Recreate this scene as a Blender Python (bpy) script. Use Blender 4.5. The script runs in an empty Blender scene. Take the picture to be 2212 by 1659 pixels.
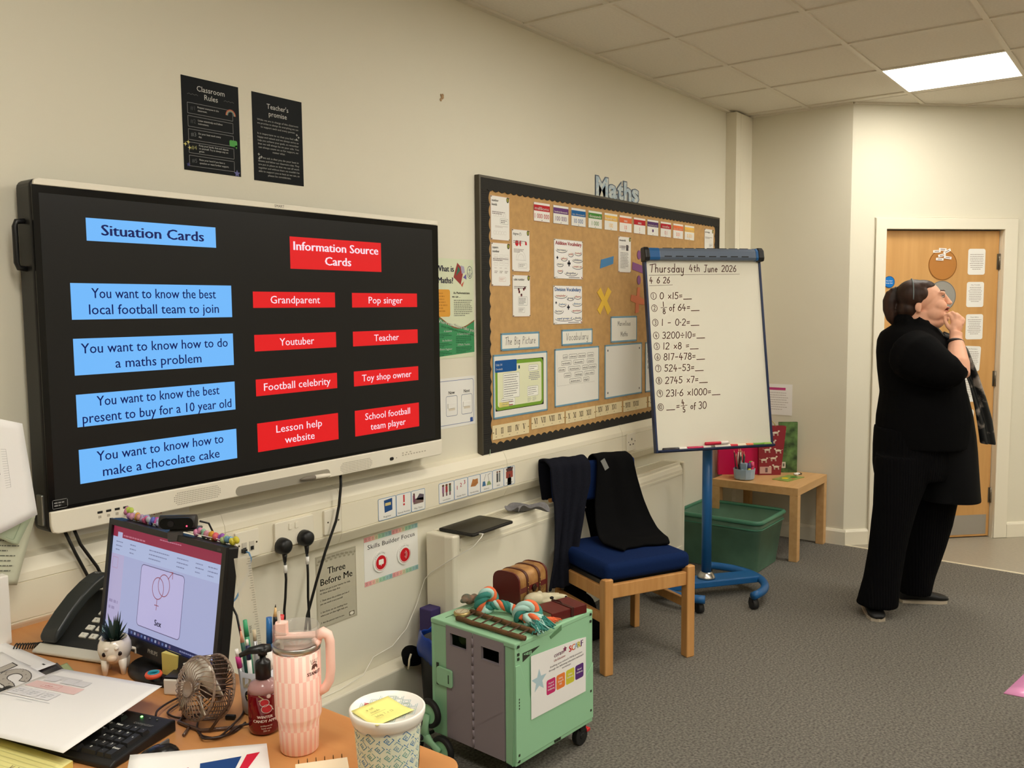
import bpy, bmesh, math, random
from math import sin, cos, pi, radians, sqrt, atan2
from mathutils import Vector, Matrix
random.seed(7)
SC = bpy.context.scene
COL = SC.collection
# ------------------------------------------------------------------ camera, world, exposure
FPX = 1916.04
YAW, PITCH, ROLL = .9272, -.0865, -.0087
_f = Vector((sin(YAW)*cos(PITCH), cos(YAW)*cos(PITCH), sin(PITCH)))
_r = Vector((cos(YAW), -sin(YAW), 0)); _u = _r.cross(_f)
_r2 = _r*cos(ROLL)+_u*sin(ROLL); _u2 = _u*cos(ROLL)-_r*sin(ROLL)
cam_d = bpy.data.cameras.new('camera'); cam_d.sensor_width = 36; cam_d.lens = FPX/2212*36
cam_d.clip_start = .02; cam_d.clip_end = 60
cam = bpy.data.objects.new('camera', cam_d); COL.objects.link(cam)
cam.matrix_world = Matrix(((_r2.x, _u2.x, -_f.x, -3.2467), (_r2.y, _u2.y, -_f.y, -2.3741), (_r2.z, _u2.z, -_f.z, 1.5397), (0, 0, 0, 1)))
SC.camera = cam
W = bpy.data.worlds.new('world'); SC.world = W; W.use_nodes = True
W.node_tree.nodes['Background'].inputs[0].default_value = (.5, .45, .4, 1)
W.node_tree.nodes['Background'].inputs[1].default_value = .05
SC.view_settings.view_transform = 'Standard'; SC.view_settings.look = 'None'
SC.view_settings.exposure = 0.0; SC.view_settings.gamma = 1; SC.view_settings.use_curve_mapping = False
SC.cycles.use_denoising = True; SC.cycles.max_bounces = 8; SC.cycles.diffuse_bounces = 5
SC.cycles.transparent_max_bounces = 12; SC.cycles.caustics_refractive = False; SC.cycles.caustics_reflective = False
SC.cycles.sample_clamp_indirect = 6
LIGHT_RGB = (1.0, .95, .84)          # warm ceiling panels (linear)
LIGHT_W = 17.4
CEIL = 2.77

# ------------------------------------------------------------------ materials
def lin(c):
    return tuple((x/12.92 if x <= .04045 else ((x+.055)/1.055)**2.4) for x in (v/255 for v in c))
_mc = {}
def M(name, rgb, rough=.6, metal=0., spec=.5, noise=0, nscale=20, bump=0, bscale=80, trans=0, alpha=1, coat=0, sheen=0, ior=1.45, stretch=None, rgb2=None):
    if name in _mc: return _mc[name]
    m = bpy.data.materials.new(name); m.use_nodes = True; nt = m.node_tree; b = nt.nodes['Principled BSDF']
    c = lin(rgb)+(1,)
    b.inputs['Base Color'].default_value = c; b.inputs['Roughness'].default_value = rough
    b.inputs['Metallic'].default_value = metal; b.inputs['Specular IOR Level'].default_value = spec
    b.inputs['Transmission Weight'].default_value = trans; b.inputs['Alpha'].default_value = alpha
    b.inputs['Coat Weight'].default_value = coat; b.inputs['IOR'].default_value = ior
    b.inputs['Sheen Weight'].default_value = sheen
    if noise or bump:
        tc = nt.nodes.new('ShaderNodeTexCoord'); src = tc.outputs['Object']
        if stretch:
            mp = nt.nodes.new('ShaderNodeMapping'); mp.inputs['Scale'].default_value = stretch
            nt.links.new(src, mp.inputs[0]); src = mp.outputs[0]
    if noise:
        n = nt.nodes.new('ShaderNodeTexNoise'); n.inputs['Scale'].default_value = nscale; n.inputs['Detail'].default_value = 6
        nt.links.new(src, n.inputs['Vector'])
        r = nt.nodes.new('ShaderNodeValToRGB'); r.color_ramp.elements[0].position = .32; r.color_ramp.elements[1].position = .68
        c2 = lin(rgb2)+(1,) if rgb2 else tuple(x*(1-noise) for x in c[:3])+(1,)
        r.color_ramp.elements[0].color = c2; r.color_ramp.elements[1].color = c if rgb2 else tuple(min(1, x*(1+noise)) for x in c[:3])+(1,)
        nt.links.new(n.outputs['Fac'], r.inputs[0]); nt.links.new(r.outputs[0], b.inputs['Base Color'])
    if bump:
        n = nt.nodes.new('ShaderNodeTexNoise'); n.inputs['Scale'].default_value = bscale; n.inputs['Detail'].default_value = 4
        nt.links.new(src, n.inputs['Vector'])
        bp = nt.nodes.new('ShaderNodeBump'); bp.inputs['Strength'].default_value = bump; bp.inputs['Distance'].default_value = .002
        nt.links.new(n.outputs['Fac'], bp.inputs['Height']); nt.links.new(bp.outputs[0], b.inputs['Normal'])
    _mc[name] = m; return m
def E(name, rgb, strength=1.0, gloss=0):
    if name in _mc: return _mc[name]
    m = bpy.data.materials.new(name); m.use_nodes = True; b = m.node_tree.nodes['Principled BSDF']
    b.inputs['Base Color'].default_value = (.01, .01, .01, 1); b.inputs['Roughness'].default_value = .3
    b.inputs['Emission Color'].default_value = lin(rgb)+(1,); b.inputs['Emission Strength'].default_value = strength; b.inputs['Specular IOR Level'].default_value = .22
    _mc[name] = m; return m
def ink(rgb, gloss=False):
    if isinstance(rgb, bpy.types.Material): return rgb
    return M('ink_%d_%d_%d' % rgb, rgb, rough=.7, spec=.2)
def eink(rgb, s=1.0): return E('screen_%d_%d_%d' % rgb, rgb, s)

# ------------------------------------------------------------------ mesh builder
TINY = {'clamp_mark', 'port_marking', 'speaker_grille', 'side_hole', 'stud', 'tooth', 'drain_hole', 'drawing_pin', 'indicator_unlit', 'jack_opening', 'pin_slot'}
class MB:
    def __init__(s): s.v = []; s.f = []; s.mi = []; s.sm = []; s.cur = 0; s.T = Matrix(); s.smooth = False
    def add(s, vs, fs, smooth=None):
        b = len(s.v); s.v += [tuple(s.T @ Vector(p)) for p in vs]
        for f in fs: s.f.append([b+i for i in f]); s.mi.append(s.cur); s.sm.append(s.smooth if smooth is None else smooth)
        return s
    def box(s, x0, x1, y0, y1, z0, z1, R=None):
        v = [(x, y, z) for z in (z0, z1) for y in (y0, y1) for x in (x0, x1)]
        if R is not None:
            v = [tuple(R @ Vector(p)) for p in v]
        return s.add(v, [(0, 2, 3, 1), (4, 5, 7, 6), (0, 1, 5, 4), (2, 6, 7, 3), (0, 4, 6, 2), (1, 3, 7, 5)], False)
    def cbox(s, c, d, R=None):
        h = Vector(d)/2; T = Matrix.Translation(c) @ (R.to_4x4() if R is not None else Matrix())
        return s.box(-h.x, h.x, -h.y, h.y, -h.z, h.z, T)
    def cyl(s, p0, p1, r0, r1=None, n=20, cap=True):
        r1 = r0 if r1 is None else r1; p0 = Vector(p0); p1 = Vector(p1); d = (p1-p0).normalized()
        a = d.orthogonal().normalized(); b = d.cross(a)
        v = []; f = []
        for p, r in ((p0, r0), (p1, r1)):
            for i in range(n): t = 2*pi*i/n; v.append(p+a*r*cos(t)+b*r*sin(t))
        for i in range(n): j = (i+1) % n; f.append((i, j, n+j, n+i))
        s.add(v, f, True)
        if cap:
            s.add(v, [tuple(range(n))[::-1], tuple(range(n, 2*n))], False)
        return s
    def lathe(s, prof, n=32, c=(0, 0, 0), smooth=True, close=False):
        v = []; f = []; c = Vector(c)
        for r, z in prof:
            for i in range(n): t = 2*pi*i/n; v.append(c+Vector((r*cos(t), r*sin(t), z)))
        m = len(prof)
        for k in range(m if close else m-1):
            k2 = (k+1) % m
            for i in range(n): j = (i+1) % n; f.append((k*n+i, k*n+j, k2*n+j, k2*n+i))
        return s.add(v, f, smooth)
    def tube(s, pts, r, n=8, closed=False, radii=None, cap=True, fl=1.0):
        P = [Vector(p) for p in pts]; m = len(P); v = []; f = []; up = None
        for k in range(m):
            if closed: d = P[(k+1) % m]-P[k-1]
            else: d = P[min(k+1, m-1)]-P[max(k-1, 0)]
            if d.length < 1e-9: d = Vector((0, 0, 1))
            d.normalize()
            if up is None: up = d.orthogonal().normalized()
            up = (up-d*up.dot(d)); up = up.normalized() if up.length > 1e-6 else d.orthogonal().normalized()
            b = d.cross(up); rr = radii[k] if radii else r
            for i in range(n): t = 2*pi*i/n; v.append(P[k]+up*rr*cos(t)+b*rr*fl*sin(t))
        for k in range(m if closed else m-1):
            k2 = (k+1) % m
            for i in range(n): j = (i+1) % n; f.append((k*n+i, k*n+j, k2*n+j, k2*n+i))
        if cap and not closed:
            f.append(tuple(range(n))[::-1]); f.append(tuple(range((m-1)*n, m*n)))
        return s.add(v, f, True)
    def ell(s, c, r, n=20, m=12, R=None):
        v = []; f = []; c = Vector(c)
        for k in range(m+1):
            ph = pi*k/m
            for i in range(n):
                t = 2*pi*i/n; p = Vector((r[0]*sin(ph)*cos(t), r[1]*sin(ph)*sin(t), r[2]*cos(ph)))
                if R is not None: p = R @ p
                v.append(c+p)
        for k in range(m):
            for i in range(n): j = (i+1) % n; f.append((k*n+i, (k+1)*n+i, (k+1)*n+j, k*n+j))
        return s.add(v, f, True)
    def prism(s, poly, h0, h1, fr=None, smooth=False):
        fr = fr or (lambda x, y, h: (x, y, h)); n = len(poly)
        v = [fr(x, y, h0) for x, y in poly]+[fr(x, y, h1) for x, y in poly]
        f = [tuple(range(n))[::-1], tuple(range(n, 2*n))]
        s.add(v, f, False)
        return s.add(v, [(i, (i+1) % n, n+(i+1) % n, n+i) for i in range(n)], smooth)
    def loft(s, rings, smooth=True, cap=True):
        n = len(rings[0]); v = [p for r in rings for p in r]; f = []
        for k in range(len(rings)-1):
            for i in range(n): j = (i+1) % n; f.append((k*n+i, k*n+j, (k+1)*n+j, (k+1)*n+i))
        if cap: f.append(tuple(range(n))[::-1]); f.append(tuple(range((len(rings)-1)*n, len(rings)*n)))
        return s.add(v, f, smooth)
    def grid(s, fn, nu, nv, smooth=True, thick=0):
        v = [fn(i/nu, j/nv) for j in range(nv+1) for i in range(nu+1)]
        f = [(j*(nu+1)+i, j*(nu+1)+i+1, (j+1)*(nu+1)+i+1, (j+1)*(nu+1)+i) for j in range(nv) for i in range(nu)]
        return s.add(v, f, smooth)
    def build(s, name, mats, parent=None, bev=0, seg=2, fix=True, mods=()):
        me = bpy.data.meshes.new(name); me.from_pydata(s.v, [], s.f)
        mats = mats if isinstance(mats, (list, tuple)) else [mats]
        for m in mats: me.materials.append(m)
        me.polygons.foreach_set('material_index', s.mi); me.polygons.foreach_set('use_smooth', s.sm)
        if fix:
            bm = bmesh.new(); bm.from_mesh(me); bmesh.ops.remove_doubles(bm, verts=bm.verts, dist=1e-6)
            bmesh.ops.recalc_face_normals(bm, faces=bm.faces); bm.to_mesh(me); bm.free()
        me.update()
        o = bpy.data.objects.new(name, me); COL.objects.link(o)
        if parent is not None: o.parent = parent
        if name in TINY: o['kind'] = 'stuff'
        if bev:
            b = o.modifiers.new('bevel', 'BEVEL'); b.width = bev; b.segments = seg; b.limit_method = 'ANGLE'; b.angle_limit = radians(40)
            b.harden_normals = False
        for t, kw in mods:
            mo = o.modifiers.new(t.lower(), t)
            for k, val in kw.items(): setattr(mo, k, val)
        return o
def tag(o, label=None, cat=None, group=None, kind=None):
    for k, v in (('label', label), ('category', cat), ('group', group), ('kind', kind)):
        if v: o[k] = v
    return o
def thing(name, label, cat, loc=(0, 0, 0), rz=0, group=None, rot=None):
    o = bpy.data.objects.new(name, None); COL.objects.link(o); o.location = loc
    o.rotation_euler = rot if rot else (0, 0, rz); o.empty_display_size = .05
    return tag(o, label, cat, group)
def struct(o): return tag(o, kind='structure')
def cp(o, parent=None):
    c = o.copy(); COL.objects.link(c); c.parent = parent; return c
def rrect(x0, y0, x1, y1, r, n=4):
    p = []
    for cx, cy, a in ((x1-r, y0+r, -90), (x1-r, y1-r, 0), (x0+r, y1-r, 90), (x0+r, y0+r, 180)):
        for k in range(n+1): t = radians(a+90*k/n); p.append((cx+r*cos(t), cy+r*sin(t)))
    return p
def box_obj(name, mat, parent, x0, x1, y0, y1, z0, z1, bev=0, seg=2):
    return MB().box(x0, x1, y0, y1, z0, z1).build(name, mat, parent, bev, seg)

# ------------------------------------------------------------------ text and print
_tc = {}
def tgeo(s, bold=0):
    k = (s, bold)
    if k not in _tc:
        c = bpy.data.curves.new('t', 'FONT'); c.body = s; c.size = 1; c.resolution_u = 2; c.offset = bold
        o = bpy.data.objects.new('t', c); m = bpy.data.meshes.new_from_object(o)
        v = [(p.co.x, p.co.y) for p in m.vertices]; f = [list(p.vertices) for p in m.polygons]
        bpy.data.objects.remove(o); bpy.data.meshes.remove(m); bpy.data.curves.remove(c)
        w = (min(p[0] for p in v), max(p[0] for p in v)) if v else (0, .3)
        _tc[k] = (v, f, w)
    return _tc[k]
# single-line handwriting, glyphs drawn on a 0..1 high grid
def _arc(cx, cy, rx, ry, a0, a1, n=10): return [(cx+rx*cos(radians(a0+(a1-a0)*i/n)), cy+ry*sin(radians(a0+(a1-a0)*i/n))) for i in range(n+1)]
HW = {
'0': (.55, [_arc(.27, .5, .24, .5, 90, 450, 16)]), '1': (.25, [[(.12, 0), (.12, 1)]]),
'2': (.55, [_arc(.26, .74, .22, .25, 160, -30)+[(.04, 0), (.5, .02)]]),
'3': (.5, [_arc(.22, .75, .2, .24, 140, -90, 10)+_arc(.22, .26, .22, .26, 90, -140, 10)]),
'4': (.55, [[(.22, 1), (.04, .35), (.5, .35)], [(.34, .62), (.32, -.05)]]),
'5': (.52, [[(.46, 1), (.12, 1), (.1, .6)]+_arc(.22, .32, .24, .3, 110, -140)]),
'6': (.52, [[(.4, 1), (.14, .6)]+_arc(.26, .27, .22, .27, 170, 530, 14)]),
'7': (.5, [[(.03, .98), (.46, .98), (.2, 0)]]),
'8': (.52, [_arc(.26, .76, .17, .23, 270, 630, 14)+_arc(.26, .26, .22, .27, 90, 450, 14)]),
'9': (.5, [_arc(.24, .72, .2, .26, 20, 380, 14)+[(.4, 0)]]),
'x': (.5, [[(.06, .1), (.42, .62)], [(.42, .62), (.42, .62)], [(.05, .62), (.43, .08)]]),
'=': (.5, [[(.05, .55), (.42, .6)], [(.05, .3), (.42, .34)]]), '-': (.5, [[(.06, .42), (.42, .44)]]),
'/': (.6, [[(.05, .45), (.52, .47)], _arc(.28, .75, .03, .03, 0, 360, 6), _arc(.28, .15, .03, .03, 0, 360, 6)]),
'.': (.2, [_arc(.08, .08, .03, .03, 0, 360, 6)]), ',': (.2, [_arc(.08, .45, .03, .03, 0, 360, 6)]), '_': (1.3, [[(.05, -.05), (1.2, -.03)]]), ' ': (.4, []),
'T': (.55, [[(0, .9), (.6, 1.02)], [(.3, .97), (.24, 0)]]), 'J': (.5, [[(.1, 1), (.5, 1)], [(.34, 1), (.3, .15)]+_arc(.16, .14, .14, .14, 0, -140)]),
'h': (.45, [[(.06, 1.05), (.06, 0)], [(.06, .3)]+_arc(.22, .36, .15, .2, 150, 0)+[(.37, 0)]]),
'u': (.45, [[(.05, .55), (.06, .2)]+_arc(.2, .16, .14, .16, 190, 350)+[(.36, .55), (.38, 0)]]),
'r': (.35, [[(.06, .55), (.06, 0)], [(.06, .35)]+_arc(.2, .38, .13, .15, 160, 60)]),
's': (.38, [[(.3, .5)]+_arc(.17, .42, .12, .12, 60, 230, 6)+_arc(.16, .14, .14, .14, 60, -150, 6)]),
'd': (.48, [_arc(.2, .27, .17, .26, 30, 390, 12), [(.38, 1.05), (.38, 0)]]),
'a': (.46, [_arc(.2, .27, .17, .26, 30, 390, 12), [(.38, .55), (.4, 0)]]),
'y': (.46, [[(.05, .55), (.08, .2)]+_arc(.2, .18, .13, .16, 190, 350)+[(.37, .55), (.34, -.25)]+_arc(.2, -.25, .14, .15, 0, -150)]),
't': (.34, [[(.15, .9), (.14, .15), (.24, .02), (.3, .06)], [(.02, .6), (.3, .62)]]),
'n': (.45, [[(.06, .55), (.06, 0)], [(.06, .3)]+_arc(.22, .36, .15, .2, 150, 0)+[(.37, 0)]]),
'e': (.42, [[(.06, .28), (.34, .34)]+_arc(.2, .28, .15, .26, 20, 320, 12)]),
'o': (.45, [_arc(.2, .27, .17, .27, 90, 450, 12)]), 'f': (.36, [_arc(.24, .85, .12, .15, 60, 180)+[(.12, -.2)], [(.02, .52), (.28, .54)]]),
'b': (.45, [[(.06, 1.05), (.06, .05)], _arc(.22, .27, .16, .26, 170, -170, 12)]), 'c': (.4, [_arc(.2, .27, .16, .27, 50, 320, 10)]),
'g': (.46, [_arc(.2, .27, .17, .26, 30, 390, 12), [(.38, .55), (.37, -.25)]+_arc(.22, -.25, .14, .15, 0, -150)]),
'i': (.2, [[(.08, .55), (.08, 0)], _arc(.08, .8, .02, .02, 0, 360, 5)]), 'l': (.22, [[(.08, 1.05), (.08, .1), (.16, 0)]]),
'v': (.42, [[(.03, .55), (.18, 0), (.34, .55)]]), 'P': (.5, [[(.08, 1), (.08, 0)], [(.08, .98)]+_arc(.2, .75, .2, .24, 80, -90)+[(.08, .5)]]),
'B': (.5, [[(.08, 1), (.08, 0)], [(.08, .98)]+_arc(.2, .76, .17, .23, 80, -90)+[(.08, .52)]+_arc(.2, .26, .22, .25, 90, -90)+[(.08, .01)]]),
'V': (.55, [[(.03, 1), (.24, 0), (.48, 1)]]), 'M': (.7, [[(.05, 0), (.1, 1), (.32, .3), (.56, 1), (.6, 0)]]),
'(': (.2, []), 'A': (.55, [[(.03, 0), (.26, 1), (.48, 0)], [(.12, .35), (.4, .35)]]), 'I': (.22, [[(.1, 0), (.1, 1)]]),
}
class P2:
    """flat print on a sheet: x right, y up, metres, in thin ink layers"""
    def __init__(s): s.v = []; s.f = []; s.mi = []; s.mats = []; s.l = 1; s.lift = .0002
    def _m(s, c):
        m = ink(c)
        if m not in s.mats: s.mats.append(m)
        return s.mats.index(m)
    def geo(s, v, f, c, l=None):
        b = len(s.v); h = (l if l is not None else s.l)*s.lift; s.v += [(x, y, h) for x, y in v]
        mi = s._m(c)
        for q in f: s.f.append([b+i for i in q]); s.mi.append(mi)
    def poly(s, pts, c, l=None): s.geo(pts, [list(range(len(pts)))], c, l)
    def rect(s, x0, y0, x1, y1, c, l=None): s.poly([(x0, y0), (x1, y0), (x1, y1), (x0, y1)], c, l)
    def grd(s, x0, y0, x1, y1, c, l=None, nx=8, ny=8):
        v = [(x0+(x1-x0)*i/nx, y0+(y1-y0)*j/ny) for j in range(ny+1) for i in range(nx+1)]
        s.geo(v, [(j*(nx+1)+i, j*(nx+1)+i+1, (j+1)*(nx+1)+i+1, (j+1)*(nx+1)+i) for j in range(ny) for i in range(nx)], c, l)
    def rr(s, x0, y0, x1, y1, r, c, l=None): s.poly(rrect(x0, y0, x1, y1, r), c, l)
    def ell(s, cx, cy, rx, ry, c, l=None, n=20): s.poly([(cx+rx*cos(2*pi*i/n), cy+ry*sin(2*pi*i/n)) for i in range(n)], c, l)
    def line(s, pts, w, c, l=None, closed=False):
        pts = list(pts); v = []; f = []
        if closed: pts = pts+[pts[0]]
        for i in range(len(pts)-1):
            a = Vector(pts[i]); b = Vector(pts[i+1]); d = b-a
            if d.length < 1e-7: continue
            d.normalize(); n = Vector((-d.y, d.x))*w/2; e = d*w*.35; k = len(v)
            v += [tuple(a-e-n), tuple(b+e-n), tuple(b+e+n), tuple(a-e+n)]; f.append((k, k+1, k+2, k+3))
        s.geo(v, f, c, l)
    def frame(s, x0, y0, x1, y1, r, w, c, l=None): s.line(rrect(x0, y0, x1, y1, r), w, c, l, True)
    def text(s, t, x, y, h, c, al='c', bold=0, width=None, l=None, rot=0, it=0):
        if bold:
            d = bold*h*1.7; s.text(t, x-d, y, h, c, al, 0, width, l, rot, it); x += d
        v, f, (a, b) = tgeo(t, 0); k = h/.69; kx = k
        if width: kx = width/(b-a)
        ox = {'c': -(a+b)/2, 'l': -a, 'r': -b}[al]*kx; cr, sr = cos(rot), sin(rot)
        o = [((px*kx+ox+it*py*k), py*k) for px, py in v]
        s.geo([(x+p*cr-q*sr, y+p*sr+q*cr) for p, q in o], f, c, (l if l is not None else s.l)+1)
    def hand(s, t, x, y, h, w, c, l=None, sx=1.0, sl=0.0, sp=.1, base=0.0):
        cx = x
        for ch in t:
            adv, st = HW.get(ch, HW[' '])
            for q in st: s.line([(cx+px*h*sx+py*h*sl, y+py*h+(cx-x)*base) for px, py in q], w, c, (l if l is not None else s.l)+1)
            cx += (adv+sp)*h*sx
        return cx
    def lines(s, x0, y0, x1, y1, n, c, fill=.45, seed=0, al='l', last=.6, l=None):
        """rows of print too small to read"""
        R = random.Random(seed); H = (y1-y0)/n
        for i in range(n):
            yb = y1-H*(i+1)+H*(1-fill)/2; W_ = (x1-x0)*(R.uniform(.8, 1) if i < n-1 else last); x = x0 if al == 'l' else (x0+x1-W_)/2; xe = x+W_
            while x < xe:
                w = min(R.uniform(1.2, 4)*H*fill, xe-x); s.rect(x, yb, x+w, yb+H*fill, c, (l if l is not None else s.l)+1); x += w+H*fill*.6
    def star(s, cx, cy, r, c, l=None, n=5, k=.45, a0=90):
        s.poly([(cx+(r if i % 2 == 0 else r*k)*cos(radians(a0+180*i/n)), cy+(r if i % 2 == 0 else r*k)*sin(radians(a0+180*i/n))) for i in range(2*n)], c, l)
    def build(s, name, parent, fr=None, label=None):
        fr = fr or (lambda x, y, h: (x, -h, y))
        me = bpy.data.meshes.new(name); me.from_pydata([fr(*p) for p in s.v], [], s.f)
        for m in s.mats: me.materials.append(m)
        me.polygons.foreach_set('material_index', s.mi); me.update()
        o = bpy.data.objects.new(name, me); COL.objects.link(o); o.parent = parent
        if label: o['label'] = label
        return o
PAPER = M('paper_white', (240, 238, 236), .65, spec=.3, bump=.05, bscale=40)
LAM = M('laminated_paper', (236, 235, 230), .22, spec=.5, bump=.12, bscale=14)
def sheet(name, label, cat, x, z, w, h, y=0., mat=None, th=.0012, group=None, rot=0, rad=0, bow=0):
    """a card on the main wall plane; origin bottom-left, x right, z up, facing -y"""
    m = mat or PAPER
    mb = MB()
    if rad: mb.prism(rrect(0, 0, w, h, rad), 0, th, lambda a, b, c: (a, -c, b))
    else: mb.box(0, w, -th, 0, 0, h)
    o = mb.build(name, m); o.location = (x, y, z); o.rotation_euler = (0, rot, 0)
    return tag(o, label, cat, group)
def shp(th=.0012): return lambda x, y, h: (x, -th-h, y)
# ------------------------------------------------------------------ room
WALL = M('wall_paint', (223, 218, 200), .75, spec=.25, bump=.12, bscale=55)
TRIM = M('trim_gloss', (232, 226, 208), .35, spec=.4)
PLAST = M('cream_plastic', (230, 223, 202), .3, spec=.5)
CARPET = M('carpet_grey', (112, 108, 101), .95, spec=.05, noise=.42, nscale=110, bump=.8, bscale=420)
VINYL = M('vinyl_floor', (160, 152, 136), .35, spec=.4, noise=.06, nscale=60)
CTILE = M('ceiling_tile', (232, 227, 216), .9, spec=.1, noise=.03, nscale=90)
CGRID = M('ceiling_grid', (226, 220, 206), .5)
BLACK = M('black_plastic', (22, 22, 23), .4)
STEEL = M('brushed_steel', (190, 188, 184), .3, metal=1)
GLASSBLK = M('screen_glass', (7, 7, 8), .14, spec=.3)
def wallobj(name, pieces, mat=WALL):
    mb = MB()
    for p in pieces: mb.box(*p)
    return struct(mb.build(name, mat))
wallobj('wall_left', [(-5.4, 2.49, 0, .12, 0, 2.9)])
wallobj('wall_far', [(2.49, 2.61, -.716, .12, 0, 2.9)])
wallobj('wall_rear', [(-5.52, -5.4, -6, .12, 0, 2.9)])
wallobj('wall_near', [(-5.52, 4.2, -6.12, -6, 0, 2.9)])
wallobj('wall_right', [(4.05, 4.17, -6, -2.27, 0, 2.9)])
DW = (2.49, -.716, 0)
o = wallobj('wall_door', [(0, .2, 0, .12, 0, 2.9), (.2, 1.08, 0, .12, 2.03, 2.9), (1.08, 2.2, 0, .12, 0, 2.9)]); o.location = DW; o.rotation_euler = (0, 0, -pi/4)
fl = [(-5.4, 0), (2.49, 0), (2.487, -.72), (2.44, -1.74), (2.44, -6), (-5.4, -6)]
mb = MB(); mb.prism(fl, -.06, 0); struct(mb.build('floor', CARPET))
vn = [(2.487, -.72), (2.7, -.5), (4.2, -.5), (4.2, -6), (2.44, -6), (2.44, -1.74)]
mb = MB(); mb.prism(vn, -.06, -.001); struct(mb.build('floor', VINYL))
mb = MB(); mb.loft([[(x-.008, y, -.002), (x+.008, y, -.002), (x+.006, y, .004), (x-.006, y, .004)] for x, y in ((2.487, -.735), (2.44, -1.74), (2.44, -6))], smooth=False)
struct(mb.build('trim_1', M('edging_strip', (235, 225, 200), .35)))
# ceiling: concrete slab over a suspended grid of lay-in tiles
slab = struct(MB().box(-5.52, 4.2, -6.12, .12, 2.84, 2.92).build('ceiling', CTILE))
LIGHTS = [(x, y) for y in (-1.0465, -2.2465, -3.4465, -4.6465) for x in (1.8, -.6, -3.)]  # first panel is seen; unseen ones assumed, with rows added as fill light
lset = {(round(x, 2), round(y, 2)) for x, y in LIGHTS}
tm = {}
def ctile(x0, x1, y0, y1):
    k = (round(x1-x0, 3), round(y1-y0, 3))
    if k not in tm:
        w, d = x1-x0, y1-y0
        tm[k] = MB().box(.004, w-.004, .004, d-.004, 0, .015).build('ceiling_tile', CTILE)
        o = tm[k]; o.parent = slab
    else: o = cp(tm[k], slab)
    o.location = (x0, y0, CEIL+.007)
xs = [-5.4]+[.6*i for i in range(-8, 5)]+[2.49]
xs = xs[:-1]+[2.49, 3.0, 3.6, 4.05]
ys = [0]+[-.4465-.6*k for k in range(9)]+[-6]
for i in range(len(xs)-1):
    for j in range(len(ys)-1):
        if (round(xs[i], 2), round(ys[j], 2)) in lset: continue
        if xs[i] >= 2.48 and ys[j+1]-(-.716) > -(xs[i]-2.49)+.02: continue
        ctile(xs[i], xs[i+1], ys[j+1], ys[j])
mb = MB()
for x in xs[1:]:
    if abs(x-2.49) > .01: mb.box(x-.012, x+.012, -6, 0 if x < 2.48 else min(0, -.716-(x-2.49)), CEIL, CEIL+.012)
for y in ys[1:-1]: mb.box(-5.4, 2.49 if y > -.716 else 2.49-(y+.716), y-.012, y+.012, CEIL+.0005, CEIL+.0125)
mb.box(-5.4, 2.49, -.026, 0, CEIL-.004, CEIL+.012); mb.box(2.464, 2.49, -.716, 0, CEIL-.004, CEIL+.012)
mb.build('ceiling_grid', CGRID, slab)
mb = MB().box(0, 2.2, -.024, 0, CEIL-.004, CEIL+.012); o = mb.build('trim_2', CGRID); o.location = DW; o.rotation_euler = (0, 0, -pi/4); struct(o)
PANEL = E('lit_panel', (255, 255, 255), 1); b_ = PANEL.node_tree.nodes['Principled BSDF']
b_.inputs['Emission Color'].default_value = LIGHT_RGB+(1,); b_.inputs['Emission Strength'].default_value = LIGHT_W
lp = None
for k, (x, y) in enumerate(LIGHTS):
    lb = ['square white lit panel in the ceiling above the door', 'lit ceiling panel outside the picture'][0 if k == 0 else 1]
    t = thing('ceiling_light', lb, 'light', (x, y-.6, CEIL), group=None if k == 0 else 'ceiling panels outside the picture')
    if lp is None:
        a = MB().box(.012, .588, .012, .588, .0, .006).build('diffuser', PANEL, t)
        b = MB().box(.0, .6, .0, .6, .0061, .03).build('housing', CGRID, t); lp = (a, b)
    else:
        for q in lp: cp(q, t)
# baseboards
def skirt(name, L, loc, rz, x0=0):
    mb = MB(); mb.prism([(0, 0), (-.016, 0), (-.016, .085), (-.008, .1), (0, .1)], x0, L, lambda a, b, h: (h, a, b)); o = mb.build(name, TRIM); o.location = loc; o.rotation_euler = (0, 0, rz); return struct(o)
skirt('baseboard_far', .732, (2.49, 0, 0), -pi/2)
skirt('baseboard_door', .162, DW, -pi/4); skirt('baseboard_door', 2.2, DW, -pi/4, 1.14)
skirt('baseboard_right', 3.7, (4.05, -2.27, 0), -pi/2)
struct(MB().box(-5.4, -.62, -.085, 0, 0, .187).build('baseboard_left', TRIM, bev=.006))
struct(MB().box(2.23, 2.49, -.07, 0, 0, 2.765).box(2.30, 2.303, -.0715, -.069, 0, 2.765).build('trim_3', TRIM, bev=.003))
# door
dr = thing('door_1', None, None, DW, -pi/4); dr['kind'] = 'structure'
DOORW = M('door_veneer', (206, 150, 82), .35, spec=.4, noise=.0, rgb2=(188, 132, 66), nscale=2.2, stretch=(9, 9, .8))
DOORW = M('door_veneer2', (208, 160, 100), .35, spec=.4, noise=.1, rgb2=(194, 146, 86), nscale=2.5, stretch=(7, 7, .7))
mb = MB()
mb.box(.163, .235, -.018, 0, 0, 2.075); mb.box(1.045, 1.138, -.018, 0, 0, 2.075); mb.box(.163, 1.138, -.0181, 0, 2.005, 2.075)
mb.box(.2, .235, 0, .12, 0, 2.005); mb.box(1.045, 1.08, 0, .12, 0, 2.005); mb.box(.2, 1.08, .0, .12, 2.005, 2.03)
mb.build('door_frame', TRIM, dr, bev=.004)
lf = MB().box(.238, 1.042, .03, .074, .006, 2.0).build('door_leaf', DOORW, dr, bev=.002)
mb = MB(); mb.box(.36, 1.02, .0285, .03, .02, .15)
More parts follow.
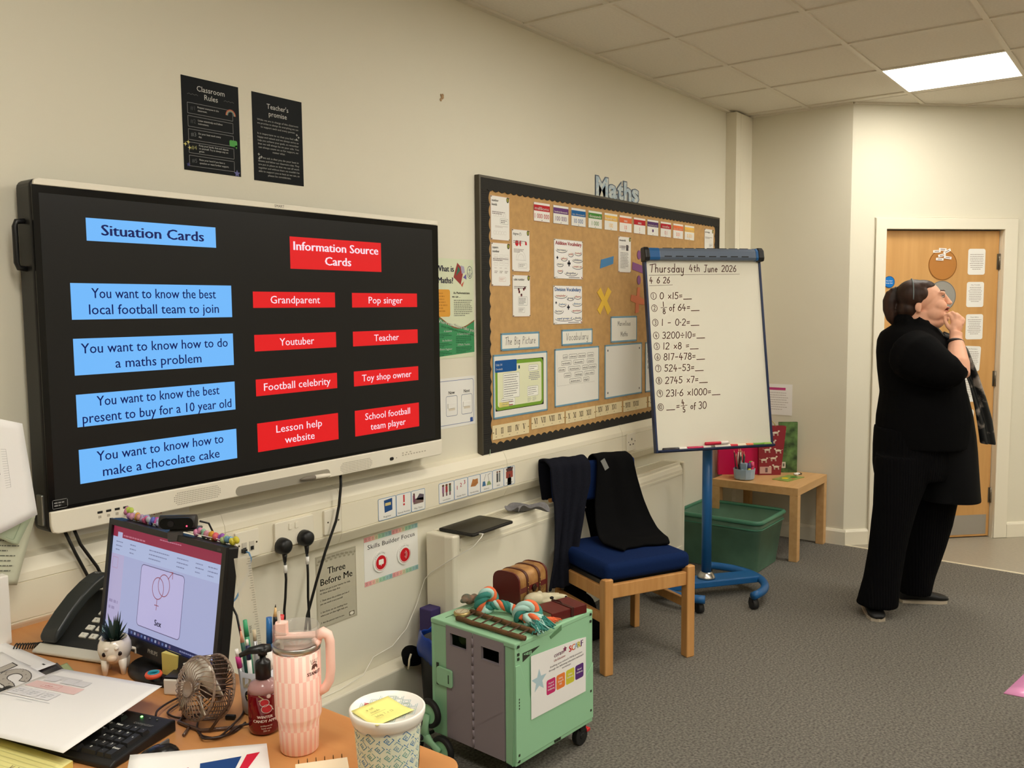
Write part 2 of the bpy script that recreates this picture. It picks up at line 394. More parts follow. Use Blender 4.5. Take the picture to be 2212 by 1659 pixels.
for x in (.38, 1.0):
    for z in (.035, .135): mb.cyl((x, .0275, z), (x, .0285, z), .004, n=8)
mb.build('kick_plate', M('kick_steel', (176, 172, 166), .35, metal=.6), lf)
for z in (.28, 1.049, 1.804):
    mb = MB(); mb.cyl((1.044, .024, z-.05), (1.044, .024, z+.05), .008, n=12)
    for zz in (-.018, .018): mb.cyl((1.044, .024, z+zz-.001), (1.044, .024, z+zz+.001), .0095, n=12)
    mb.box(1.028, 1.044, .0275, .0295, z-.05, z+.05); mb.build('hinge', M('hinge_metal', (120, 112, 98), .4, metal=.8), dr)
mb = MB(); mb.cyl((.30, .03, 1.0), (.30, .022, 1.0), .026, n=20); mb.cyl((.30, .03, 1.0), (.30, -.02, 1.0), .009); mb.tube([(.30, -.02, 1.0), (.36, -.022, 1.0), (.42, -.02, 1.0)], .009)
mb.build('door_handle', STEEL, dr)
# things on the door
def ondoor(name, label, cat, s, z, group=None): return thing(name, label, cat, (DW[0]+s*cos(pi/4)+.03*sin(pi/4), DW[1]-s*sin(pi/4)+.03*cos(pi/4), z), -pi/4, group)
def disc_card(name, label, s, z, r, rgb, txts):
    t = ondoor(name, label, 'disc', s, z)
    MB().cyl((0, 0, 0), (0, -.003, 0), r, n=40).build('disc_plate', M('disc_%d' % rgb[0], rgb, .35), t)
    p = P2(); p.line([(r*.97*cos(a*pi/20), r*.97*sin(a*pi/20)) for a in range(41)], .003, tuple(int(c*.6) for c in rgb))
    p.build('disc_rim_print', t, shp(.003)); return t
disc_card('choice_disc', 'brown round disc with white slips near the top of the door', .650, 1.785, .098, (180, 120, 54), 1)
for k, (dx, dz, a) in enumerate([(-.045, .085, 3), (-.005, .097, -3), (.025, .085, 25), (-.01, .06, 12), (.03, .045, -8), (-.025, .035, -3)]):
    t = ondoor('name_slip', 'small white name slip stuck on the brown door disc', 'slip', .650+dx, 1.785+dz, 'name slips on the door disc')
    p = MB().box(-.026, .026, -.0045-.0006*k, -.0033-.0006*k, -.008, .008).build('slip_card', PAPER, t); t.rotation_euler = (0, radians(-a), -pi/4)
    q = P2(); q.rect(-.016, -.002, .016, .002, (120, 90, 80)); q.build('slip_print', p, lambda x, y, h, k=k: (x, -.0045-.0006*k-h, y))
disc_card('choice_disc', 'grey round disc partly behind the woman\'s head on the door', .650, 1.585, .098, (150, 148, 142), 1)
t = disc_card('door_sign', 'blue round fire door sign at the left edge of the door', .286, 1.677, .037, (28, 118, 200), 1)
p = P2(); p.text('Fire door', 0, .004, .008, (235, 240, 245), bold=.02); p.text('keep shut', 0, -.010, .008, (235, 240, 245), bold=.02)
p.ell(0, 0, .034, .034, (28, 118, 200), l=.5); p.build('sign_print', t, shp(.0035))
for k, (s0, z0, h, b) in enumerate([(.826, 1.721, .165, 0), (.824, 1.514, .161, 1), (.826, 1.306, .162, 1), (.812, 1.105, .161, 1), (.79, .90, .161, 1), (.785, .69, .16, 1), (.785, .44, .146, 1)]):
    words = ['topmost', 'second from the top', 'third from the top', 'slightly tilted, fourth down', 'half hidden, fifth down', 'mostly hidden, sixth down', 'lowest'][k]
    t = ondoor('notice_card', 'white rounded card, '+words+' in the column on the door', 'card', s0, z0, 'white cards down the door')
    MB().prism(rrect(0, 0, .12, h, .014), 0, .0012, lambda a, b_, c: (a, -c, b_)).build('card', LAM, t)
    p = P2()
    if b: p.text(['', 'Class Timetable', 'Prayer Before', 'Class Reminders', 'Home', 'Notices', 'Routine'][k], .06, h-.022, .007, (90, 80, 75))
    p.lines(.012, .03, .108, h-.03, 9, (150, 140, 135), seed=k, al='c', fill=.3); p.build('card_print', t, shp())
    if k == 3: t.rotation_euler = (0, radians(3), -pi/4)

# ------------------------------------------------------------------ dado trunking
mb = MB(); prof = [(0, .702), (-.03, .712), (-.048, .745), (-.05, .75), (-.05, .753), (-.047, .7545), (-.05, .756), (-.05, .852), (-.047, .8535), (-.05, .855), (-.047, .875), (-.03, .908), (0, .918)]
mb.prism(prof, -5.4, 2.23, lambda a, b, h: (h, a, b)); tr = struct(mb.build('trim_4', PLAST))
for k, x in enumerate((-1.63, -1.155, -.19, .82)):
    mb = MB(); mb.prism([(a*1.03, z-.0005 if z < .8 else z+.0005) for a, z in prof], x, x+.028, lambda a, b, h: (h, a, b)); mb.build('trunking_joint', PLAST, tr)
def faceplate(name, label, x0, x1, z0, z1, y=-.05):
    t = thing(name, label, 'socket', (x0, y, z0)); w = x1-x0; h = z1-z0
    MB().prism(rrect(0, 0, w, h, .004), 0, .009, lambda a, b, c: (a, -c, b)).build('face_plate', M('socket_plastic', (234, 228, 210), .25), t, bev=.002)
    return t, w, h
t, w, h = faceplate('network_socket', 'white network socket plate with a blue cable plugged in, left of the twin socket', -1.60, -1.512, .758, .846)
mb = MB(); mb.box(.022, .04, -.011, -.0085, .022, .052); mb.box(.05, .068, -.011, -.0085, .022, .052); mb.build('jack_surround', M('jack_grey', (200, 194, 180), .4), t)
mb = MB(); mb.box(.025, .037, -.0115, -.0105, .024, .036); mb.box(.053, .065, -.0115, -.0105, .024, .036); mb.build('jack_opening', BLACK, t)
for x in (.012, .078): MB().cyl((x, -.0088, .045), (x, -.0102, .045), .003, n=10).build('screw', M('screw_dark', (90, 80, 60), .5, metal=.7), t)
t, w, h = faceplate('twin_socket', 'white double mains socket with two black plugs pushed in', -1.449, -1.288, .760, .846)
for x in (.062, .088):
    MB().prism(rrect(x-.007, .055, x+.007, .075, .002), 0, .003, lambda a, b, c: (a, -.009-c, b)).build('rocker_switch', M('socket_plastic', (1, 1, 1)), t, bev=.001)
t, w, h = faceplate('blank_plate', 'plain blank plate with two screws on the trunking behind the black cable', -1.24, -1.162, .762, .848)
for x in (.015, .063): MB().cyl((x, -.0088, .043), (x, -.0102, .043), .003, n=10).build('screw', M('screw_dark', (1, 1, 1)), t)
t, w, h = faceplate('single_socket', 'small white mains socket on the trunking left of the flip chart', .86, .948, .768, .862)
mb = MB(); mb.box(.040, .048, -.0105, -.009, .055, .067); mb.box(.022, .034, -.0105, -.009, .03, .036); mb.box(.054, .066, -.0105, -.009, .03, .036); mb.build('pin_slot', M('slot_dark', (90, 85, 75), .5), t)
for x in (.01, .078): MB().cyl((x, -.0088, .048), (x, -.0102, .048), .003, n=10).build('screw', M('screw_dark', (1, 1, 1)), t)
# plugs with flex
FLEX = M('black_flex', (18, 18, 18), .45)
def plug(x, z, label):
    t = thing('mains_plug', label, 'plug', (x, -.059, z))
    mb = MB(); mb.lathe([(0, .036), (.016, .035), (.024, .028), (.027, .012), (.027, 0), (0, 0)], 28)
    mb2 = MB(); mb2.T = Matrix.Rotation(pi/2, 4, 'X'); mb2.lathe([(0, .036), (.016, .035), (.024, .028), (.027, .012), (.027, 0), (0, 0)], 28)
    mb2.T = Matrix(); mb2.cyl((0, -.016, -.02), (0, -.016, -.052), .009, .0055, n=14); mb2.build('plug_body', BLACK, t)
    return t
t = plug(-1.426, .769, 'black mains plug in the left half of the double socket')
mb = MB(); mb.tube([(0, -.016, -.05), (.001, -.018, -.11), (-.006, -.02, -.17), (-.012, -.02, -.21), (-.004, -.012, -.33), (0, -.012, -.58)], .0042); mb.build('flex', FLEX, t)
MB().cyl((0, -.0165, -.062), (.0005, -.0175, -.088), .0062, n=12).build('cable_tag', LAM, t)
t = plug(-1.334, .776, 'black mains plug in the right half of the double socket')
mb = MB(); mb.tube([(0, -.016, -.05), (0, -.018, -.12), (-.004, -.02, -.2), (-.002, -.02, -.265), (.004, -.018, -.38), (.004, -.018, -.58)], .0042); mb.build('flex', FLEX, t)
MB().cyl((0, -.0165, -.062), (0, -.0175, -.088), .0062, n=12).build('cable_tag', LAM, t)
mb = MB(); mb.tube([(-1.172, -.07, .985), (-1.176, -.075, .93), (-1.19, -.078, .86), (-1.205, -.078, .81), (-1.25, -.07, .71), (-1.285, -.06, .61), (-1.32, -.05, .50), (-1.34, -.045, .38), (-1.345, -.095, .19)], .0048)
tag(mb.build('power_cable', FLEX), 'long black cable hanging from the big screen down to behind the pink tumbler', 'cable')
for k, pts in enumerate([[(-2.13, -.06, .98), (-2.10, -.062, .9), (-2.06, -.07, .8), (-2.05, -.075, .62)], [(-2.105, -.06, .98), (-2.085, -.062, .92), (-2.045, -.066, .85), (-2.02, -.075, .78), (-2.015, -.08, .60)]]):
    tag(MB().tube(pts, .0045).build('power_cable', FLEX), ['left', 'right'][k]+' one of the two thin black cables dropping from the screen behind the telephone', 'cable')
mb = MB(); mb.tube([(-1.575, -.063, .785), (-1.571, -.085, .783), (-1.568, -.09, .765), (-1.575, -.085, .72), (-1.62, -.08, .65), (-1.68, -.08, .61), (-1.78, -.085, .60), (-1.88, -.085, .52), (-1.92, -.09, .30), (-1.92, -.095, .02)], .003)
o = tag(mb.build('network_cable', M('blue_cable', (96, 140, 178), .4)), 'thin blue network cable curving from the wall socket behind the monitor', 'cable')
MB().box(-1.581, -1.569, -.075, -.06, .780, .792).build('cable_plug', BLACK, o)
# white charger cable to tablet
mb = MB(); mb.tube([(-.608, -.245, .660), (-.625, -.255, .655), (-.66, -.24, .62), (-.70, -.15, .56), (-.705, -.06, .50), (-.69, -.012, .46), (-.74, -.012, .37), (-.80, -.012, .29), (-.88, -.012, .245), (-.98, -.012, .235), (-1.07, -.05, .205), (-1.18, -.05, .192), (-1.30, -.05, .190)], .0017)
tag(mb.build('charger_cable', M('white_flex', (236, 232, 222), .4)), 'thin white charging cable hanging from the tablet down past the radiator', 'cable')

# ------------------------------------------------------------------ radiator in its casing
RADM = M('radiator_enamel', (233, 227, 208), .3, spec=.45)
t = thing('radiator', 'long white low-surface radiator casing with a slotted top along the wall', 'radiator', (0, 0, 0))
ra, rb = -.69, 1.37
mb = MB(); mb.prism([(-.155, .14), (-.155, .612), (-.148, .632), (-.13, .645), (-.125, .645), (-.125, .14)], ra+.045, rb-.045, lambda a, b, h: (h, a, b)); mb.build('front_panel', RADM, t)
for x0, x1, nm in ((ra, ra+.05, 0), (rb-.05, rb, 1)):
    mb = MB(); cap = [(x0, -.02), (x0, -.12), (x0+.012, -.152), (x0+.03, -.16), (x1, -.16), (x1, -.02)] if nm == 0 else [(x0, -.02), (x0, -.16), (x1-.03, -.16), (x1-.012, -.152), (x1, -.12), (x1, -.02)]
    mb.prism(cap, .13, .652); mb.build('end_cap', RADM, t, bev=.008, seg=3)
mb = MB(); mb.box(ra+.05, rb-.05, -.13, -.02, .628, .632); mb.box(ra+.05, rb-.05, -.14, -.125, .64, .652); mb.box(ra+.05, rb-.05, -.03, -.018, .632, .652)
x = ra+.06
while x < rb-.06: mb.box(x, x+.0035, -.128, -.03, .632, .65); x += .0095
mb.build('top_grille', RADM, t)
mb = MB(); mb.box(ra+.05, rb-.05, -.158, -.154, .585, .596); mb.box(ra+.05, rb-.05, -.16, -.125, .13, .17); mb.build('front_rail', RADM, t)
mb = MB(); mb.box(ra+.05, rb-.05, -.125, -.03, .15, .62); mb.build('heater_core', M('core_grey', (120, 114, 100), .6), t)
mb = MB(); mb.cyl((rb, -.10, .60), (rb+.02, -.10, .60), .012, n=16); mb.build('valve_knob', RADM, t)
# tablet on radiator
t = thing('tablet', 'black tablet in a dark case lying on the radiator with a white charging lead', 'tablet', (-.51, -.135, .6525), radians(1))
def tb(x0, x1, y0, y1): return rrect(x0, y0, x1, y1, .012)
MB().prism(tb(-.135, .135, -.09, .09), 0, .011).build('case', M('tablet_case', (30, 28, 26), .55), t, bev=.003)
MB().prism(tb(-.129, .129, -.084, .084), .011, .0125).build('glass', GLASSBLK, t)
mb = MB(); mb.tube([(-.1, -.092, .006), (-.1, -.112, .008)], .0035); mb.build('lead_tip', M('white_flex', (1, 1, 1)), t)
# grey cloth
def fold(u, v):
    x = (u-.5)*.15+.015*sin(v*7); y = (v-.5)*.11+.02*sin(u*5)
    z = .012+.018*abs(sin(u*6.5+v*3))*(1-.3*v)+.012*sin(v*9+u*4)
    return (x, y-.02, max(z, .004))
mb = MB(); mb.grid(fold, 22, 12); o = mb.build('grey_cloth', M('grey_cloth', (122, 120, 122), .95, noise=.15, nscale=80, bump=.4, bscale=200), mods=[('SOLIDIFY', dict(thickness=.005, offset=1)), ('SUBSURF', dict(levels=1, render_levels=1))])
o.location = (-.17, -.12, .653); o.rotation_euler = (0, 0, radians(-20)); tag(o, 'crumpled grey cloth lying on the radiator grille beside the tablet', 'cloth')
# ------------------------------------------------------------------ interactive display
t = thing('interactive_display', 'very large wall screen with white bezels showing blue and red word cards', 'screen', (0, 0, 0))
X0, X1, ZB, ZT = -2.182, -.675, .972, 1.868; YF = -.10
BEZ = M('screen_bezel', (232, 226, 210), .35)
MB().prism(rrect(X0, ZB, X1, ZT, .02), .02, .093, lambda a, b, h: (a, -h, b)).build('housing', BLACK, t, bev=.006, seg=3)
mb = MB(); mb.prism([(X0+.006, 1.852), (X1-.004, 1.852), (X1-.004, ZT), (X0+.02, ZT+.001), (X0+.009, ZT-.004)], .092, .101, lambda a, b, h: (a, -h, b)); mb.build('top_bezel', BEZ, t, bev=.002)
mb = MB(); mb.prism([(X0+.004, 1.03), (X0+.004, ZB+.02), (X0+.008, ZB+.004), (X0+.022, ZB-.001), (X1-.01, ZB-.001), (X1-.002, ZB+.006), (X1-.002, 1.03)], .092, .104, lambda a, b, h: (a, -h, b)); bz = mb.build('bottom_bezel', BEZ, t, bev=.003)
MB().box(X0+.003, X1-.002, -.099, -.092, 1.031, 1.851).build('glass', GLASSBLK, t)
mb = MB(); mb.box(X0-.006, X0+.004, -.08, -.05, ZB+.02, ZB+.1); mb.build('corner_guard', M('guard_metal', (150, 150, 145), .3, metal=.8), t, bev=.003)
mb = MB(); mb.tube([(X0+.004, -.055, 1.765), (X0-.018, -.055, 1.762), (X0-.022, -.055, 1.75), (X0-.022, -.055, 1.66), (X0-.018, -.055, 1.648), (X0+.004, -.055, 1.645)], .007, n=10); mb.build('carry_handle', BLACK, t)
def grille(x0, x1, z):
    mb = MB(); n = int((x1-x0)/.0052)
    for i in range(n):
        for j in range(7):
            x = x0+.0052*i; zz = z-.0165+.0055*j
            if (i < 3 or i > n-4) and abs(j-3) > [0, 1, 2, 3, 3][min(i, n-1-i)+1]: continue
            mb.add([(x, -.1043, zz), (x+.0026, -.1043, zz), (x+.0026, -.1043, zz+.0028), (x, -.1043, zz+.0028)], [(0, 1, 2, 3)])
    mb.build('speaker_grille', M('hole_dark', (150, 143, 128), .7), bz)
grille(-1.832, -1.672, .999); grille(-1.202, -1.048, .993)
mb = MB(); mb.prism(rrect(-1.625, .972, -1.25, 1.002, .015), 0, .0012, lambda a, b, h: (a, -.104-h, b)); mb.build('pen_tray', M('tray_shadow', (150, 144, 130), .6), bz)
mb = MB()
for x in (-2.057, -2.033, -2.009, -1.985): mb.box(x, x+.014, -.1048, -.1042, 1.003, 1.009)
mb.build('port', BLACK, bz)
mb = MB()
for x in (-2.057, -2.033, -2.009): mb.box(x+.002, x+.010, -.1046, -.1042, .99, .997)
for i in range(9): mb.box(-.90+.015*i, -.892+.015*i, -.1046, -.1042, .996, 1.0)
for i in range(3): mb.box(-.90+.02*i, -.892+.02*i, -.1046, -.1042, 1.004, 1.008)
mb.build('port_marking', M('mark_grey', (180, 172, 155), .6), bz)
mb = MB(); mb.prism(rrect(-.965, .987, -.945, .999, .006), 0, .001, lambda a, b, h: (a, -.1042-h, b)); mb.cyl((-.93, -.1042, .993), (-.93, -.105, .993), .0015, n=8); mb.build('infrared_window', BLACK, bz)
p = P2(); p.text('SMART', -1.425, 1.857, .0085, (110, 104, 95)); p.build('maker_name', bz, lambda x, y, h: (x, -.1012-h, y))
# slide
BL, RD, NV, WH = eink((112, 184, 250)), eink((226, 16, 24)), eink((22, 34, 92)), eink((250, 225, 235))
p = P2(); p.rect(-2.163, 1.04, -.71, 1.833, eink((9, 8, 8), .6), 0)
TWD = {'Situation Cards': .306, 'Information Source': .375, 'Cards': .115, 'You want to know the best': .375, 'local football team to join': .392, 'You want to know how to do': .445, 'a maths problem': .262, 'present to buy for a 10 year old': .455, 'You want to know how to': .39, 'make a chocolate cake': .36, 'Grandparent': .20, 'Pop singer': .17, 'Youtuber': .14, 'Teacher': .124, 'Football celebrity': .272, 'Toy shop owner': .25, 'Lesson help': .188, 'website': .122, 'School football': .228, 'team player': .178}
def card(x0, z0, x1, z1, col, tcol, rows, cap, bold=0, jit=0):
    p.rect(x0, z0, x1, z1, col, 1); n = len(rows); H = z1-z0; W_ = x1-x0; step = cap*1.62
    for i, r in enumerate(rows): p.text(r, (x0+x1)/2, (z0+z1)/2+step*((n-1)/2-i)-cap*.48, cap, tcol, bold=bold+.006, width=TWD.get(r), l=2)
card(-2.047, 1.721, -1.659, 1.78, BL, NV, ['Situation Cards'], .028, .022)
card(-1.387, 1.668, -.982, 1.77, RD, WH, ['Information Source', 'Cards'], .0275, .022)
for z0, z1, r in ((1.517, 1.611, ['You want to know the best', 'local football team to join']), (1.373, 1.468, ['You want to know how to do', 'a maths problem']), (1.238, 1.323, ['You want to know the best', 'present to buy for a 10 year old']), (1.089, 1.179, ['You want to know how to', 'make a chocolate cake'])):
    card(-2.096, z0, -1.612, z1, BL, NV, r, .0262)
for z0, z1, a, b in ((1.544, 1.594, ['Grandparent'], ['Pop singer']), (1.410, 1.461, ['Youtuber'], ['Teacher']), (1.271, 1.323, ['Football celebrity'], ['Toy shop owner']), (1.096, 1.186, ['Lesson help', 'website'], ['School football', 'team player'])):
    card(-1.535, z0, -1.203, z1, RD, WH, a, .0235)
    card(-1.126, z0-.001, -.80, z1-.001, RD, WH, b, .0235)
p.build('display_picture', t, lambda x, y, h: (x, -.0992-h, y))
p = P2(); p.frame(X0+.012, 1.036, X0+.05, 1.058, .002, .0012, (150, 150, 150)); p.lines(X0+.016, 1.04, X0+.046, 1.054, 2, (150, 150, 150), seed=3); p.build('energy_sticker', t, lambda x, y, h: (x, -.0995-h, y))
# pen
t = thing('screen_pen', 'grey and white pen resting in the tray under the big screen', 'pen', (-1.335, -.112, .985), rot=(0, radians(2), 0))
MB().tube([(-.048, 0, 0), (-.035, 0, 0), (0, 0, 0), (.012, 0, 0)], .006, radii=[.002, .0055, .0075, .0075], n=14).build('pen_tip', M('pen_grey', (120, 112, 100), .5), t)
MB().tube([(.012, 0, 0), (.05, 0, 0), (.075, 0, 0), (.08, 0, 0)], .007, radii=[.0075, .0075, .006, .003], n=14).build('pen_barrel', BEZ, t)
# white usb plug with lead
t = thing('usb_plug', 'white plug with a bent lead sticking out of the lower left corner of the screen', 'plug', (-1.972, -.104, .992))
MB().box(-.009, .009, -.03, 0, -.006, .006).build('plug_body', M('white_gloss', (240, 236, 228), .25), t, bev=.003)
MB().tube([(0, -.03, 0), (.004, -.05, -.004), (.006, -.06, -.025), (.008, -.07, -.06), (.02, -.1, -.1)], .0032).build('lead', M('white_flex', (1, 1, 1)), t)

# ------------------------------------------------------------------ black posters
DARK = M('poster_black', (14, 17, 19), .5, spec=.12, bump=.15, bscale=9)
GR = (200, 200, 196)
o = sheet('rules_poster', 'black classroom rules poster, left of the two above the big screen', 'poster', -1.689, 1.954, .199, .274, mat=DARK)
p = P2(); p.text('Classroom', .1, .236, .0155, GR); p.text('Rules', .1, .214, .0155, GR)
for k in range(5):
    z = .167-.0385*k; p.frame(.018, z, .175, z+.031, .001, .0011, (150, 150, 150)); p.text('#%d' % (k+1), .035, z+.011, .012, [(70, 72, 74), (70, 72, 74), (110, 112, 114), (150, 148, 100), (90, 92, 94)][k])
for k, r in enumerate([('Respect everyone in the', 'classroom.'), ('Listen attentively and follow', 'instructions.'), ('Do your best work every', 'day.'), ('Keep your hands, feet and objects', 'to yourself. Try to always stay on', 'green.'), ('Raise your hand if you have a', 'question or want further support.')]):
    z = .167-.0385*k
    for i, s_ in enumerate(r): p.text(s_, .052, z+.0225-i*.0085 if len(r) > 2 else z+.019-i*.0095, .0052, GR, al='l')
for s in (-1, 1): p.line([(.1+s*(.045+.006*i)-(.03 if s < 0 else 0)*0, .222+.003*(i % 2)) for i in range(7)], .0009, (110, 112, 110))
for r, c in ((.017, (200, 110, 90)), (.014, (210, 190, 150)), (.011, (120, 150, 150))): p.line([(.168+r*cos(a*pi/10), .183+r*sin(a*pi/10)) for a in range(11)], .0028, c, 2)
p.rr(.160, .089, .188, .108, .005, (86, 160, 84), 3); p.poly([(.178, .092), (.188, .095), (.186, .083)], (86, 160, 84), 3)
for x, y in ((.016, .082), (.006, .075), (.02, .066)): p.star(x, y, .007, (220, 210, 130), 3, n=4, k=.3)
p.star(.184, .008, .012, (110, 110, 160), 3); p.star(.014, .016, .007, (70, 70, 120), 3)
p.build('poster_print', o, shp())
o = sheet('promise_poster', 'black teacher\'s promise poster, right of the two above the big screen', 'poster', -1.440, 1.950, .2, .276, mat=DARK)
p = P2(); p.text("Teacher's", .1, .232, .0155, GR); p.text('promise', .1, .209, .0155, GR)
rows = ['While we are in charge of this classroom', 'we promise to always do everything we can', 'to support each and every person.', '', 'It is important to us that you feel safe,', 'happy and valued and we always strive to', 'help you achieve your goals, so remember', 'that we will always be on your side. You', 'can always count on us for support, no', 'matter what.', '', 'All we ask is that you do your best in', 'lessons and follow our classroom rules. They', 'are put in place so that we can all work', 'together and without them we wouldn\'t be', 'able to support you as best as we can, so', 'please be considerate.']
for i, r in enumerate(rows):
    if r: p.text(r, .1, .19-i*.0108, .0058, (170, 170, 166), width=min(.165, .0042*len(r)))
for x, y in ((.176, .165), (.183, .158), (.174, .15), (.02, .083), (.03, .076), (.021, .07)): p.star(x, y, .005, (180, 180, 175), 3, n=4, k=.35)
p.build('poster_print', o, shp())
# chipped paint
mb = MB()
for k in range(9): a = random.random()*6; r = random.random()*.012; mb.ell((-.527+r*cos(a), -.0012, 2.369+r*1.5*sin(a)), (.004+random.random()*.004, .0012, .004+random.random()*.006), 8, 5)
tag(mb.build('plaster_chip', M('chip', (170, 140, 105), .9)), 'small chipped mark in the paint high on the wall right of the black posters', 'paint mark')

# ------------------------------------------------------------------ sheets under the big screen
GRN, BLU = (196, 190, 174), (70, 130, 180)
o = sheet('three_before_me_poster', 'grey Three Before Me poster under the trunking beside the black cable', 'poster', -1.236, .412, .19, .262, mat=M('grey_paper', (186, 180, 160), .5))
p = P2(); p.frame(.004, .004, .186, .258, .002, .001, (150, 140, 115)); p.text('Three', .095, .190, .024, (30, 30, 28), bold=.012); p.text('Before Me', .095, .155, .024, (30, 30, 28), bold=.012, width=.15)
for i, (y, s_) in enumerate([(.136, 'Before you go to your teacher for help,'), (.124, 'try these three steps first:'), (.098, '1. Think about the problem and see if'), (.086, 'you can work it out yourself.'), (.056, '2. See if you can see anything from'), (.044, 'where you are that might help you.'), (.018, '3. Ask the person next to you.')]): p.text(s_, .016, y, .0062, (50, 48, 44), al='l', it=.2, bold=.01)
for k in range(26):
    x = .008+.007*k; d = .018-.012*abs(sin(k*pi/25)) ; p.ell(x, .25-d*.6-.006*cos(k*2.1), .006, .004, (158, 152, 132), 1, 8)
    p.line([(x, .238), (x+.006, .252)], .0008, (120, 114, 96), 2)
p.rr(.15, .01, .176, .026, .003, (120, 112, 95), 2); p.ell(.163, .018, .010, .006, (225, 220, 205), 3)
p.build('poster_print', o, shp())
o = sheet('skills_poster', 'white Skills Builder Focus sheet with two round red badges', 'poster', -1.005, .507, .29, .186, mat=LAM)
p = P2(); cs = [(226, 160, 158), (232, 168, 166), (236, 186, 170), (214, 206, 172), (170, 208, 176), (160, 200, 176), (160, 196, 192), (146, 184, 186)]
for yy in (.0, .168):
    for k in range(16): p.rect(.29*k/16, yy, .29*(k+1)/16, yy+.018, cs[k % 8], 1); p.line([(.29*(k+.5)/16+.0032*cos(a), yy+.009+.0045*sin(a)) for a in [j*pi/4 for j in range(8)]], .001, tuple(int(c*.6) for c in cs[k % 8]), 2, True)
p.text('Skills Builder Focus', .145, .138, .017, (35, 32, 30), width=.255); p.build('poster_print', o, shp())
for k, (cx, cz) in enumerate(((.083, .08), (.212, .08))):
    d = thing('skill_badge', 'round red badge with a '+['speech bubble, left', 'sound wave, right'][k]+' one on the Skills Builder sheet', 'badge', (-1.005+cx, -.0012, .507+cz))
    mb = MB(); mb.cyl((0, 0, 0), (0, -.004, 0), .041, n=40); mb.build('badge_disc', LAM, d)
    p = P2(); p.ell(0, -.004, .027, .027, (200, 26, 38), 1, 32); p.line([(.0305*cos(a), -.004+.0305*sin(a)) for a in [radians(150+8*j) for j in range(31)]], .0016, (200, 26, 38), 1)
    w = 'SPEAKING' if k == 0 else 'LISTENING'
    for i, ch in enumerate(w): a = radians(148-i*(100/len(w))); p.text(ch, .034*cos(a), -.004+.034*sin(a), .0052, (60, 50, 50), rot=a-pi/2)
    if k == 0: p.rr(-.013, -.012, .013, .008, .004, (240, 235, 228), 2); p.poly([(-.004, -.01), (.004, -.01), (-.001, -.019)], (240, 235, 228), 2)
    else:
        for r in (.007, .013, .019): p.line([(-.008+r*cos(a), -.004+r*sin(a)) for a in [radians(-50+10*j) for j in range(11)]], .0022, (240, 235, 228), 2)
    p.build('badge_print', d, shp(.004))
# visual timetable cards on the trunking
def vcard(x, z, w, h, name, draw, label, lab_txt):
    o = sheet('timetable_card', label, 'card', x, z, w, h, y=-.0503, mat=LAM, rad=.005, group='picture timetable cards on the trunking')
    p = P2(); p.frame(.001, .001, w-.001, h-.001, .005, .0018, BLU); draw(p, w, h)
    p.text(lab_txt, w/2, .009, .006, (60, 60, 60), width=min(w*.8, .005*len(lab_txt))); p.build('card_print', o, shp())
def d_reg(p, w, h): p.poly([(w*.35, h*.32), (w*.78, h*.38), (w*.78, h*.92), (w*.32, h*.88)], (38, 76, 130), 1); p.rect(w*.38, h*.62, w*.7, h*.75, (205, 190, 130), 2)
def d_ex(p, w, h): p.rect(w*.47, h*.58, w*.56, h*.92, (200, 40, 45), 1); p.ell(w*.515, h*.48, w*.06, h*.05, (200, 40, 45), 1)
def d_play(p, w, h):
    p.rr(w*.15, h*.35, w*.88, h*.6, .003, (120, 100, 96), 1); p.poly([(w*.35, h*.55), (w*.6, h*.8), (w*.92, h*.72), (w*.9, h*.45)], (92, 84, 96), 1); p.ell(w*.2, h*.82, w*.06, h*.05, (90, 60, 50), 2); p.rect(w*.12, h*.45, w*.27, h*.78, (120, 70, 90), 2)
def d_lun(p, w, h):
    for i, c in enumerate([(150, 110, 140), (160, 60, 60), (90, 110, 90)]): p.ell(w*(.28+.22*i), h*.85, w*.08, h*.055, (100, 70, 50), 2); p.rect(w*(.21+.22*i), h*.5, w*(.35+.22*i), h*.8, c, 1); p.rect(w*(.23+.22*i), h*.32, w*(.33+.22*i), h*.5, (120, 90, 100), 1)
def d_num(p, w, h):
    for i in range(3): p.text(str(i+1), w*(.22+.27*i), h*(.48+.1*i), h*.2, (196, 50, 80), bold=.02)
def d_hand(p, w, h): p.poly([(w*.22, h*.45), (w*.4, h*.82), (w*.55, h*.78), (w*.8, h*.8), (w*.82, h*.55), (w*.6, h*.42)], (176, 120, 70), 1); p.line([(w*.3, h*.5), (w*.75, h*.6)], .001, (130, 84, 45), 2)
def d_sci(p, w, h): p.poly([(w*.15, h*.3), (w*.45, h*.3), (w*.38, h*.55), (w*.2, h*.55)], (70, 110, 150), 1); p.poly([(w*.5, h*.3), (w*.9, h*.3), (w*.78, h*.5), (w*.6, h*.5)], (140, 160, 110), 1); p.line([(w*.3, h*.6), (w*.45, h*.9)], .002, (90, 90, 90), 2); p.line([(w*.7, h*.5), (w*.62, h*.85), (w*.82, h*.9)], .002, (120, 120, 120), 2)
def d_psh(p, w, h):
    for i, c in enumerate([(70, 70, 70), (120, 130, 125)]): p.ell(w*(.42+.2*i), h*.86, w*.07, h*.05, (110, 80, 60), 2); p.rect(w*(.35+.2*i), h*.32, w*(.49+.2*i), h*.8, c, 1)
def d_home(p, w, h): p.rect(w*.2, h*.4, w*.82, h*.75, (150, 70, 60), 1); p.poly([(w*.25, h*.75), (w*.78, h*.75), (w*.85, h*.95), (w*.2, h*.92)], (84, 60, 60), 2); p.rect(w*.45, h*.4, w*.58, h*.6, (90, 60, 60), 3)
x = -.977
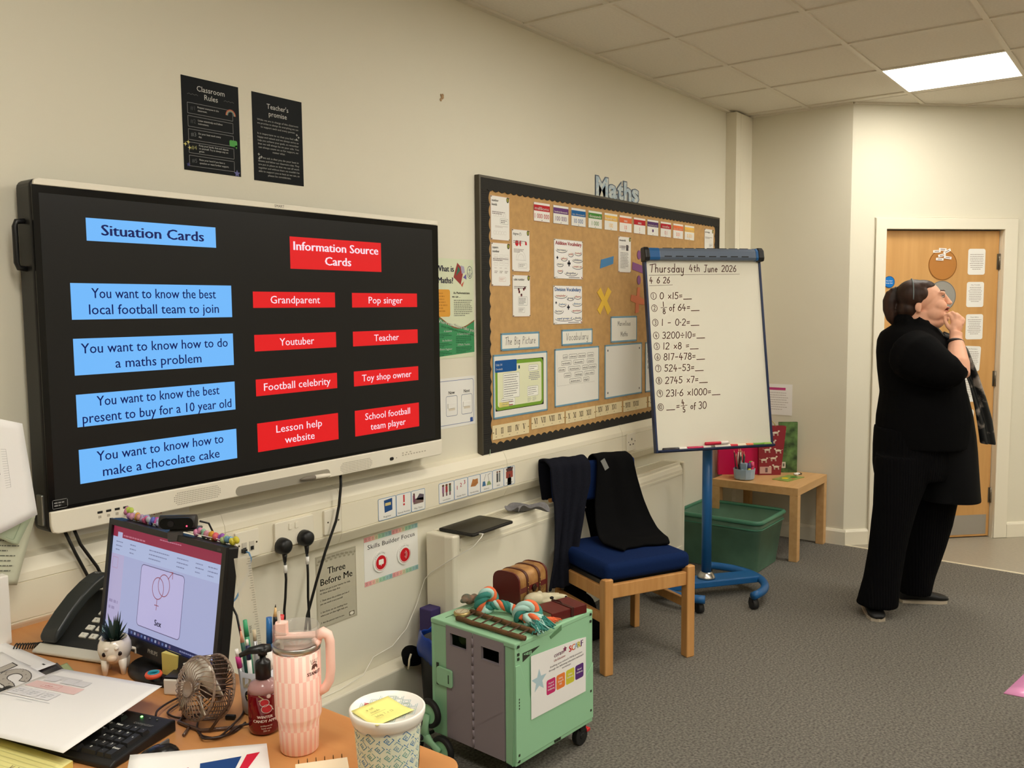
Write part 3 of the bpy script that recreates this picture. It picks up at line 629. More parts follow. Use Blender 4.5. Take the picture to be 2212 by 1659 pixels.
for w, f_, nm, tx in ((.094, d_reg, 'a blue book', 'Register'), (.082, d_ex, 'a red exclamation mark', 'Special Activity'), (.078, d_play, 'a playground', 'Play Time')):
    vcard(x, .757, w, .083, nm, f_, 'small picture card of '+nm+' on the trunking, left set of three', tx); x += w
x = -.642
for w, f_, nm, tx in ((.094, d_lun, 'three children', 'Lunchtime'), (.086, d_num, 'red 1 2 3', 'Number Work'), (.083, d_hand, 'a brown hand', 'Handwriting'), (.083, d_sci, 'science flasks', 'Science'), (.08, d_psh, 'two people', 'PSHE'), (.08, d_home, 'a red house', 'Home Time')):
    vcard(x, .760, w, .082, nm, f_, 'small picture card of '+nm+' on the trunking, right set of six', tx); x += w
# posters half hidden behind the screen
o = sheet('maths_poster', 'cream, orange and green What is Maths poster right of the big screen', 'poster', -.76, 1.333, .414, .405, mat=M('pale_green_paper', (214, 220, 190), .5))
p = P2(); p.text('What is', .287, .352, .024, (34, 30, 62), al='r', bold=.03); p.text('Maths?', .282, .305, .024, (34, 30, 62), al='r', bold=.03)
p.rr(.05, .17, .262, .28, .01, (222, 160, 66)); p.lines(.06, .175, .25, .27, 8, (190, 130, 50), seed=1)
p.poly([(.0, 0), (.414, .02), (.414, .15)]+[(.414-.0138*i, .155-.035*sin(i*.21)+.02*(i/30)) for i in range(1, 31)], (70, 148, 98), 1); p.line([(.414-.0138*i, .152-.035*sin(i*.21)+.02*(i/30)) for i in range(31)], .004, (160, 90, 60), 2)
p.text('Where can Maths take you?', .30, .125, .014, (235, 240, 225), bold=.02, width=.25, rot=-.2, l=3)
p.text('With Maths you could become...', .31, .107, .009, (30, 70, 45), width=.22, rot=-.2, l=3)
p.text('As Mathematicians', .335, .262, .0095, (40, 38, 40), bold=.02); p.text('we can ...', .30, .247, .0095, (40, 38, 40), bold=.02)
p.lines(.285, .17, .404, .24, 9, (120, 124, 110), seed=2); p.text('A Game Designer', .345, .094, .008, (225, 240, 225), bold=.02, l=3); p.lines(.295, .06, .4, .09, 4, (40, 100, 65), seed=5, l=3)
p.text('A Maths Teacher', .345, .05, .008, (225, 240, 225), bold=.02, l=3); p.lines(.295, .02, .4, .046, 4, (40, 100, 65), seed=6, l=3)
for y, s_ in ((.108, 'A Scientist'), (.07, 'An Architect'), (.035, 'A Software Engineer')): p.text(s_, .27, y, .008, (225, 240, 225), al='r', bold=.02, l=3); p.lines(.14, y-.024, .272, y-.004, 3, (40, 100, 65), seed=8, l=3)
p.poly([(.285, .33), (.31, .39), (.35, .36), (.33, .3)], (150, 64, 60)); p.poly([(.30, .335), (.315, .375), (.33, .36)], (60, 110, 90), 2); p.poly([(.33, .38), (.352, .375), (.358, .35), (.338, .345)], (170, 165, 185), 2); p.poly([(.345, .33), (.365, .345), (.367, .322)], (110, 100, 160), 2); p.poly([(.33, .30), (.352, .315), (.34, .29)], (196, 110, 90), 3)
p.line([(.389+.0165*cos(a), .352+.025*sin(a)) for a in [j*pi/10 for j in range(20)]], .002, (40, 50, 100), 2, True); p.line([(.389, .37), (.389, .335)], .002, (40, 50, 100), 2); p.line([(.383, .362), (.395, .362)], .002, (40, 50, 100), 2); p.line([(.377, .35), (.389, .332), (.401, .35)], .002, (40, 50, 100), 2)
p.build('poster_print', o, shp())
o = sheet('now_next_board', 'white Now and Next card below the What is Maths poster', 'poster', -.78, 1.048, .434, .205, mat=LAM)
p = P2(); p.frame(.02, .012, .424, .193, .01, .002, (90, 110, 160))
for x, s_ in ((.248, 'Now'), (.345, 'Next')): p.frame(x, .048, x+.07, .13, .008, .0018, (90, 105, 140)); p.text(s_, x+.035, .138, .013, (40, 38, 40), bold=.02); p.rect(x+.015, .07, x+.055, .092, (214, 206, 188))
p.rr(.4, .012, .418, .03, .003, (60, 90, 160)); p.build('card_print', o, shp())
for k in range(2): MB().box(.258+.097*k, .303+.097*k, -.004, -.0016, .08, .1).build('picture_tab', LAM, o)

# ------------------------------------------------------------------ Maths lettering
tt = MB()
v, f, (a, b) = tgeo('Maths', .03); k = .1/.72; kx = .44/(b-a)
for z_, nm in ((0, 0),):
    pass
FX = {'M': (0, 1.25), 'a': (.305, 1.0), 't': (.50, 1.02), 'h': (.63, 1.15), 's': (.86, 1.0)}
LET = M('letter_comic', (150, 178, 196), .5, noise=.0, rgb2=(196, 206, 208), nscale=25)
LET = M('letter_comic2', (140, 172, 196), .5, noise=.3, rgb2=(214, 216, 206), nscale=38)
OUTL = M('letter_outline', (92, 104, 120), .5)
xx = .632
for ch in 'Maths':
    v, f, (a, b) = tgeo(ch, .035); v2, f2, _ = tgeo(ch, .075)
    w = {'M': .118, 'a': .088, 't': .062, 'h': .08, 's': .076}[ch]; s = .128; kx = w/(b-a)
    o = MB(); o.add([(xx+(px-a)*kx, -.0004, 2.10+py*s*1.03-.002) for px, py in v2], f2, False); o.add([(xx+(px-a)*kx, -.003, 2.10+py*s*1.03-.002) for px, py in v2], f2, False)
    ob = o.build('wall_letter', OUTL)
    i = MB(); i.add([(xx+(px-a)*kx, -.0036, 2.10+py*s) for px, py in v], f, False); i.build('letter_face', LET, ob)
    tag(ob, 'pale blue patterned cut-out letter %s of the word Maths above the cork board' % ch, 'letter'); xx += w+.004
# ------------------------------------------------------------------ cork board with its cards
t = thing('display_board', 'large brown paper display board with a black scalloped border on the main wall', 'board', (0, -.002, 0))
BX0, BX1, BZ0, BZ1 = -.322, 2.078, .899, 2.08
HESS = M('brown_paper', (190, 150, 96), .8, noise=.09, nscale=34, bump=.15, bscale=120)
BORD = M('border_black', (34, 32, 28), .8, bump=.3, bscale=60)
MB().box(BX0, BX1, -.018, 0, BZ0, BZ1).build('backing_paper', HESS, t)
mb = MB(); w = .010
mb.box(BX0-w, BX0, -.024, 0, BZ0-w, BZ1+w); mb.box(BX1, BX1+w, -.024, 0, BZ0-w, BZ1+w); mb.box(BX0, BX1, -.024, 0, BZ1, BZ1+w); mb.box(BX0, BX1, -.024, 0, BZ0-w, BZ0)
mb.build('board_frame', M('frame_dark', (80, 74, 62), .4, metal=.3), t)
fy = lambda y: (lambda a, b, h: (a, y-h, b))
def strip(x0, x1, z0, z1, n, side):
    pts = []
    if side == 't':
        pts = [(x0, z1), (x0, z0)]+[(x0+(x1-x0)*i/(n*4), z0-.009*abs(sin(pi*i/4))) for i in range(1, n*4)]+[(x1, z0), (x1, z1)]
    if side == 'b':
        pts = [(x0, z0), (x0, z1)]+[(x0+(x1-x0)*i/(n*4), z1+.011*abs(sin(pi*i/4))) for i in range(1, n*4)]+[(x1, z1), (x1, z0)]
    if side == 'l':
        pts = [(x0, z0), (x0, z1), (x1, z1)]+[(x1-.009*abs(sin(pi*i/6)), z1-(z1-z0)*i/(n*6)) for i in range(1, n*6)]+[(x1, z0)]
    if side == 'r':
        pts = [(x1, z0), (x1, z1), (x0, z1)]+[(x0+.009*abs(sin(pi*i/6)), z1-(z1-z0)*i/(n*6)) for i in range(1, n*6)]+[(x0, z0)]
    return pts
def fan(mb, pts, y, edge):
    n = len(pts); q = []
    for i in range(n-1):
        a, b = pts[i], pts[i+1]
        ea, eb = ((a[0], edge), (b[0], edge)) if isinstance(edge, float) else ((edge[0], a[1]), (edge[0], b[1]))
        mb.add([(a[0], y, a[1]), (b[0], y, b[1]), (eb[0], y, eb[1]), (ea[0], y, ea[1])], [(0, 1, 2, 3)])
for side, (x0, x1, z0, z1, n) in {'l': (BX0, -.256, BZ0, BZ1, 22), 'r': (2.022, BX1, BZ0, BZ1, 22), 't': (BX0, BX1, 2.036, BZ1, 56), 'b': (BX0, BX1, BZ0, .944, 50)}.items():
    mb = MB(); pp = strip(x0, x1, z0, z1, n, side); y = -.0195 if side in 'lr' else -.0215
    body = pp[1:-1]
    fan(mb, body, y, {'t': z1, 'b': z0, 'l': (x0,), 'r': (x1,)}[side])
    if side == 'l':
        z = z0
        while z < z1-.006: mb.box(x0+.001, x0+.052, -.0212, -.0195, z, z+.0045); z += .009
    mb.build('scalloped_border', BORD, t, mods=[('SOLIDIFY', dict(thickness=.0015, offset=0))])
BY = -.0212
def bsheet(name, label, x, z, w, h, mat=None, **k): return sheet(name, label, 'card', x, z, w, h, y=BY, mat=mat or LAM, **k)
def pins(o, w, h, cs=None):
    mb = MB()
    for x, z in cs or ((.004, .004), (w-.004, .004), (.004, h-.004), (w-.004, h-.004)): mb.cyl((x, -.001, z), (x, -.005, z), .0022, n=8)
    mb.build('drawing_pin', M('pin_brass', (170, 150, 110), .3, metal=.7), o)
BRD = (70, 132, 176)
def fact(label, x, z, h, title, seed, kind, w=.132):
    o = bsheet('fact_card', label, x, z, w, h, group='tall maths fact cards'); p = P2()
    p.frame(.001, .001, w-.001, h-.001, .002, .0012, (214, 170, 160))
    for i, s_ in enumerate(title): p.text(s_, .008, h-.024-.017*i, .0105, (50, 46, 46), al='l', bold=.02)
    p.ell(w-.012, h-.012, .009, .012, (40, 44, 30)); p.ell(w-.012, h-.012, .006, .008, (150, 150, 60), 2)
    y = h-.03-.017*len(title); p.lines(.01, y-.014, w-.012, y, 2, (120, 110, 110), seed=seed)
    if kind == 0:
        for q in range(5): p.frame(.02+.018*q, .1, .035+.018*q, .112, .004, .0008, (190, 180, 175))
        p.frame(.065, .07, .122, .092, .004, .001, (120, 130, 120)); p.lines(.07, .073, .117, .088, 2, (110, 110, 110), seed=9)
        p.lines(.03, .052, .12, .062, 2, (190, 180, 175), seed=2)
        for q in range(5): p.frame(.02+.018*q, .024, .035+.018*q, .038, .004, .0008, (190, 180, 175))
    if kind == 1:
        for cx in (.02, .056, .092):
            for q in range(4): p.frame(cx, .088+.012*q, cx+.024+.004*(cx > .05), .098+.012*q, .001, .0007, (190, 184, 180))
            p.lines(cx, .074, cx+.028, .08, 1, (190, 182, 178), seed=3); p.lines(cx, .054, cx+.028, .066, 2, (130, 120, 115), seed=4)
        p.frame(.052, .02, .1, .038, .004, .001, (200, 150, 140)); p.lines(.056, .024, .096, .034, 2, (200, 160, 150), seed=5)
    if kind == 2:
        p.ell(.036, h-.06, .013, .013, (196, 40, 52)); p.poly([(.066+.013*cos(radians(a)), h-.06+.013*sin(radians(a))) for a in range(90, 271, 15)], (196, 40, 52)); p.poly([(.098, h-.066), (.112, h-.066), (.109, h-.052), (.098, h-.048)], (196, 40, 52))
        p.lines(.012, h-.102, .09, h-.084, 3, (130, 120, 118), seed=6)
        for r in (.036, .024): p.line([(.066+r*cos(radians(a)), .05+r*1.15*sin(radians(a))) for a in range(0, 181, 12)], .001, (170, 165, 160))
        p.line([(.028, .05), (.104, .05)], .001, (170, 165, 160)); p.frame(.045, .016, .11, .036, .004, .001, (150, 150, 150)); p.lines(.05, .02, .105, .033, 2, (140, 140, 140), seed=7)
    if kind == 3:
        for cx, cy in ((.045, h-.062), (.049, h-.074), (.083, h-.062), (.092, h-.056), (.065, h-.088)): p.rr(cx-.006, cy-.006, cx+.006, cy+.006, .002, (120, 40, 46)); p.rect(cx-.003, cy-.002, cx+.003, cy+.005, (40, 36, 40), 2)
        p.frame(.042, .05, .11, .088, .004, .0012, (140, 140, 140)); p.lines(.046, .054, .106, .084, 5, (120, 118, 118), seed=8)
        p.frame(.042, .018, .09, .04, .004, .0012, (170, 160, 160)); p.lines(.046, .022, .086, .037, 3, (140, 130, 130), seed=9)
    if kind == 4:
        p.rect(.03, h-.07, .07, h-.045, (200, 198, 196)); p.rect(.08, h-.072, .105, h-.042, (80, 76, 78)); p.lines(.02, .02, w-.02, h-.08, 11, (150, 146, 144), seed=12)
    p.build('card_print', o, shp()); pins(o, w, h); return o
fact('tall white fact card at the top left of the board with a glare patch', -.252, 1.827, .186, ['number', 'bonds'], 1, 0)
fact('tall white square number fact card on the left of the board', -.250, 1.631, .184, ['square', 'number'], 2, 1)
fact('tall white degree fact card with red circle segments', -.103, 1.697, .184, ['degree (°)'], 3, 2)
fact('tall white cube number fact card', -.101, 1.497, .184, ['cube number'], 4, 3)
fact('tall white thousandth fact card right of the middle of the board', .823, 1.717, .186, ['thousandth'], 5, 4)
fact('tall white fact card at the top right corner of the board', 1.873, 1.83, .18, ['percentage'], 6, 0, .13)
pv = [('millions', '1 000 000', (188, 40, 48)), ('hundred thousands', '100 000', (104, 62, 122)), ('ten thousands', '10 000', (30, 98, 158)), ('thousands', '1 000', (76, 140, 62)), ('hundreds', '100', (238, 192, 92)), ('tens', '10', (226, 112, 68)), ('ones', '1', (188, 40, 48)), ('decimal point', '.', (88, 54, 108)), ('tenths', '0.1', (184, 36, 52)), ('hundredths', '0.01', (236, 122, 70)), ('thousandths', '0.001', (244, 196, 92))]
px0 = [.064, .221, .375, .529, .683, .834, .986, 1.138, 1.293, 1.448, 1.598]
for (nm, num, c), x in zip(pv, px0):
    w, h = .128, .085
    o = bsheet('place_value_card', 'small place value card reading '+nm+' along the top of the board', x, 1.928, w, h, group='place value cards')
    p = P2(); p.rect(.0, .047, w, .074, c, 1); p.text(nm, w/2, .052, .014 if len(nm) < 10 else .008, (240, 232, 225), bold=.03, width=min(w*.86, .0145*len(nm)) if len(nm) > 5 else None, l=1)
    if num == '.': p.ell(w/2, .026, .009, .009, c, 1)
    else: p.text(num, w/2, .014, .021, c, width=min(w*.9, .0135*len(num)) if len(num) > 4 else None)
    p.rect(w/2-.004, .004, w/2+.004, .007, (120, 100, 100)); p.frame(.0005, .0005, w-.0005, h-.0005, .003, .0008, c)
    p.build('card_print', o, shp())
def vocab(label, x, z, w, h, title, tc, items, mid):
    o = bsheet('vocabulary_poster', label, x, z, w, h, mat=PAPER); p = P2(); p.frame(.001, .001, w-.001, h-.001, .002, .001, (150, 148, 140))
    p.text(title, w/2, h-.026, .0175, tc, bold=.035, width=w*.9)
    for cx, cy, s_, c in items:
        r = .008+.0048*len(s_); p.ell(cx*w+.001, cy*h-.0015, r+.002, .0125, (60, 66, 84), 1); p.ell(cx*w, cy*h, r, .0115, (242, 240, 232), 2); p.text(s_, cx*w, cy*h-.0045, .0105, c, bold=.03, width=r*1.6, l=2)
    for cx, cy, s_ in mid:
        p.rect(cx*w-s_*.35, cy*h-s_, cx*w+s_*.35, cy*h+s_, (36, 38, 52), 1); p.rect(cx*w-s_, cy*h-s_*.35, cx*w+s_, cy*h+s_*.35, (36, 38, 52), 1)
    p.rect(.01, .006, .03, .008, (150, 150, 150)); p.rect(w*.5, .006, w-.03, .009, (110, 110, 110)); p.rect(w-.012, .004, w-.006, .012, (150, 40, 40)); p.build('poster_print', o, shp()); pins(o, w, h)
r_, b_ = (176, 44, 54), (40, 60, 110)
vocab('white Addition Vocabulary poster in the middle of the board', .225, 1.672, .25, .185, 'Addition Vocabulary', (168, 40, 52), [(.25, .73, 'increase', b_), (.57, .64, 'add', r_), (.83, .68, 'total', r_), (.34, .52, 'plus', r_), (.81, .50, 'addition', b_), (.2, .37, 'more', b_), (.81, .33, 'count on', r_), (.2, .2, 'sum', r_), (.58, .15, 'altogether', b_)], [(.11, .53, .008), (.51, .40, .014)])
vocab('white Division Vocabulary poster below the addition one', .218, 1.456, .251, .183, 'Division Vocabulary', (30, 96, 160), [(.25, .74, 'remainder', r_), (.58, .68, 'group', b_), (.84, .72, 'share', r_), (.3, .52, 'halve', (40, 110, 170)), (.82, .53, 'divisor', (40, 110, 170)), (.18, .34, 'factor', b_), (.8, .35, 'quotient', r_), (.38, .15, 'equal groups of', (40, 90, 160)), (.85, .15, 'divide', b_)], [(.09, .56, .007), (.51, .44, .012)])
BLUB = M('blue_backing', (104, 152, 178), .4, noise=.06, nscale=30)
def label_card(label, x, z, w, h, rows, cap, hand=True):
    o = bsheet('title_card', label, x, z, w, h, mat=BLUB); p = P2(); p.rect(.009, .009, w-.009, h-.009, (232, 230, 220), 1)
    for i, r in enumerate(rows):
        un = sum(HW.get(c, HW[' '])[0]+.1 for c in r)*cap; sx = min(1.15, w*(.8 if len(rows) == 1 else .5+.02*len(r))/un); tw = un*sx; yy = h/2+(len(rows)-1)*.028-i*.056-cap*.4
        p.hand(r, (w-tw)/2, yy, cap, .0022, (50, 48, 48), l=2, sx=sx, sl=.08)
    p.build('card_print', o, shp()); pins(o, w, h); return o
label_card('blue edged title card reading The Big Picture', -.19, 1.349, .292, .078, ['The Big Picture'], .034)
label_card('blue edged title card reading Vocabulary', .286, 1.352, .28, .078, ['Vocabulary'], .034)
label_card('blue edged title card reading Marvellous Maths', .745, 1.35, .279, .137, ['Marvellous', 'Maths'], .024)
def bigcard(label, x, z, w, h, fn):
    o = bsheet('display_card', label, x, z, w, h, mat=BLUB); p = P2(); p.rect(.008, .008, w-.008, h-.008, (230, 228, 220), 1); fn(p, w, h); p.build('card_print', o, shp()); pins(o, w, h)
def fbig(p, w, h):
    p.rr(.014, .033, w-.032, h-.028, .004, (32, 34, 22), 2); p.rr(.014, .036, w-.036, h-.03, .02, (122, 164, 56), 3); p.rr(.03, .05, w-.05, h-.046, .012, (228, 230, 196), 4)
    p.rr(.012, h-.078, .17, h-.026, .006, (30, 86, 150), 5); p.text('Unit 14', .02, h-.05, .010, (230, 235, 240), al='l', bold=.02, l=5); p.text('Decimals', .02, h-.068, .009, (230, 235, 240), al='l', bold=.02, l=5)
    p.rr(.182, h-.07, .194, h-.055, .002, (40, 80, 90), 5)
    for a in ((.07, .085, .19, .195), (.055, .05, .155, .085) , (.25, .06+.02, .335, .125), (.26, .195, .335, .222)):
        x0, z0, x1, z1 = a; p.rr(x0, z0, x1, z1, .006, (242, 242, 232), 5); p.frame(x0, z0, x1, z1, .006, .001, (110, 112, 120), 6); p.lines(x0+.006, z0+.004, x1-.006, z1-.004, max(2, int((z1-z0)/.011)), (130, 130, 130), seed=int(x0*100), l=6, fill=.3)
    p.lines(.26, .15, .35, .19, 5, (150, 150, 160), seed=3, l=6, al='c'); p.rect(.04, .048, .11, .07, (226, 214, 130), 6); p.rect(.11, .066, .14, .070, (160, 60, 40), 6); p.rect(.11, .052, .14, .056, (160, 60, 40), 6)
    p.lines(.25, .055, .28, .075, 4, (180, 180, 170), seed=4, l=6); p.lines(.29, .055, .32, .075, 4, (180, 180, 170), seed=5, l=6)
bigcard('blue edged card with a green bordered Decimals page, lower left of the board', -.247, 1.055, .412, .28, fbig)
def fvoc(p, w, h):
    rows = [(.236, [(.09, 'add'), (.16, 'subtract'), (.24, 'decimal'), (.32, 'tenths')]), (.206, [(.10, 'hundredths'), (.21, 'thousandths'), (.32, 'compare')]), (.176, [(.06, 'divide'), (.17, 'decimal point'), (.27, 'whole'), (.34, 'multiple')]), (.146, [(.11, 'column'), (.21, 'exchange'), (.31, 'place value')]), (.116, [(.18, 'decimal place'), (.28, 'digit')])]
    for z, it in rows:
        for x, s_ in it: l_ = .010+.0033*len(s_); p.frame(x-l_, z-.009, x+l_, z+.011, .004, .0014, (80, 80, 84), 2); p.text(s_, x, z-.004, .008, (60, 60, 64), bold=.015, width=l_*1.6, l=2)
    p.line([(.02, .1), (.36, .1)], .0008, (170, 168, 160), 2); p.line([(.02, .1), (.02, .25)], .0008, (170, 168, 160), 2)
bigcard('blue edged white card full of small boxed vocabulary words', .226, 1.062, .403, .278, fvoc)
def fbl(p, w, h):
    for x, z in ((.03, .03), (w-.03, .03), (.03, h-.03), (w-.03, h-.03)): p.ell(x, z, .006, .006, (110, 110, 110), 2, 10)
bigcard('blue edged blank white card left of the flip chart', .686, 1.061, .396, .28, fbl)
def f4(p, w, h):
    for i in range(4): p.hand('14', .02, .22-.03*i, .02, .002, (60, 60, 60), l=2)
    for i in range(3): p.line([(.03+.015*i, .02), (.032+.015*i, .12)], .001, (90, 90, 90), 2)
bigcard('blue edged handwritten card mostly hidden behind the flip chart', 1.122, 1.06, .38, .28, f4)
def serif(p, s_, x, y, h, c):
    """slab-serif Roman numeral, returns end x"""
    for ch in s_:
        if ch == 'I': p.rect(x+.001, y, x+.0048, y+h, c, 2); p.rect(x-.001, y, x+.007, y+.002, c, 2); p.rect(x-.001, y+h-.002, x+.007, y+h, c, 2); x += .0095
        elif ch == 'V': p.line([(x+.001, y+h), (x+.0085, y+.001)], .0042, c, 2); p.line([(x+.0085, y+.001), (x+.0155, y+h)], .002, c, 2); p.rect(x-.002, y+h-.002, x+.005, y+h, c, 2); p.rect(x+.012, y+h-.002, x+.018, y+h, c, 2); x += .0185
        elif ch == 'X': p.line([(x+.001, y+h), (x+.013, y)], .0042, c, 2); p.line([(x+.013, y+h), (x+.001, y)], .002, c, 2); p.rect(x-.002, y+h-.002, x+.005, y+h, c, 2); p.rect(x+.01, y+h-.002, x+.016, y+h, c, 2); p.rect(x-.002, y, x+.005, y+.002, c, 2); p.rect(x+.01, y, x+.016, y+.002, c, 2); x += .0165
    return x
CRM = M('cream_card', (230, 214, 172), .6)
for k, (x, z, w, h, s_) in enumerate([(-.255, .966, .27, .062, 'I II III IV V'), (.035, .979, .273, .056, 'VI VII VIII IX'), (.32, .974, .272, .062, 'X XI XII XIII'), (.598, .978, .264, .057, 'XIV XV XVI'), (.879, .974, .262, .061, 'XVII XVIII'), (1.16, .975, .26, .06, 'XIX XX')]):
    o = bsheet('numeral_strip', 'cream strip of Roman numerals '+s_.split()[0]+' to '+s_.split()[-1]+' along the bottom of the board', x, z, w, h, mat=CRM, group='Roman numeral strips')
    p = P2(); ws = s_.split(); tot = sum(sum({'I': .0095, 'V': .0185, 'X': .0165}[c] for c in q) for q in ws); gap = (w-.05-tot)/max(1, len(ws)-1); xx = .022
    for q in ws: x1 = serif(p, q, xx, .022, .026, (70, 56, 44)); p.rect((xx+x1)/2-.006, .010, (xx+x1)/2+.004, .012, (120, 100, 80), 2); xx = x1+min(gap, .03)
    p.build('strip_print', o, shp()); pins(o, w, h, ((w-.006, h/2), (.004, h/2)))
def cut(name, label, x, z, polys, holes=()):
    o = None
    for i, (pts, c) in enumerate(polys):
        mb = MB(); mb.prism(pts, 0, .0012+.0006*i, lambda a, b, h: (a, -h, b)); q = mb.build(name if o is None else 'cut_piece', M('card_%d_%d_%d' % c, c, .45), o)
        if o is None: o = q; q.location = (x, BY, z)
    return tag(o, label, 'cut-out')
cut('cross_cutout', 'yellow paper cut-out of a multiplication cross', .61, 1.51, [([(.0, .1), (.035, .125), (.072, .078), (.108, .128), (.142, .105), (.098, .058), (.14, .01), (.105, -.015), (.068, .035), (.03, -.012), (.002, .012), (.046, .058)], (228, 186, 60))])
cut('minus_cutout', 'blue paper cut-out of a minus bar', .64, 1.73, [([(.0, .0), (.13, .028), (.135, .068), (.01, .045)], (60, 126, 178))])
cut('plus_cutout', 'orange paper cut-out of a plus sign', .955, 1.50, [([(.05, .0), (.088, .006), (.09, .05), (.15, .045), (.15, .075), (.098, .09), (.105, .14), (.075, .14), (.065, .095), (.005, .10), (.0, .068), (.055, .055)], (218, 120, 78))])
cut('divide_cutout', 'purple paper cut-out of a division sign beside the flip chart', .97, 1.66, [([(.0, .075), (.13, .055), (.135, .095), (.005, .115)], (132, 74, 134)), (_arc(.075, .02, .02, .025, 0, 360, 16)[:-1], (132, 74, 134)), (_arc(.075, .155, .02, .025, 0, 360, 16)[:-1], (132, 74, 134))])
o = MB().tube([(-.283, -.03, .93), (-.286, -.032, .915), (-.288, -.03, .895)], .0025, fl=.4).build('ribbon_scrap', M('pale_green', (200, 220, 190), .6)); tag(o, 'tiny pale green scrap hanging from the lower left corner of the board', 'scrap')

# ------------------------------------------------------------------ flip chart easel
EB = M('easel_blue', (30, 92, 150), .35); NVY = M('easel_navy', (26, 42, 78), .4)
ec = (1.06, -.425)
t = thing('flip_chart_easel', 'whiteboard flip chart easel on a blue wheeled stand with sums written on it', 'easel', (ec[0], ec[1], 0), radians(-37.1))
# local x = board right, -y = towards viewer
mb = MB(); mb.cyl((0, 0, .095), (0, 0, .9), .026, n=24); mb.build('pole', EB, t)
mb = MB(); mb.lathe([(.026, .13), (.034, .125), (.046, .105), (.048, .096), (0, .096)], 24); mb.build('pole_collar', STEEL, t)
mb = MB(); mb.box(-.30, .30, -.06, .06, .06, .095); mb.build('cross_plate', EB, t, bev=.006)
mb = MB(); mb.tube([(.30*cos(radians(a)), .30*sin(radians(a))*1.02, .075) for a in range(-68, 66, 6)], .021, n=12); mb.build('base_tube', EB, t)
mb = MB(); mb.tube([(-.30*cos(radians(a)), .30*sin(radians(a))*1.02, .075) for a in range(-60, 66, 6)], .021, n=12); mb.build('base_tube', EB, t)
for x, y in ((.125, -.265), (-.165, -.235), (.15, .25), (-.15, .25)):
    mb = MB(); mb.cyl((x-.014, y, .028), (x+.014, y, .028), .028, n=22); mb.cyl((x-.0155, y, .028), (x+.0155, y, .028), .012, n=12); c = mb.build('castor', M('castor_rubber', (34, 34, 34), .6), t)
    mb = MB(); mb.box(x-.017, x+.017, y-.012, y+.018, .034, .058); mb.cyl((x, y+.006, .05), (x, y+.006, .075), .007); mb.build('castor_fork', BLACK, c)
bd = bpy.data.objects.new('board', None); COL.objects.link(bd); bd.parent = t
# board plane: centre above the pole, leaning back 9 degrees
tl = radians(9.05); w, h = .645, .972
bd.location = (-.018, -.035, 1.295); bd.rotation_euler = (-tl, 0, 0)
WB = M('whiteboard', (228, 224, 208), .3, spec=.4)
MB().box(-w/2, w/2, -.004, .012, -h/2, h/2).build('writing_surface', WB, bd)
mb = MB(); mb.box(-w/2-.012, -w/2, -.01, .02, -h/2-.008, h/2); mb.box(w/2, w/2+.012, -.01, .02, -h/2-.008, h/2); mb.box(-w/2-.012, w/2+.012, -.01, .02, -h/2-.014, -h/2); mb.build('board_edge', NVY, bd, bev=.002)
mb = MB(); mb.box(-.05, .05, .012, .05, -.3, .2); mb.build('mount_bracket', EB, bd)
mb = MB(); mb.box(-w/2, w/2, -.045, -.006, -h/2-.010, -h/2-.006); mb.box(-w/2, w/2, -.045, -.043, -h/2-.010, -h/2+.001); mb.build('pen_ledge', NVY, bd)
CLP = M('clamp_grey', (104, 116, 134), .3, metal=.3)
mb = MB(); mb.prism([(-.03, 0), (-.036, .012), (-.034, .045), (-.024, .06), (0, .066), (.018, .06), (.02, 0)], -w/2+.065, w/2-.028, lambda a, b, c: (c, a, h/2-.006+b)); mb.build('clamp_bar', CLP, bd, bev=.002)
mb = MB(); mb.prism([(-.031, -.001), (-.037, .012), (-.035, .046), (-.024, .062), (0, .068), (.019, .061), (.021, 0)], -w/2+.008, -w/2+.066, lambda a, b, c: (c, a, h/2-.006+b)); mb.prism([(-.031, -.001), (-.037, .012), (-.035, .046), (-.024, .062), (0, .068), (.019, .061), (.021, 0)], w/2-.028, w/2-.012, lambda a, b, c: (c, a, h/2-.006+b)); mb.build('clamp_sleeve', EB, bd, bev=.002)
for s in (-1, 1):
    mb = MB(); mb.prism([(-.034, -.006), (-.041, .012), (-.038, .05), (-.024, .067), (.01, .07), (.02, .064), (.022, -.004)], s*(w/2+.018) if s < 0 else w/2-.014, -w/2+.01 if s < 0 else w/2+.02, lambda a, b, c: (c, a, h/2-.006+b)); mb.build('clamp_end_cap', BLACK, bd, bev=.006, seg=3)
mb = MB()
for i in range(8): x = -w/2+.09+.063*i; mb.box(x, x+.04, -.0375, -.035, h/2+.008, h/2+.013); mb.box(x, x+.05, -.02, -.017, h/2+.055, h/2+.058)
mb.build('clamp_mark', BLACK, bd)
p = P2(); INK = (84, 48, 36); lw = .0040
X = lambda u: -w/2+u
def wr(s_, x, z, hh, sl=.1, sx=1.0, ww=lw): return p.hand(s_, X(x), z, hh, ww, INK, sx=sx, sl=sl)
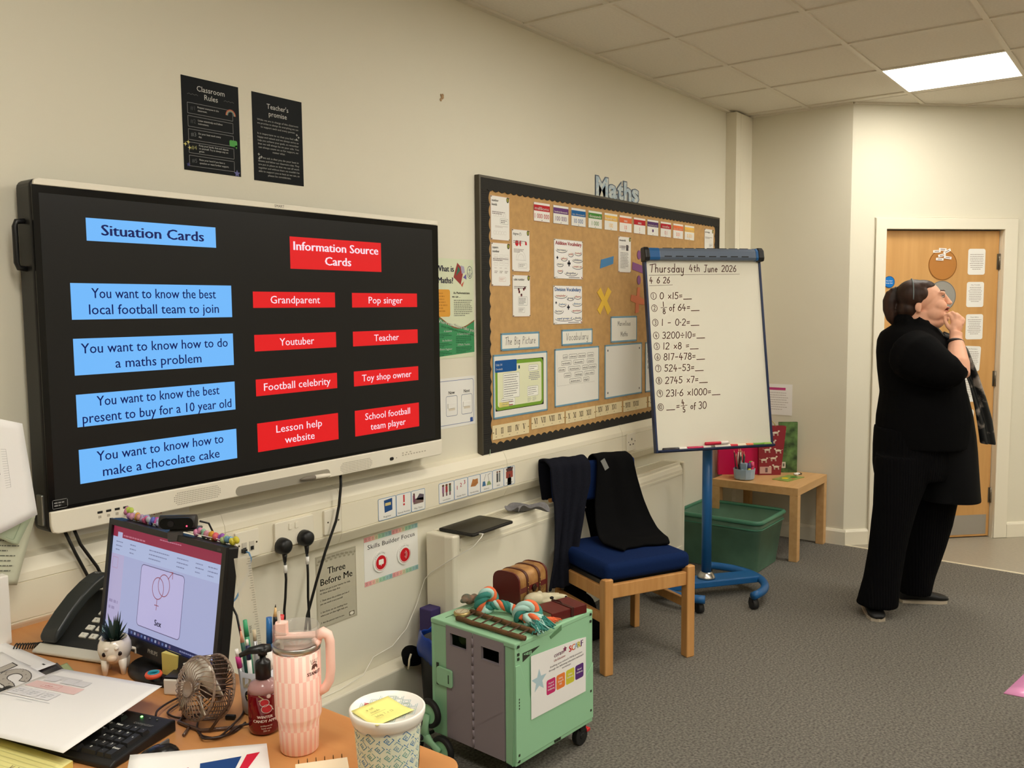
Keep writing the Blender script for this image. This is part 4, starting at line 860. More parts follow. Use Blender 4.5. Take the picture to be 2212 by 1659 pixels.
# board coordinates: u from the left edge, z from the board centre
wr('Thursday', .016, .420, .042, .1, 1.08); wr('4th', .238, .424, .036, .1, 1.1); wr('June', .322, .422, .036, .1, 1.05); wr('2026', .425, .424, .033, .1, 1.05)
p.line([(X(.012), .405), (X(.53), .411)], .0016, INK); wr('4', .012, .364, .031); wr('6', .052, .364, .031); wr('26', .088, .364, .031); p.line([(X(.01), .350), (X(.14), .355)], .0016, INK)
rows = [(.285, '0 x15=_'), (.222, None), (.148, '1 - 0,2=_'), (.082, '3200/10=_'), (.027, '12 x8 =_'), (-.028, '817-478=_'), (-.086, '524-53=_'), (-.148, '2745 x7=_'), (-.213, '231,6 x1000=_'), (-.282, None)]
for i, (z, s_) in enumerate(rows):
    cx = X(.030); p.line([(cx+.0155*cos(a*pi/9), z+.013+.0175*sin(a*pi/9)) for a in range(18)], .0028, INK, closed=True)
    n = str(i+1); p.hand(n, cx-.0045 if i < 9 else cx-.011, z+.003, .021, .0028, INK, sx=.9)
    if s_: wr(s_, .063, z-.003, .033, .1, 1.2)
p.hand('1', X(.078), .243, .024, lw, INK); p.line([(X(.066), .237), (X(.10), .239)], .0026, INK); p.hand('8', X(.076), .206, .026, lw, INK); wr('of', .112, .222, .032, .1, 1.1); wr('64=_', .160, .222, .033, .1, 1.2)
wr('_=', .060, -.284, .033, .1, 1.2); p.hand('4', X(.148), -.262, .026, lw, INK); p.line([(X(.142), -.268), (X(.178), -.265)], .0026, INK); p.hand('5', X(.152), -.300, .026, lw, INK); wr('of', .196, -.284, .030, .1, 1.1); wr('30', .240, -.286, .036, .1, 1.1)
p.build('handwriting', bd, lambda x, y, h_: (x, -.004-h_*2, y), 'brown handwritten date and ten sums')
# pens on the ledge: placed in the world from the easel frame
T_ = Matrix.Translation((ec[0], ec[1], 0)) @ Matrix.Rotation(radians(-37.1), 4, 'Z') @ Matrix.Translation((-.018, -.035, 1.295)) @ Matrix.Rotation(-tl, 4, 'X')
def marker(u, lift, body, capc, label, L=.135, y=-.018):
    tt = thing('marker_pen', label, 'pen'); tt.matrix_world = T_ @ Matrix.Translation((-w/2+u, y, -h/2-.006+.0085+lift))
    MB().tube([(0, 0, 0), (.002, 0, 0), (L*.64, 0, 0), (L*.66, 0, 0)], .0085, radii=[.006, .0085, .0085, .007], n=14).build('barrel', M('pen_%d_%d_%d' % body, body, .3), tt)
    MB().tube([(L*.66, 0, 0), (L*.67, 0, 0), (L*.96, 0, 0), (L, 0, 0)], .0092, radii=[.008, .0092, .0085, .005], n=14).build('cap', M('pen_%d_%d_%d' % capc, capc, .3), tt)
for a in ((.02, 0, (36, 30, 30), (232, 228, 218), 'black marker pen at the left end of the board ledge'), (.155, 0, (196, 34, 84), (236, 226, 220), 'pink marker pen on the board ledge'), (.255, .018, (200, 24, 60), (236, 226, 220), 'red marker pen lying on top of the others on the board ledge'), (.31, 0, (240, 232, 220), (216, 40, 60), 'white marker pen with red cap on the board ledge'), (.40, 0, (240, 224, 196), (232, 120, 80), 'orange marker pen on the board ledge'), (.505, 0, (110, 160, 60), (150, 190, 80), 'green marker pen at the right end of the board ledge')): marker(*a, y=-.018 if a[1] == 0 else -.022)
# ------------------------------------------------------------------ chair with clothes
BEECH = M('beech_wood', (206, 154, 96), .45, spec=.35, noise=.1, rgb2=(190, 136, 78), nscale=3, stretch=(14, 14, 1.2))
BLUEF = M('blue_fabric', (18, 36, 76), .9, spec=.08, noise=.12, nscale=300, bump=.25, bscale=500)
CH = (.0495, -.633, 0); CRZ = -atan2(.441, .897)
t = thing('upholstered_chair', 'wooden chair with blue padded seat and back, dark clothes hung over it', 'chair', CH, CRZ)
W2 = .2335; lg = .042
for s in (-1, 1):
    mb = MB(); x0, x1 = (-W2, -W2+lg) if s < 0 else (W2-lg, W2)
    mb.prism([(0, 0), (.045, 0), (.045, .395), (.03, .41), (0, .41)], x0, x1, lambda a, b, h: (h, a, b)); mb.build('leg', BEECH, t, bev=.005, seg=3)
for s in (-1, 1):
    x0, x1 = (-W2, -W2+.03) if s < 0 else (W2-.03, W2)
    mb = MB(); mb.prism([(.415, 0), (.455, 0), (.452, .42), (.480, .665), (.458, .665), (.41, .42)], x0, x1, lambda a, b, h: (h, a, b)); mb.build('leg', BEECH, t, bev=.004)
    xx = -W2+.008 if s < 0 else W2-.03
    MB().box(xx, xx+.022, .04, .42, .315, .375).build('side_rail', BEECH, t, bev=.004)
    MB().box(xx, xx+.022, .04, .42, .215, .255).build('side_stretcher', BEECH, t, bev=.004)
MB().box(-W2+.04, W2-.04, .008, .032, .325, .385).build('front_rail', BEECH, t, bev=.004)
MB().box(-W2+.02, W2-.02, .41, .435, .315, .375).build('back_rail', BEECH, t, bev=.004)
mb = MB()
def cush(u, v):
    pass
mb.box(-W2+.012, W2-.012, .01, .455, .392, .472); o = mb.build('seat_pad', BLUEF, t, mods=[('BEVEL', dict(width=.03, segments=5)), ('SUBSURF', dict(levels=1, render_levels=1))])
mb = MB(); mb.box(-.225, .225, -.022, .022, -.09, .09); o = mb.build('back_pad', BLUEF, t, mods=[('BEVEL', dict(width=.016, segments=4))]); o.location = (0, .455, .735); o.rotation_euler = (radians(-7), 0, 0)
MB().box(-W2+.02, W2-.02, .05, .42, .36, .393).build('seat_base', BLACK, t)
def drape(name, label, prof, mat, thick=.008, nu=26, nv=40, wr=.006, fr=5, seed=0, mat2=None):
    """cloth over the chair: prof rows of (x0, x1, y, z, sag) in chair axes"""
    R = random.Random(seed); ph = [R.uniform(0, 6) for _ in range(6)]
    def at(v):
        k = v*(len(prof)-1); i = min(int(k), len(prof)-2); f = k-i; f = f*f*(3-2*f)*.4+f*.6
        return [a+(b-a)*f for a, b in zip(prof[i], prof[i+1])]
    def fn(u, v):
        x0, x1, y, z, sag = at(v); a = (u-.5)*2
        w = wr*(sin(fr*a+ph[0]+v*3)+.6*sin(2.3*fr*a+ph[1]-v*5)+.4*sin(9*v+ph[2]+a*2))*(.3+min(1, 1.4*v))
        return (x0+(x1-x0)*u+.3*w*sin(v*6+ph[3]), y-sag*(a*a)*1.0+w, z+.2*w-.012*abs(a)*sag*5)
    mb = MB(); mb.grid(fn, nu, nv); o = mb.build(name, mat, mods=[('SOLIDIFY', dict(thickness=thick, offset=0)), ('SUBSURF', dict(levels=1, render_levels=1))])
    o.location = CH; o.rotation_euler = (0, 0, CRZ); return tag(o, label, 'clothing')
CLO1 = M('charcoal_knit', (26, 27, 35), .95, spec=.06, bump=.4, bscale=350, noise=.15, nscale=150)
CLO2 = M('black_knit', (14, 14, 15), .97, spec=.06, bump=.4, bscale=300)
drape('grey_cardigan', 'dark grey cardigan hanging over the left end of the chair back',
      [(-.21, -.05, .53, .42, 0), (-.23, -.05, .525, .6, 0), (-.255, -.05, .52, .76, 0), (-.265, -.05, .505, .838, .0), (-.265, -.045, .46, .850, 0), (-.262, -.045, .415, .825, .01), (-.265, -.055, .40, .74, .012), (-.262, -.09, .39, .66, .018), (-.27, -.12, .375, .58, .025), (-.285, -.155, .355, .50, .03), (-.305, -.185, .33, .43, .03), (-.325, -.19, .32, .36, .025), (-.34, -.185, .315, .30, .02)], CLO1, fr=6, wr=.006, seed=3, thick=.012)
drape('black_cardigan', 'black cardigan draped over the right of the chair back and onto the seat',
      [(-.02, .18, .60, .14, 0), (-.03, .19, .58, .28, 0), (-.03, .20, .545, .5, 0), (-.03, .20, .525, .70, 0), (.0, .19, .51, .835, 0), (.0, .185, .47, .852, 0), (-.005, .19, .425, .835, .005), (-.02, .205, .41, .74, .008), (-.045, .225, .39, .64, .012), (-.06, .245, .365, .56, .018), (-.075, .255, .325, .505, .025), (-.08, .255, .27, .487, .02), (-.075, .235, .22, .489, .03), (-.055, .20, .175, .485, .045), (-.05, .19, .165, .483, .045)], CLO2, fr=3.2, wr=.0045, seed=8, thick=.010)
t2 = MB(); t2.box(-.012, .012, -.0015, .0015, -.026, .026); o = t2.build('garment_label', M('label_grey', (130, 130, 128), .6)); o.location = (CH[0]+.03*.897+.41*.441, CH[1]-.03*.441+.41*.897, .81); o.rotation_euler = (0, radians(-28), CRZ); o.parent = None; tag(o, 'small grey size label showing on the black cardigan', 'label')
# added cloth heap standing for the dark area and hanging garment behind the chair
mb = MB(); mb.ell((-.09, .42, .11), (.08, .06, .11)); mb.ell((-.15, .38, .17), (.06, .06, .17)); mb.ell((-.06, .38, .045), (.09, .06, .045))
o = mb.build('black_cloth_heap', CLO2, mods=[('REMESH', dict(mode='VOXEL', voxel_size=.015)), ('SMOOTH', dict(iterations=6))]); o.location = CH; o.rotation_euler = (0, 0, CRZ); tag(o, 'soft black bag slumped on the floor under the back of the chair', 'bag')

# ------------------------------------------------------------------ side table
LT = M('birch_laminate', (212, 170, 118), .4, spec=.35, noise=.07, rgb2=(202, 158, 104), nscale=2.5, stretch=(1.5, 12, 12))
t = thing('side_table', 'small square light wood side table in the far corner', 'table', (1.93, -.61, 0))
MB().box(0, .545, 0, .545, .402, .45).build('table_top', LT, t, bev=.002)
for x in (0, .495):
    for y in (0, .495): MB().box(x, x+.05, y, y+.05, 0, .4015).build('leg', LT, t, bev=.002)
# pen organiser
def wt(name, label, cat, x, y, z=.4505, rz=0, group=None): return thing(name, label, cat, (x, y, z), rz, group)
t = wt('pen_organiser', 'pale blue round divided pen pot full of pencils on the side table', 'pen pot', 2.03, -.235)
LBL = M('pale_blue_plastic', (160, 184, 206), .35)
mb = MB(); mb.lathe([(0, .003), (.058, .003), (.062, .006), (.068, .068), (.064, .068), (.056, .01), (0, .01)], 12, smooth=False); mb.build('pot_base', LBL, t)
mb = MB(); mb.prism([(-.022, -.022), (.022, -.022), (.022, .022), (-.022, .022)], .01, .1); mb.box(-.06, .06, -.0015, .0015, .01, .065); mb.box(-.0015, .0015, -.06, .06, .01, .065); mb.build('divider', LBL, t)
R = random.Random(5)
for k in range(16):
    a = R.uniform(0, 2*pi); r = R.uniform(.02, .045); l = R.uniform(.13, .165); tx, ty = R.uniform(-.02, .02), R.uniform(-.02, .02)
    c = [(40, 40, 42), (200, 60, 60), (30, 80, 60), (60, 40, 40), (230, 225, 215), (50, 50, 60)][k % 6]
    q = thing('pencil', 'thin coloured pencil standing in the pale blue pot on the side table', 'pencil', (2.03+r*cos(a), -.235+.03+r*.5*sin(a), .462), group='pencils in the pale blue pot')
    mb = MB(); mb.cyl((0, 0, 0), (tx, ty, l), .0036, n=6); mb.build('shaft', M('pencil_%d' % (k % 6), c, .4), q)
    mb = MB(); mb.cyl((tx, ty, l), (tx*1.1, ty*1.1, l+.014), .0036, .0006, n=6); mb.build('tip', M('pencil_tip', (224, 160, 130), .6), q)
for k, (dx, dy, c1, c2, nm) in enumerate([(-.025, -.045, (214, 200, 70), (84, 62, 120), 'yellow glue stick with a purple cap'), (.03, -.045, (232, 60, 110), (232, 90, 130), 'bright pink highlighter'), (.045, -.03, (40, 40, 44), (110, 190, 80), 'dark pen with a green end')]):
    q = thing('glue_stick' if k == 0 else 'highlighter_pen', nm+' in the pale blue pot on the side table', 'pen', (2.03+dx, -.235+dy, .465), rot=(radians(-12), radians(22), 0))
    MB().cyl((0, 0, 0), (0, 0, .06), .010, n=14).build('barrel', M('pen_%d_%d_%d' % c1, c1, .4), q); MB().cyl((0, 0, .0605), (0, 0, .095), .0115, n=14).build('cap', M('pen_%d_%d_%d' % c2, c2, .4), q)
t = wt('pink_box_file', 'bright pink box file standing behind the pen pot on the side table', 'folder', 2.245, -.30, rz=radians(-54))
MB().box(-.31, 0, .012, .05, 0, .235).build('file_case', M('pink_board', (206, 20, 84), .35), t, bev=.002); MB().box(-.012, 0, .0105, .0125, .002, .233).build('file_spine', M('pink_edge', (222, 60, 110), .35), t)
t = wt('gift_bag', 'dark red gift bag patterned with white dogs on the side table', 'gift bag', 2.285, -.375, rz=radians(-54))
RB = M('red_gift_paper', (142, 44, 54), .4)
mb = MB(); mb.loft([[(-.14, 0, 0), (0, 0, 0), (0, .055, 0), (-.14, .055, 0)], [(-.145, -.005, .315), (.03, -.005, .315), (.03, .04, .315), (-.145, .04, .315)]], smooth=False, cap=False); mb.build('bag_body', RB, t, mods=[('SOLIDIFY', dict(thickness=.0015))])
p = P2(); WHT = (232, 218, 200)
def dog(p, x, y, s, f=1):
    p.ell(x, y, .022*s, .008*s, WHT, 1, 12); p.ell(x+.024*s*f, y+.012*s, .008*s, .006*s, WHT, 1, 10); p.line([(x+.016*s*f, y), (x+.024*s*f, y+.012*s)], .007*s, WHT, 1); p.line([(x-.02*s*f, y+.002), (x-.034*s*f, y+.006*s)], .002*s, WHT, 1)
    for dx in (-.018, -.012, .012, .018): p.line([(x+dx*s, y), (x+(dx+.003)*s, y-.022*s)], .003*s, WHT, 1)
for i, (x, y, f) in enumerate([(-.04, .275, 1), (-.105, .265, -1), (-.06, .215, 1), (-.02, .16, -1), (-.09, .165, 1), (-.05, .11, 1), (-.11, .10, 1), (-.03, .055, -1), (-.09, .045, 1)]): dog(p, x, y, .85, f)
p.rect(-.135, .01, -.06, .055, (206, 170, 160), 3); p.rect(-.1, .018, -.085, .048, (120, 90, 90), 4); p.build('bag_print', t, lambda x, y, h: (x+.02*y*(x+.14), -.0035-h-.016*y, y))
p = P2()
for i, y in enumerate((.28, .225, .175, .125, .07, .02)): p.ell(.027, y, .014, .008, WHT, 1, 10); p.line([(.018, y), (.018, y-.02)], .003, WHT, 1); p.line([(.034, y), (.036, y-.02)], .003, WHT, 1)
p.build('bag_print', t, lambda x, y, h: (.0+.0962*y+.0025+h, x*.9+.002-.0135*y/.3, y))
mb = MB(); mb.tube([(-.09, .02, .31), (-.08, .018, .345), (-.06, .016, .35), (-.04, .018, .33), (-.03, .02, .31)], .006, fl=.3); mb.build('tissue_tuft', M('yellow_tissue', (222, 208, 120), .7), t)
t = wt('green_gift_bag', 'dark green leafy patterned gift bag against the far wall on the side table', 'gift bag', 2.43, -.43, rz=radians(-54))
GB = M('green_leaf_paper', (112, 150, 84), .45, noise=.5, rgb2=(22, 36, 24), nscale=15)
mb = MB(); mb.loft([[(-.11, 0, 0), (0, 0, 0), (0, .03, 0), (-.11, .03, 0)], [(-.12, 0, .33), (0, 0, .33), (0, .02, .33), (-.12, .02, .33)]], smooth=False, cap=False); mb.build('bag_body', GB, t, mods=[('SOLIDIFY', dict(thickness=.0015))])
p = P2(); p.rect(-.1, .03, -.075, .07, (214, 210, 190)); p.rect(-.093, .04, -.082, .06, (110, 110, 100), 2); p.build('bag_print', t, lambda x, y, h: (x, -.002-h, y))
t = wt('greeting_card', 'flat green and yellow card lying on the side table', 'card', 2.2, -.455, rz=radians(-10))
MB().box(-.1, .1, -.055, .055, 0, .003).build('card_body', M('green_card', (112, 138, 62), .35, noise=.4, rgb2=(168, 186, 96), nscale=30), t)
p = P2(); p.ell(-.02, .01, .024, .02, (232, 204, 40)); p.ell(.05, -.01, .03, .02, (70, 120, 50)); p.ell(.0, -.035, .02, .008, (200, 110, 70)); p.build('card_print', t, lambda x, y, h: (x, y, .003+h))
t = wt('white_clip', 'small white clip with a black band beside the green gift bag on the table', 'clip', 2.345, -.46)
mb = MB(); mb.box(-.025, .025, -.012, .012, 0, .012); mb.cyl((-.03, 0, .006), (-.03, 0, .016), .012, n=10); mb.build('clip_body', PAPER, t, bev=.003); mb = MB(); mb.tube([(.02+.03*cos(a), .022*sin(a), .005) for a in [j*pi/8 for j in range(16)]], .0025, closed=True); mb.build('clip_band', BLACK, t)
# notice on the far wall
t = thing('wall_notice', 'white sheet with a pink heading stuck on the far wall behind the flip chart', 'notice', (2.489, -.115, .812), -pi/2)
MB().box(0, .255, -.0012, 0, 0, .205).build('notice_sheet', PAPER, t); p = P2(); p.rect(.02, .165, .21, .182, (192, 70, 130)); p.lines(.03, .03, .23, .155, 8, (190, 182, 178), seed=3, al='c', fill=.25); p.build('notice_print', t, shp())

# ------------------------------------------------------------------ green recycling box
GRB = M('green_plastic', (80, 114, 94), .4, noise=.14, nscale=9)
t = thing('recycling_box', 'open dark green plastic recycling box on the floor in front of the side table', 'box', (1.56, -.50, 0))
def rb(o_, z): return [(x, y, z) for x, y in rrect(-o_, -o_, .345+o_, .455+o_, .03+o_*.3)]
mb = MB(); mb.loft([rb(0, .004), rb(.0, .01), rb(.028, .24), rb(.030, .242), rb(.033, .30), rb(.029, .301), rb(.0, .02)], cap=False); mb.add(rb(0, .0041), [tuple(range(20))[::-1]], False); mb.add(rb(-.001, .02), [tuple(range(20))], False); mb.build('box_body', GRB, t)
mb = MB(); mb.tube(rb(.037, .305), .013, closed=True, n=10, fl=.8); mb.tube(rb(.033, .262), .005, closed=True, n=8); mb.build('rim', M('green_rim', (70, 124, 100), .35), t)
mb = MB(); [mb.cyl((.02, y, .29), (.014, y, .292), .004, n=8) for y in (.1, .2, .3, .38)]; mb.build('drain_hole', M('hole_grey', (130, 140, 130), .6), t)
# ------------------------------------------------------------------ folding trolley crate
MINT = M('mint_plastic', (152, 202, 162), .4); MAUV = M('grey_mauve_plastic', (142, 132, 138), .45)
TA = (-1.088, -.757); TRZ = radians(-4.15)
t = thing('folding_trolley', 'mint green and grey folding crate trolley with a white poster on its side', 'trolley', (TA[0], TA[1], 0), TRZ)
TW, TD, Z0, Z1 = .414, .378, .085, .488
mb = MB(); mb.box(.012, TW-.004, .004, TD-.004, Z0, Z0+.02); mb.box(0, TW, 0, .012, Z0, Z1-.004); mb.box(0, TW, TD-.012, TD, Z0, Z1-.004); mb.box(TW-.014, TW, .012, TD-.012, Z0, Z1-.004)
mb.box(0, .014, .012, .043, Z0, Z1-.004); mb.box(0, .014, .305, TD-.012, Z0, Z1-.004); mb.build('crate_body', MINT, t, bev=.003)
mb = MB(); mb.box(-.002, TW+.001, -.001, TD+.001, Z1-.018, Z1); lid = mb.build('lid', MINT, t, bev=.004)
mb = MB(); mb.box(.05, .36, .03, .032, Z1-.0005, Z1+.001); mb.box(.03, .39, .335, .338, Z1-.0005, Z1+.001); mb.build('lid_groove', M('mint_dark', (92, 134, 96), .5), lid)
# relief on the side with the poster
SH = M('mint_dark', (1, 1, 1))
mb = MB(); mb.prism([(.022, .415), (.0, .415), (.0, .10), (.414, .10), (.414, .30), (.33, .225), (.10, .225)], 0, .003, lambda a, b, h: (a, -h, b)); mb.build('side_relief', MINT, t, bev=.002)
mb = MB(); mb.prism([(.037, .419), (.037, .447), (.121, .447)], 0, .0015, lambda a, b, h: (a, -h-.0001, b)); mb.build('side_vent', M('vent_dark', (46, 52, 40), .7), t)
for i in range(5): mb = MB(); mb.box(.041+.008*i, .045+.008*i, -.0035, -.0012, .440-.002*i, .444); mb.build('vent_bar', MINT, t)
mb = MB(); mb.prism([(.174, .462), (.236, .484), (.236, .466), (.18, .452)], 0, .002, lambda a, b, h: (a, -h, b)); mb.prism(rrect(.006, .225, .036, .325, .004), 0, .0022, lambda a, b, h: (a, -h, b)); mb.build('side_catch', SH, t)
mb = MB()
for x, z in [(.014, .475), (.014, .45), (.014, .435), (.40, .475), (.40, .45), (.40, .20), (.40, .13), (.014, .12), (.014, .10), (.2, .095), (.212, .095), (.224, .095)]: mb.box(x-.004, x+.004, -.0038, -.0005, z-.004, z+.004)
for i in range(4): mb.box(.014, .018, -.0035, -.0018, .27+.01*i, .276+.01*i)
mb.build('side_hole', M('vent_dark', (1, 1, 1)), t)
# grey folding front of two panels (facing -x)
for y0, y1, wy, wz in ((.045, .1795, (.064, .142), (.404, .447)), (.1825, .304, (.208, .283), (.414, .457))):
    mb = MB(); a, b = wy; c, d = wz
    mb.box(-.003, .007, y0, a, .09, Z1-.008); mb.box(-.003, .007, b, y1, .09, Z1-.008); mb.box(-.003, .007, a, b, .09, c); mb.box(-.003, .007, a, b, d, Z1-.008)
    pn = mb.build('front_panel', MAUV, t, bev=.0)
    mb = MB(); mb.box(-.0045, -.003, a-.003, b+.003, d, d+.003); mb.box(-.0045, -.003, a-.003, b+.003, c-.003, c); mb.box(-.0045, -.003, a-.003, a, c, d); mb.box(-.0045, -.003, b, b+.003, c, d)
    m_ = (y0+y1)/2
    for q in ((y0+.02, .10, y1-.01, .36), (y0+.01, .25, y1-.01, .17)): mb.add([(-.0042, q[0], q[1]), (-.0042, q[2], q[3]), (-.0042, q[2], q[3]+.0015), (-.0042, q[0], q[1]+.0015)], [(0, 1, 2, 3)])
    mb.build('panel_rib', MAUV, pn)
mb = MB()
for i in range(12): z = .095+.031*i; mb.cyl((-.003, .181, z), (-.003, .181, z+.027), .0045, n=8)
mb.build('panel_hinge', MAUV, t)
mb = MB(); mb.box(.05, .36, .05, .30, .12, .36); mb.build('crate_contents', M('contents_dark', (40, 20, 22), .8), t)
tg = MB().ell((.06, .25, .43), (.04, .04, .03)).build('crate_contents', M('contents_green', (46, 74, 30), .8), t)
mb = MB(); mb.prism(rrect(.272, .268, .345, .330, .010), 0, .008, lambda a, b, h: (-.003-h, a, b)); lt_ = mb.build('latch', MINT, t, bev=.002)
mb = MB(); mb.box(-.0118, -.0105, .285, .289, .282, .312); mb.box(-.0035, -.0005, .343, .352, .262, .338); mb.build('latch_slot', M('vent_dark', (1, 1, 1)), lt_)
# stair-climbing wheels on the handle side
TYR = M('tyre_black', (24, 24, 24), .6)
for xw in (-.045, TW+.045):
    hub = bpy.data.objects.new('stair_wheel_set', None); COL.objects.link(hub); hub.parent = t; hub.location = (xw, .372, .088)
    cs = [(-.072, -.035), (-.012, .078), (.075, -.035)]
    mb = MB(); v = []
    for k in range(3):
        a = Vector(cs[k]); mb.tube([(0, 0, 0), (0, a.x*.5, a.y*.5), (0, a.x, a.y)], .012, radii=[.022, .013, .014], n=10, fl=1.0)
    mb.T = Matrix(); br = mb.build('star_bracket', MINT, hub); br.scale = (.6, 1, 1)
    mb = MB(); mb.cyl((-.016, 0, 0), (.04 if xw < 0 else -.04, 0, 0), .007, n=10); mb.cyl((-.016, 0, 0), (-.02, 0, 0), .011, n=12); mb.build('axle', BLACK, hub)
    for a in cs:
        mb = MB(); mb.T = Matrix.Translation((.014, a[0], a[1])) @ Matrix.Rotation(pi/2, 4, 'Y'); mb.lathe([(.034, -.009), (.044, -.011), (.050, -.006), (.050, .006), (.044, .011), (.034, .009)], 32); mb.build('tyre', TYR, hub)
        mb = MB(); mb.T = Matrix.Translation((.014, a[0], a[1])) @ Matrix.Rotation(pi/2, 4, 'Y'); mb.lathe([(0, -.004), (.012, -.005), (.03, -.004), (.036, -.008), (.036, .008), (.03, .004), (0, .004)], 28)
        w_ = mb.build('wheel_hub', MINT, hub)
for x, y in ((.03, .035), (.385, .035)):
    c = bpy.data.objects.new('castor', None); COL.objects.link(c); c.parent = t; c.location = (x, y, 0)
    mb = MB(); mb.cyl((-.03, -.009, .033), (-.03, .009, .033), .033, n=26); mb.cyl((-.006, -.009, .033), (-.006, .009, .033), .0); mb = MB(); mb.cyl((0, -.011, .033), (0, .011, .033), .033, n=26); mb.build('castor_wheel', TYR, c, bev=.003)
    mb = MB(); mb.box(-.016, .016, -.017, .017, .055, .084); mb.cyl((0, -.014, .033), (0, .014, .033), .012, n=14); mb.build('castor_fork', BLACK, c, bev=.003)
    if x > .1: mb = MB(); mb.box(.018, .05, -.011, .011, .035, .047); mb.build('brake_lever', M('red_plastic', (206, 40, 44), .4), c, bev=.003)
# poster on the trolley
sd = lambda x, y, z: (TA[0]+x*cos(TRZ)-y*sin(TRZ), TA[1]+x*sin(TRZ)+y*cos(TRZ), z)
t = thing('workshop_poster', 'white poster with four coloured squares taped on the side of the green trolley', 'poster', sd(.072, -.0045, .214), TRZ)
MB().prism([(0, .003), (.294, -.002), (.296, .19), (.25, .197), (.0, .213)], 0, .001, lambda a, b, h: (a, -h, b)).build('poster_sheet', PAPER, t)
p = P2(); p.text('coram', .145, .172, .0145, (110, 60, 90), bold=.02); p.star(.177, .184, .011, (130, 60, 90), 2, k=.55); p.text('Life Education', .148, .158, .0075, (170, 50, 70), bold=.01)
for ch, x, c in (('S', .206, (200, 40, 60)), ('C', .223, (226, 110, 60)), ('A', .24, (170, 190, 210)), ('R', .256, (206, 196, 60)), ('F', .272, (100, 60, 110))): p.text(ch, x, .166, .021, c, bold=.04)
for i, s_ in enumerate(["Enabling your school's PSHE provision", 'through the following education and pupil', 'workshops:']): p.text(s_, .185, .143-.011*i, .0058, (70, 60, 70), bold=.012, width=(.175, .19, .05)[i])
for i, (c, s_) in enumerate([((200, 50, 110), ('Physical', 'Health &', 'Wellbeing')), ((232, 128, 60), ('Safety,', 'Drugs &', 'RSE')), ((206, 200, 60), ('Online', 'Wellbeing')), ((90, 50, 120), ('Mental', 'Wellbeing'))]):
    x = .078+.052*i; p.rr(x, .056, x+.047, .106, .007, c); [p.text(q, x+.0235, .083+.007*(len(s_)-1)*.5-.0105*j, .006, (240, 235, 235), bold=.02) for j, q in enumerate(s_)]
p.star(.04, .12, .04, (176, 202, 212), 1, k=.42); p.build('poster_print', t, shp(.001))

# ------------------------------------------------------------------ things on the trolley
TZ = .4885
OXB = M('oxblood_leather', (92, 24, 22), .35, spec=.5, bump=.1, bscale=90); MAPP = M('old_map_print', (190, 142, 84), .4, noise=.3, rgb2=(140, 92, 50), nscale=22)
t = thing('treasure_chest', 'small domed treasure chest with old map print and brown straps on the trolley', 'chest', (-.815, -.572, TZ), radians(-1))
def dome(x0, x1, d, h, top, o_=0, n=12):
    pts = [(-o_, -0.0), (-o_, h)]
    for k in range(n+1):
        a = pi-pi*k/n; c, s = cos(a), sin(a); pts.append((d/2+(d/2+o_)*(abs(c)**.6)*(1 if c > 0 else -1), h+(top+o_)*(abs(s)**.7)))
    return pts+[(d+o_, h), (d+o_, 0)]
def dome_mb(x0, x1, o_): return MB().prism(dome(0, 0, .115, .075, .045, o_), x0, x1, lambda a, b, h: (h, a, b), True)
dome_mb(.006, .164, 0).build('chest_body', MAPP, t); dome_mb(0, .007, .002).build('end_panel', OXB, t); dome_mb(.163, .17, .002).build('end_panel', OXB, t)
for x in (.045, .115): dome_mb(x, x+.012, .0022).build('strap', M('brown_strap', (84, 42, 26), .4), t)
mb = MB(); mb.box(.007, .163, -.0015, .001, .048, .066); mb.box(.007, .163, -.0016, .001, .0, .008); mb.build('front_band', OXB, t)
mb = MB(); mb.cyl((.086, -.001, .055), (.086, -.008, .055), .011, n=8); mb.box(.08, .092, -.006, -.001, .04, .065); mb.build('clasp', M('clasp_bronze', (70, 50, 40), .35, metal=.8), t)
mb = MB()
for x in (.051, .121):
    for z in (.012, .05, .062, .08): mb.ell((x, -.004, z), (.002, .0015, .002), 8, 5)
mb.build('stud', M('brass', (210, 180, 110), .25, metal=1), t)
mb = MB(); mb.tube([(.086, -.0015, .06), (.07, -.001, .02)], .001); 
p = P2(); R = random.Random(2)
for k in range(10): x = R.uniform(.01, .15); z = R.uniform(.01, .04); p.line([(x+.012*cos(a)*R.uniform(.6, 1), z+.008*sin(a)) for a in [j*pi/5 for j in range(10)]], .0008, (90, 56, 34), 1, True)
p.build('map_line_print', t, lambda x, y, h: (x, -.0008-h, y))
WD = M('stick_bark', (104, 74, 44), .8, bump=.5, bscale=60, noise=.2, nscale=40)
t = thing('twig_ladder', 'little wooden ladder made of twigs lying along the front of the trolley top', 'ladder', (0, 0, TZ+.009))
rail = [((-1.035, -.475), (-1.052, -.770)), ((-.957, -.470), (-.985, -.772))]
for a, b in rail:
    n = 9; pts = [(a[0]+(b[0]-a[0])*i/n+.0015*sin(i*2.2), a[1]+(b[1]-a[1])*i/n, .001*sin(i*1.7)) for i in range(n+1)]; MB().tube(pts, .0085, n=10).build('rail', WD, t)
for i in range(7):
    f = .1+.135*i; p0 = [rail[0][0][k]+(rail[0][1][k]-rail[0][0][k])*f for k in (0, 1)]; p1 = [rail[1][0][k]+(rail[1][1][k]-rail[1][0][k])*f for k in (0, 1)]
    MB().tube([(p0[0]-.004, p0[1], .006), (p1[0]+.004, p1[1]+.004, .006)], .0028, n=6).build('rung', M('rung_dark', (78, 52, 34), .8), t)
t = thing('brass_compass', 'small round brass compass at the back left corner of the trolley top', 'compass', (-.985, -.455, TZ))
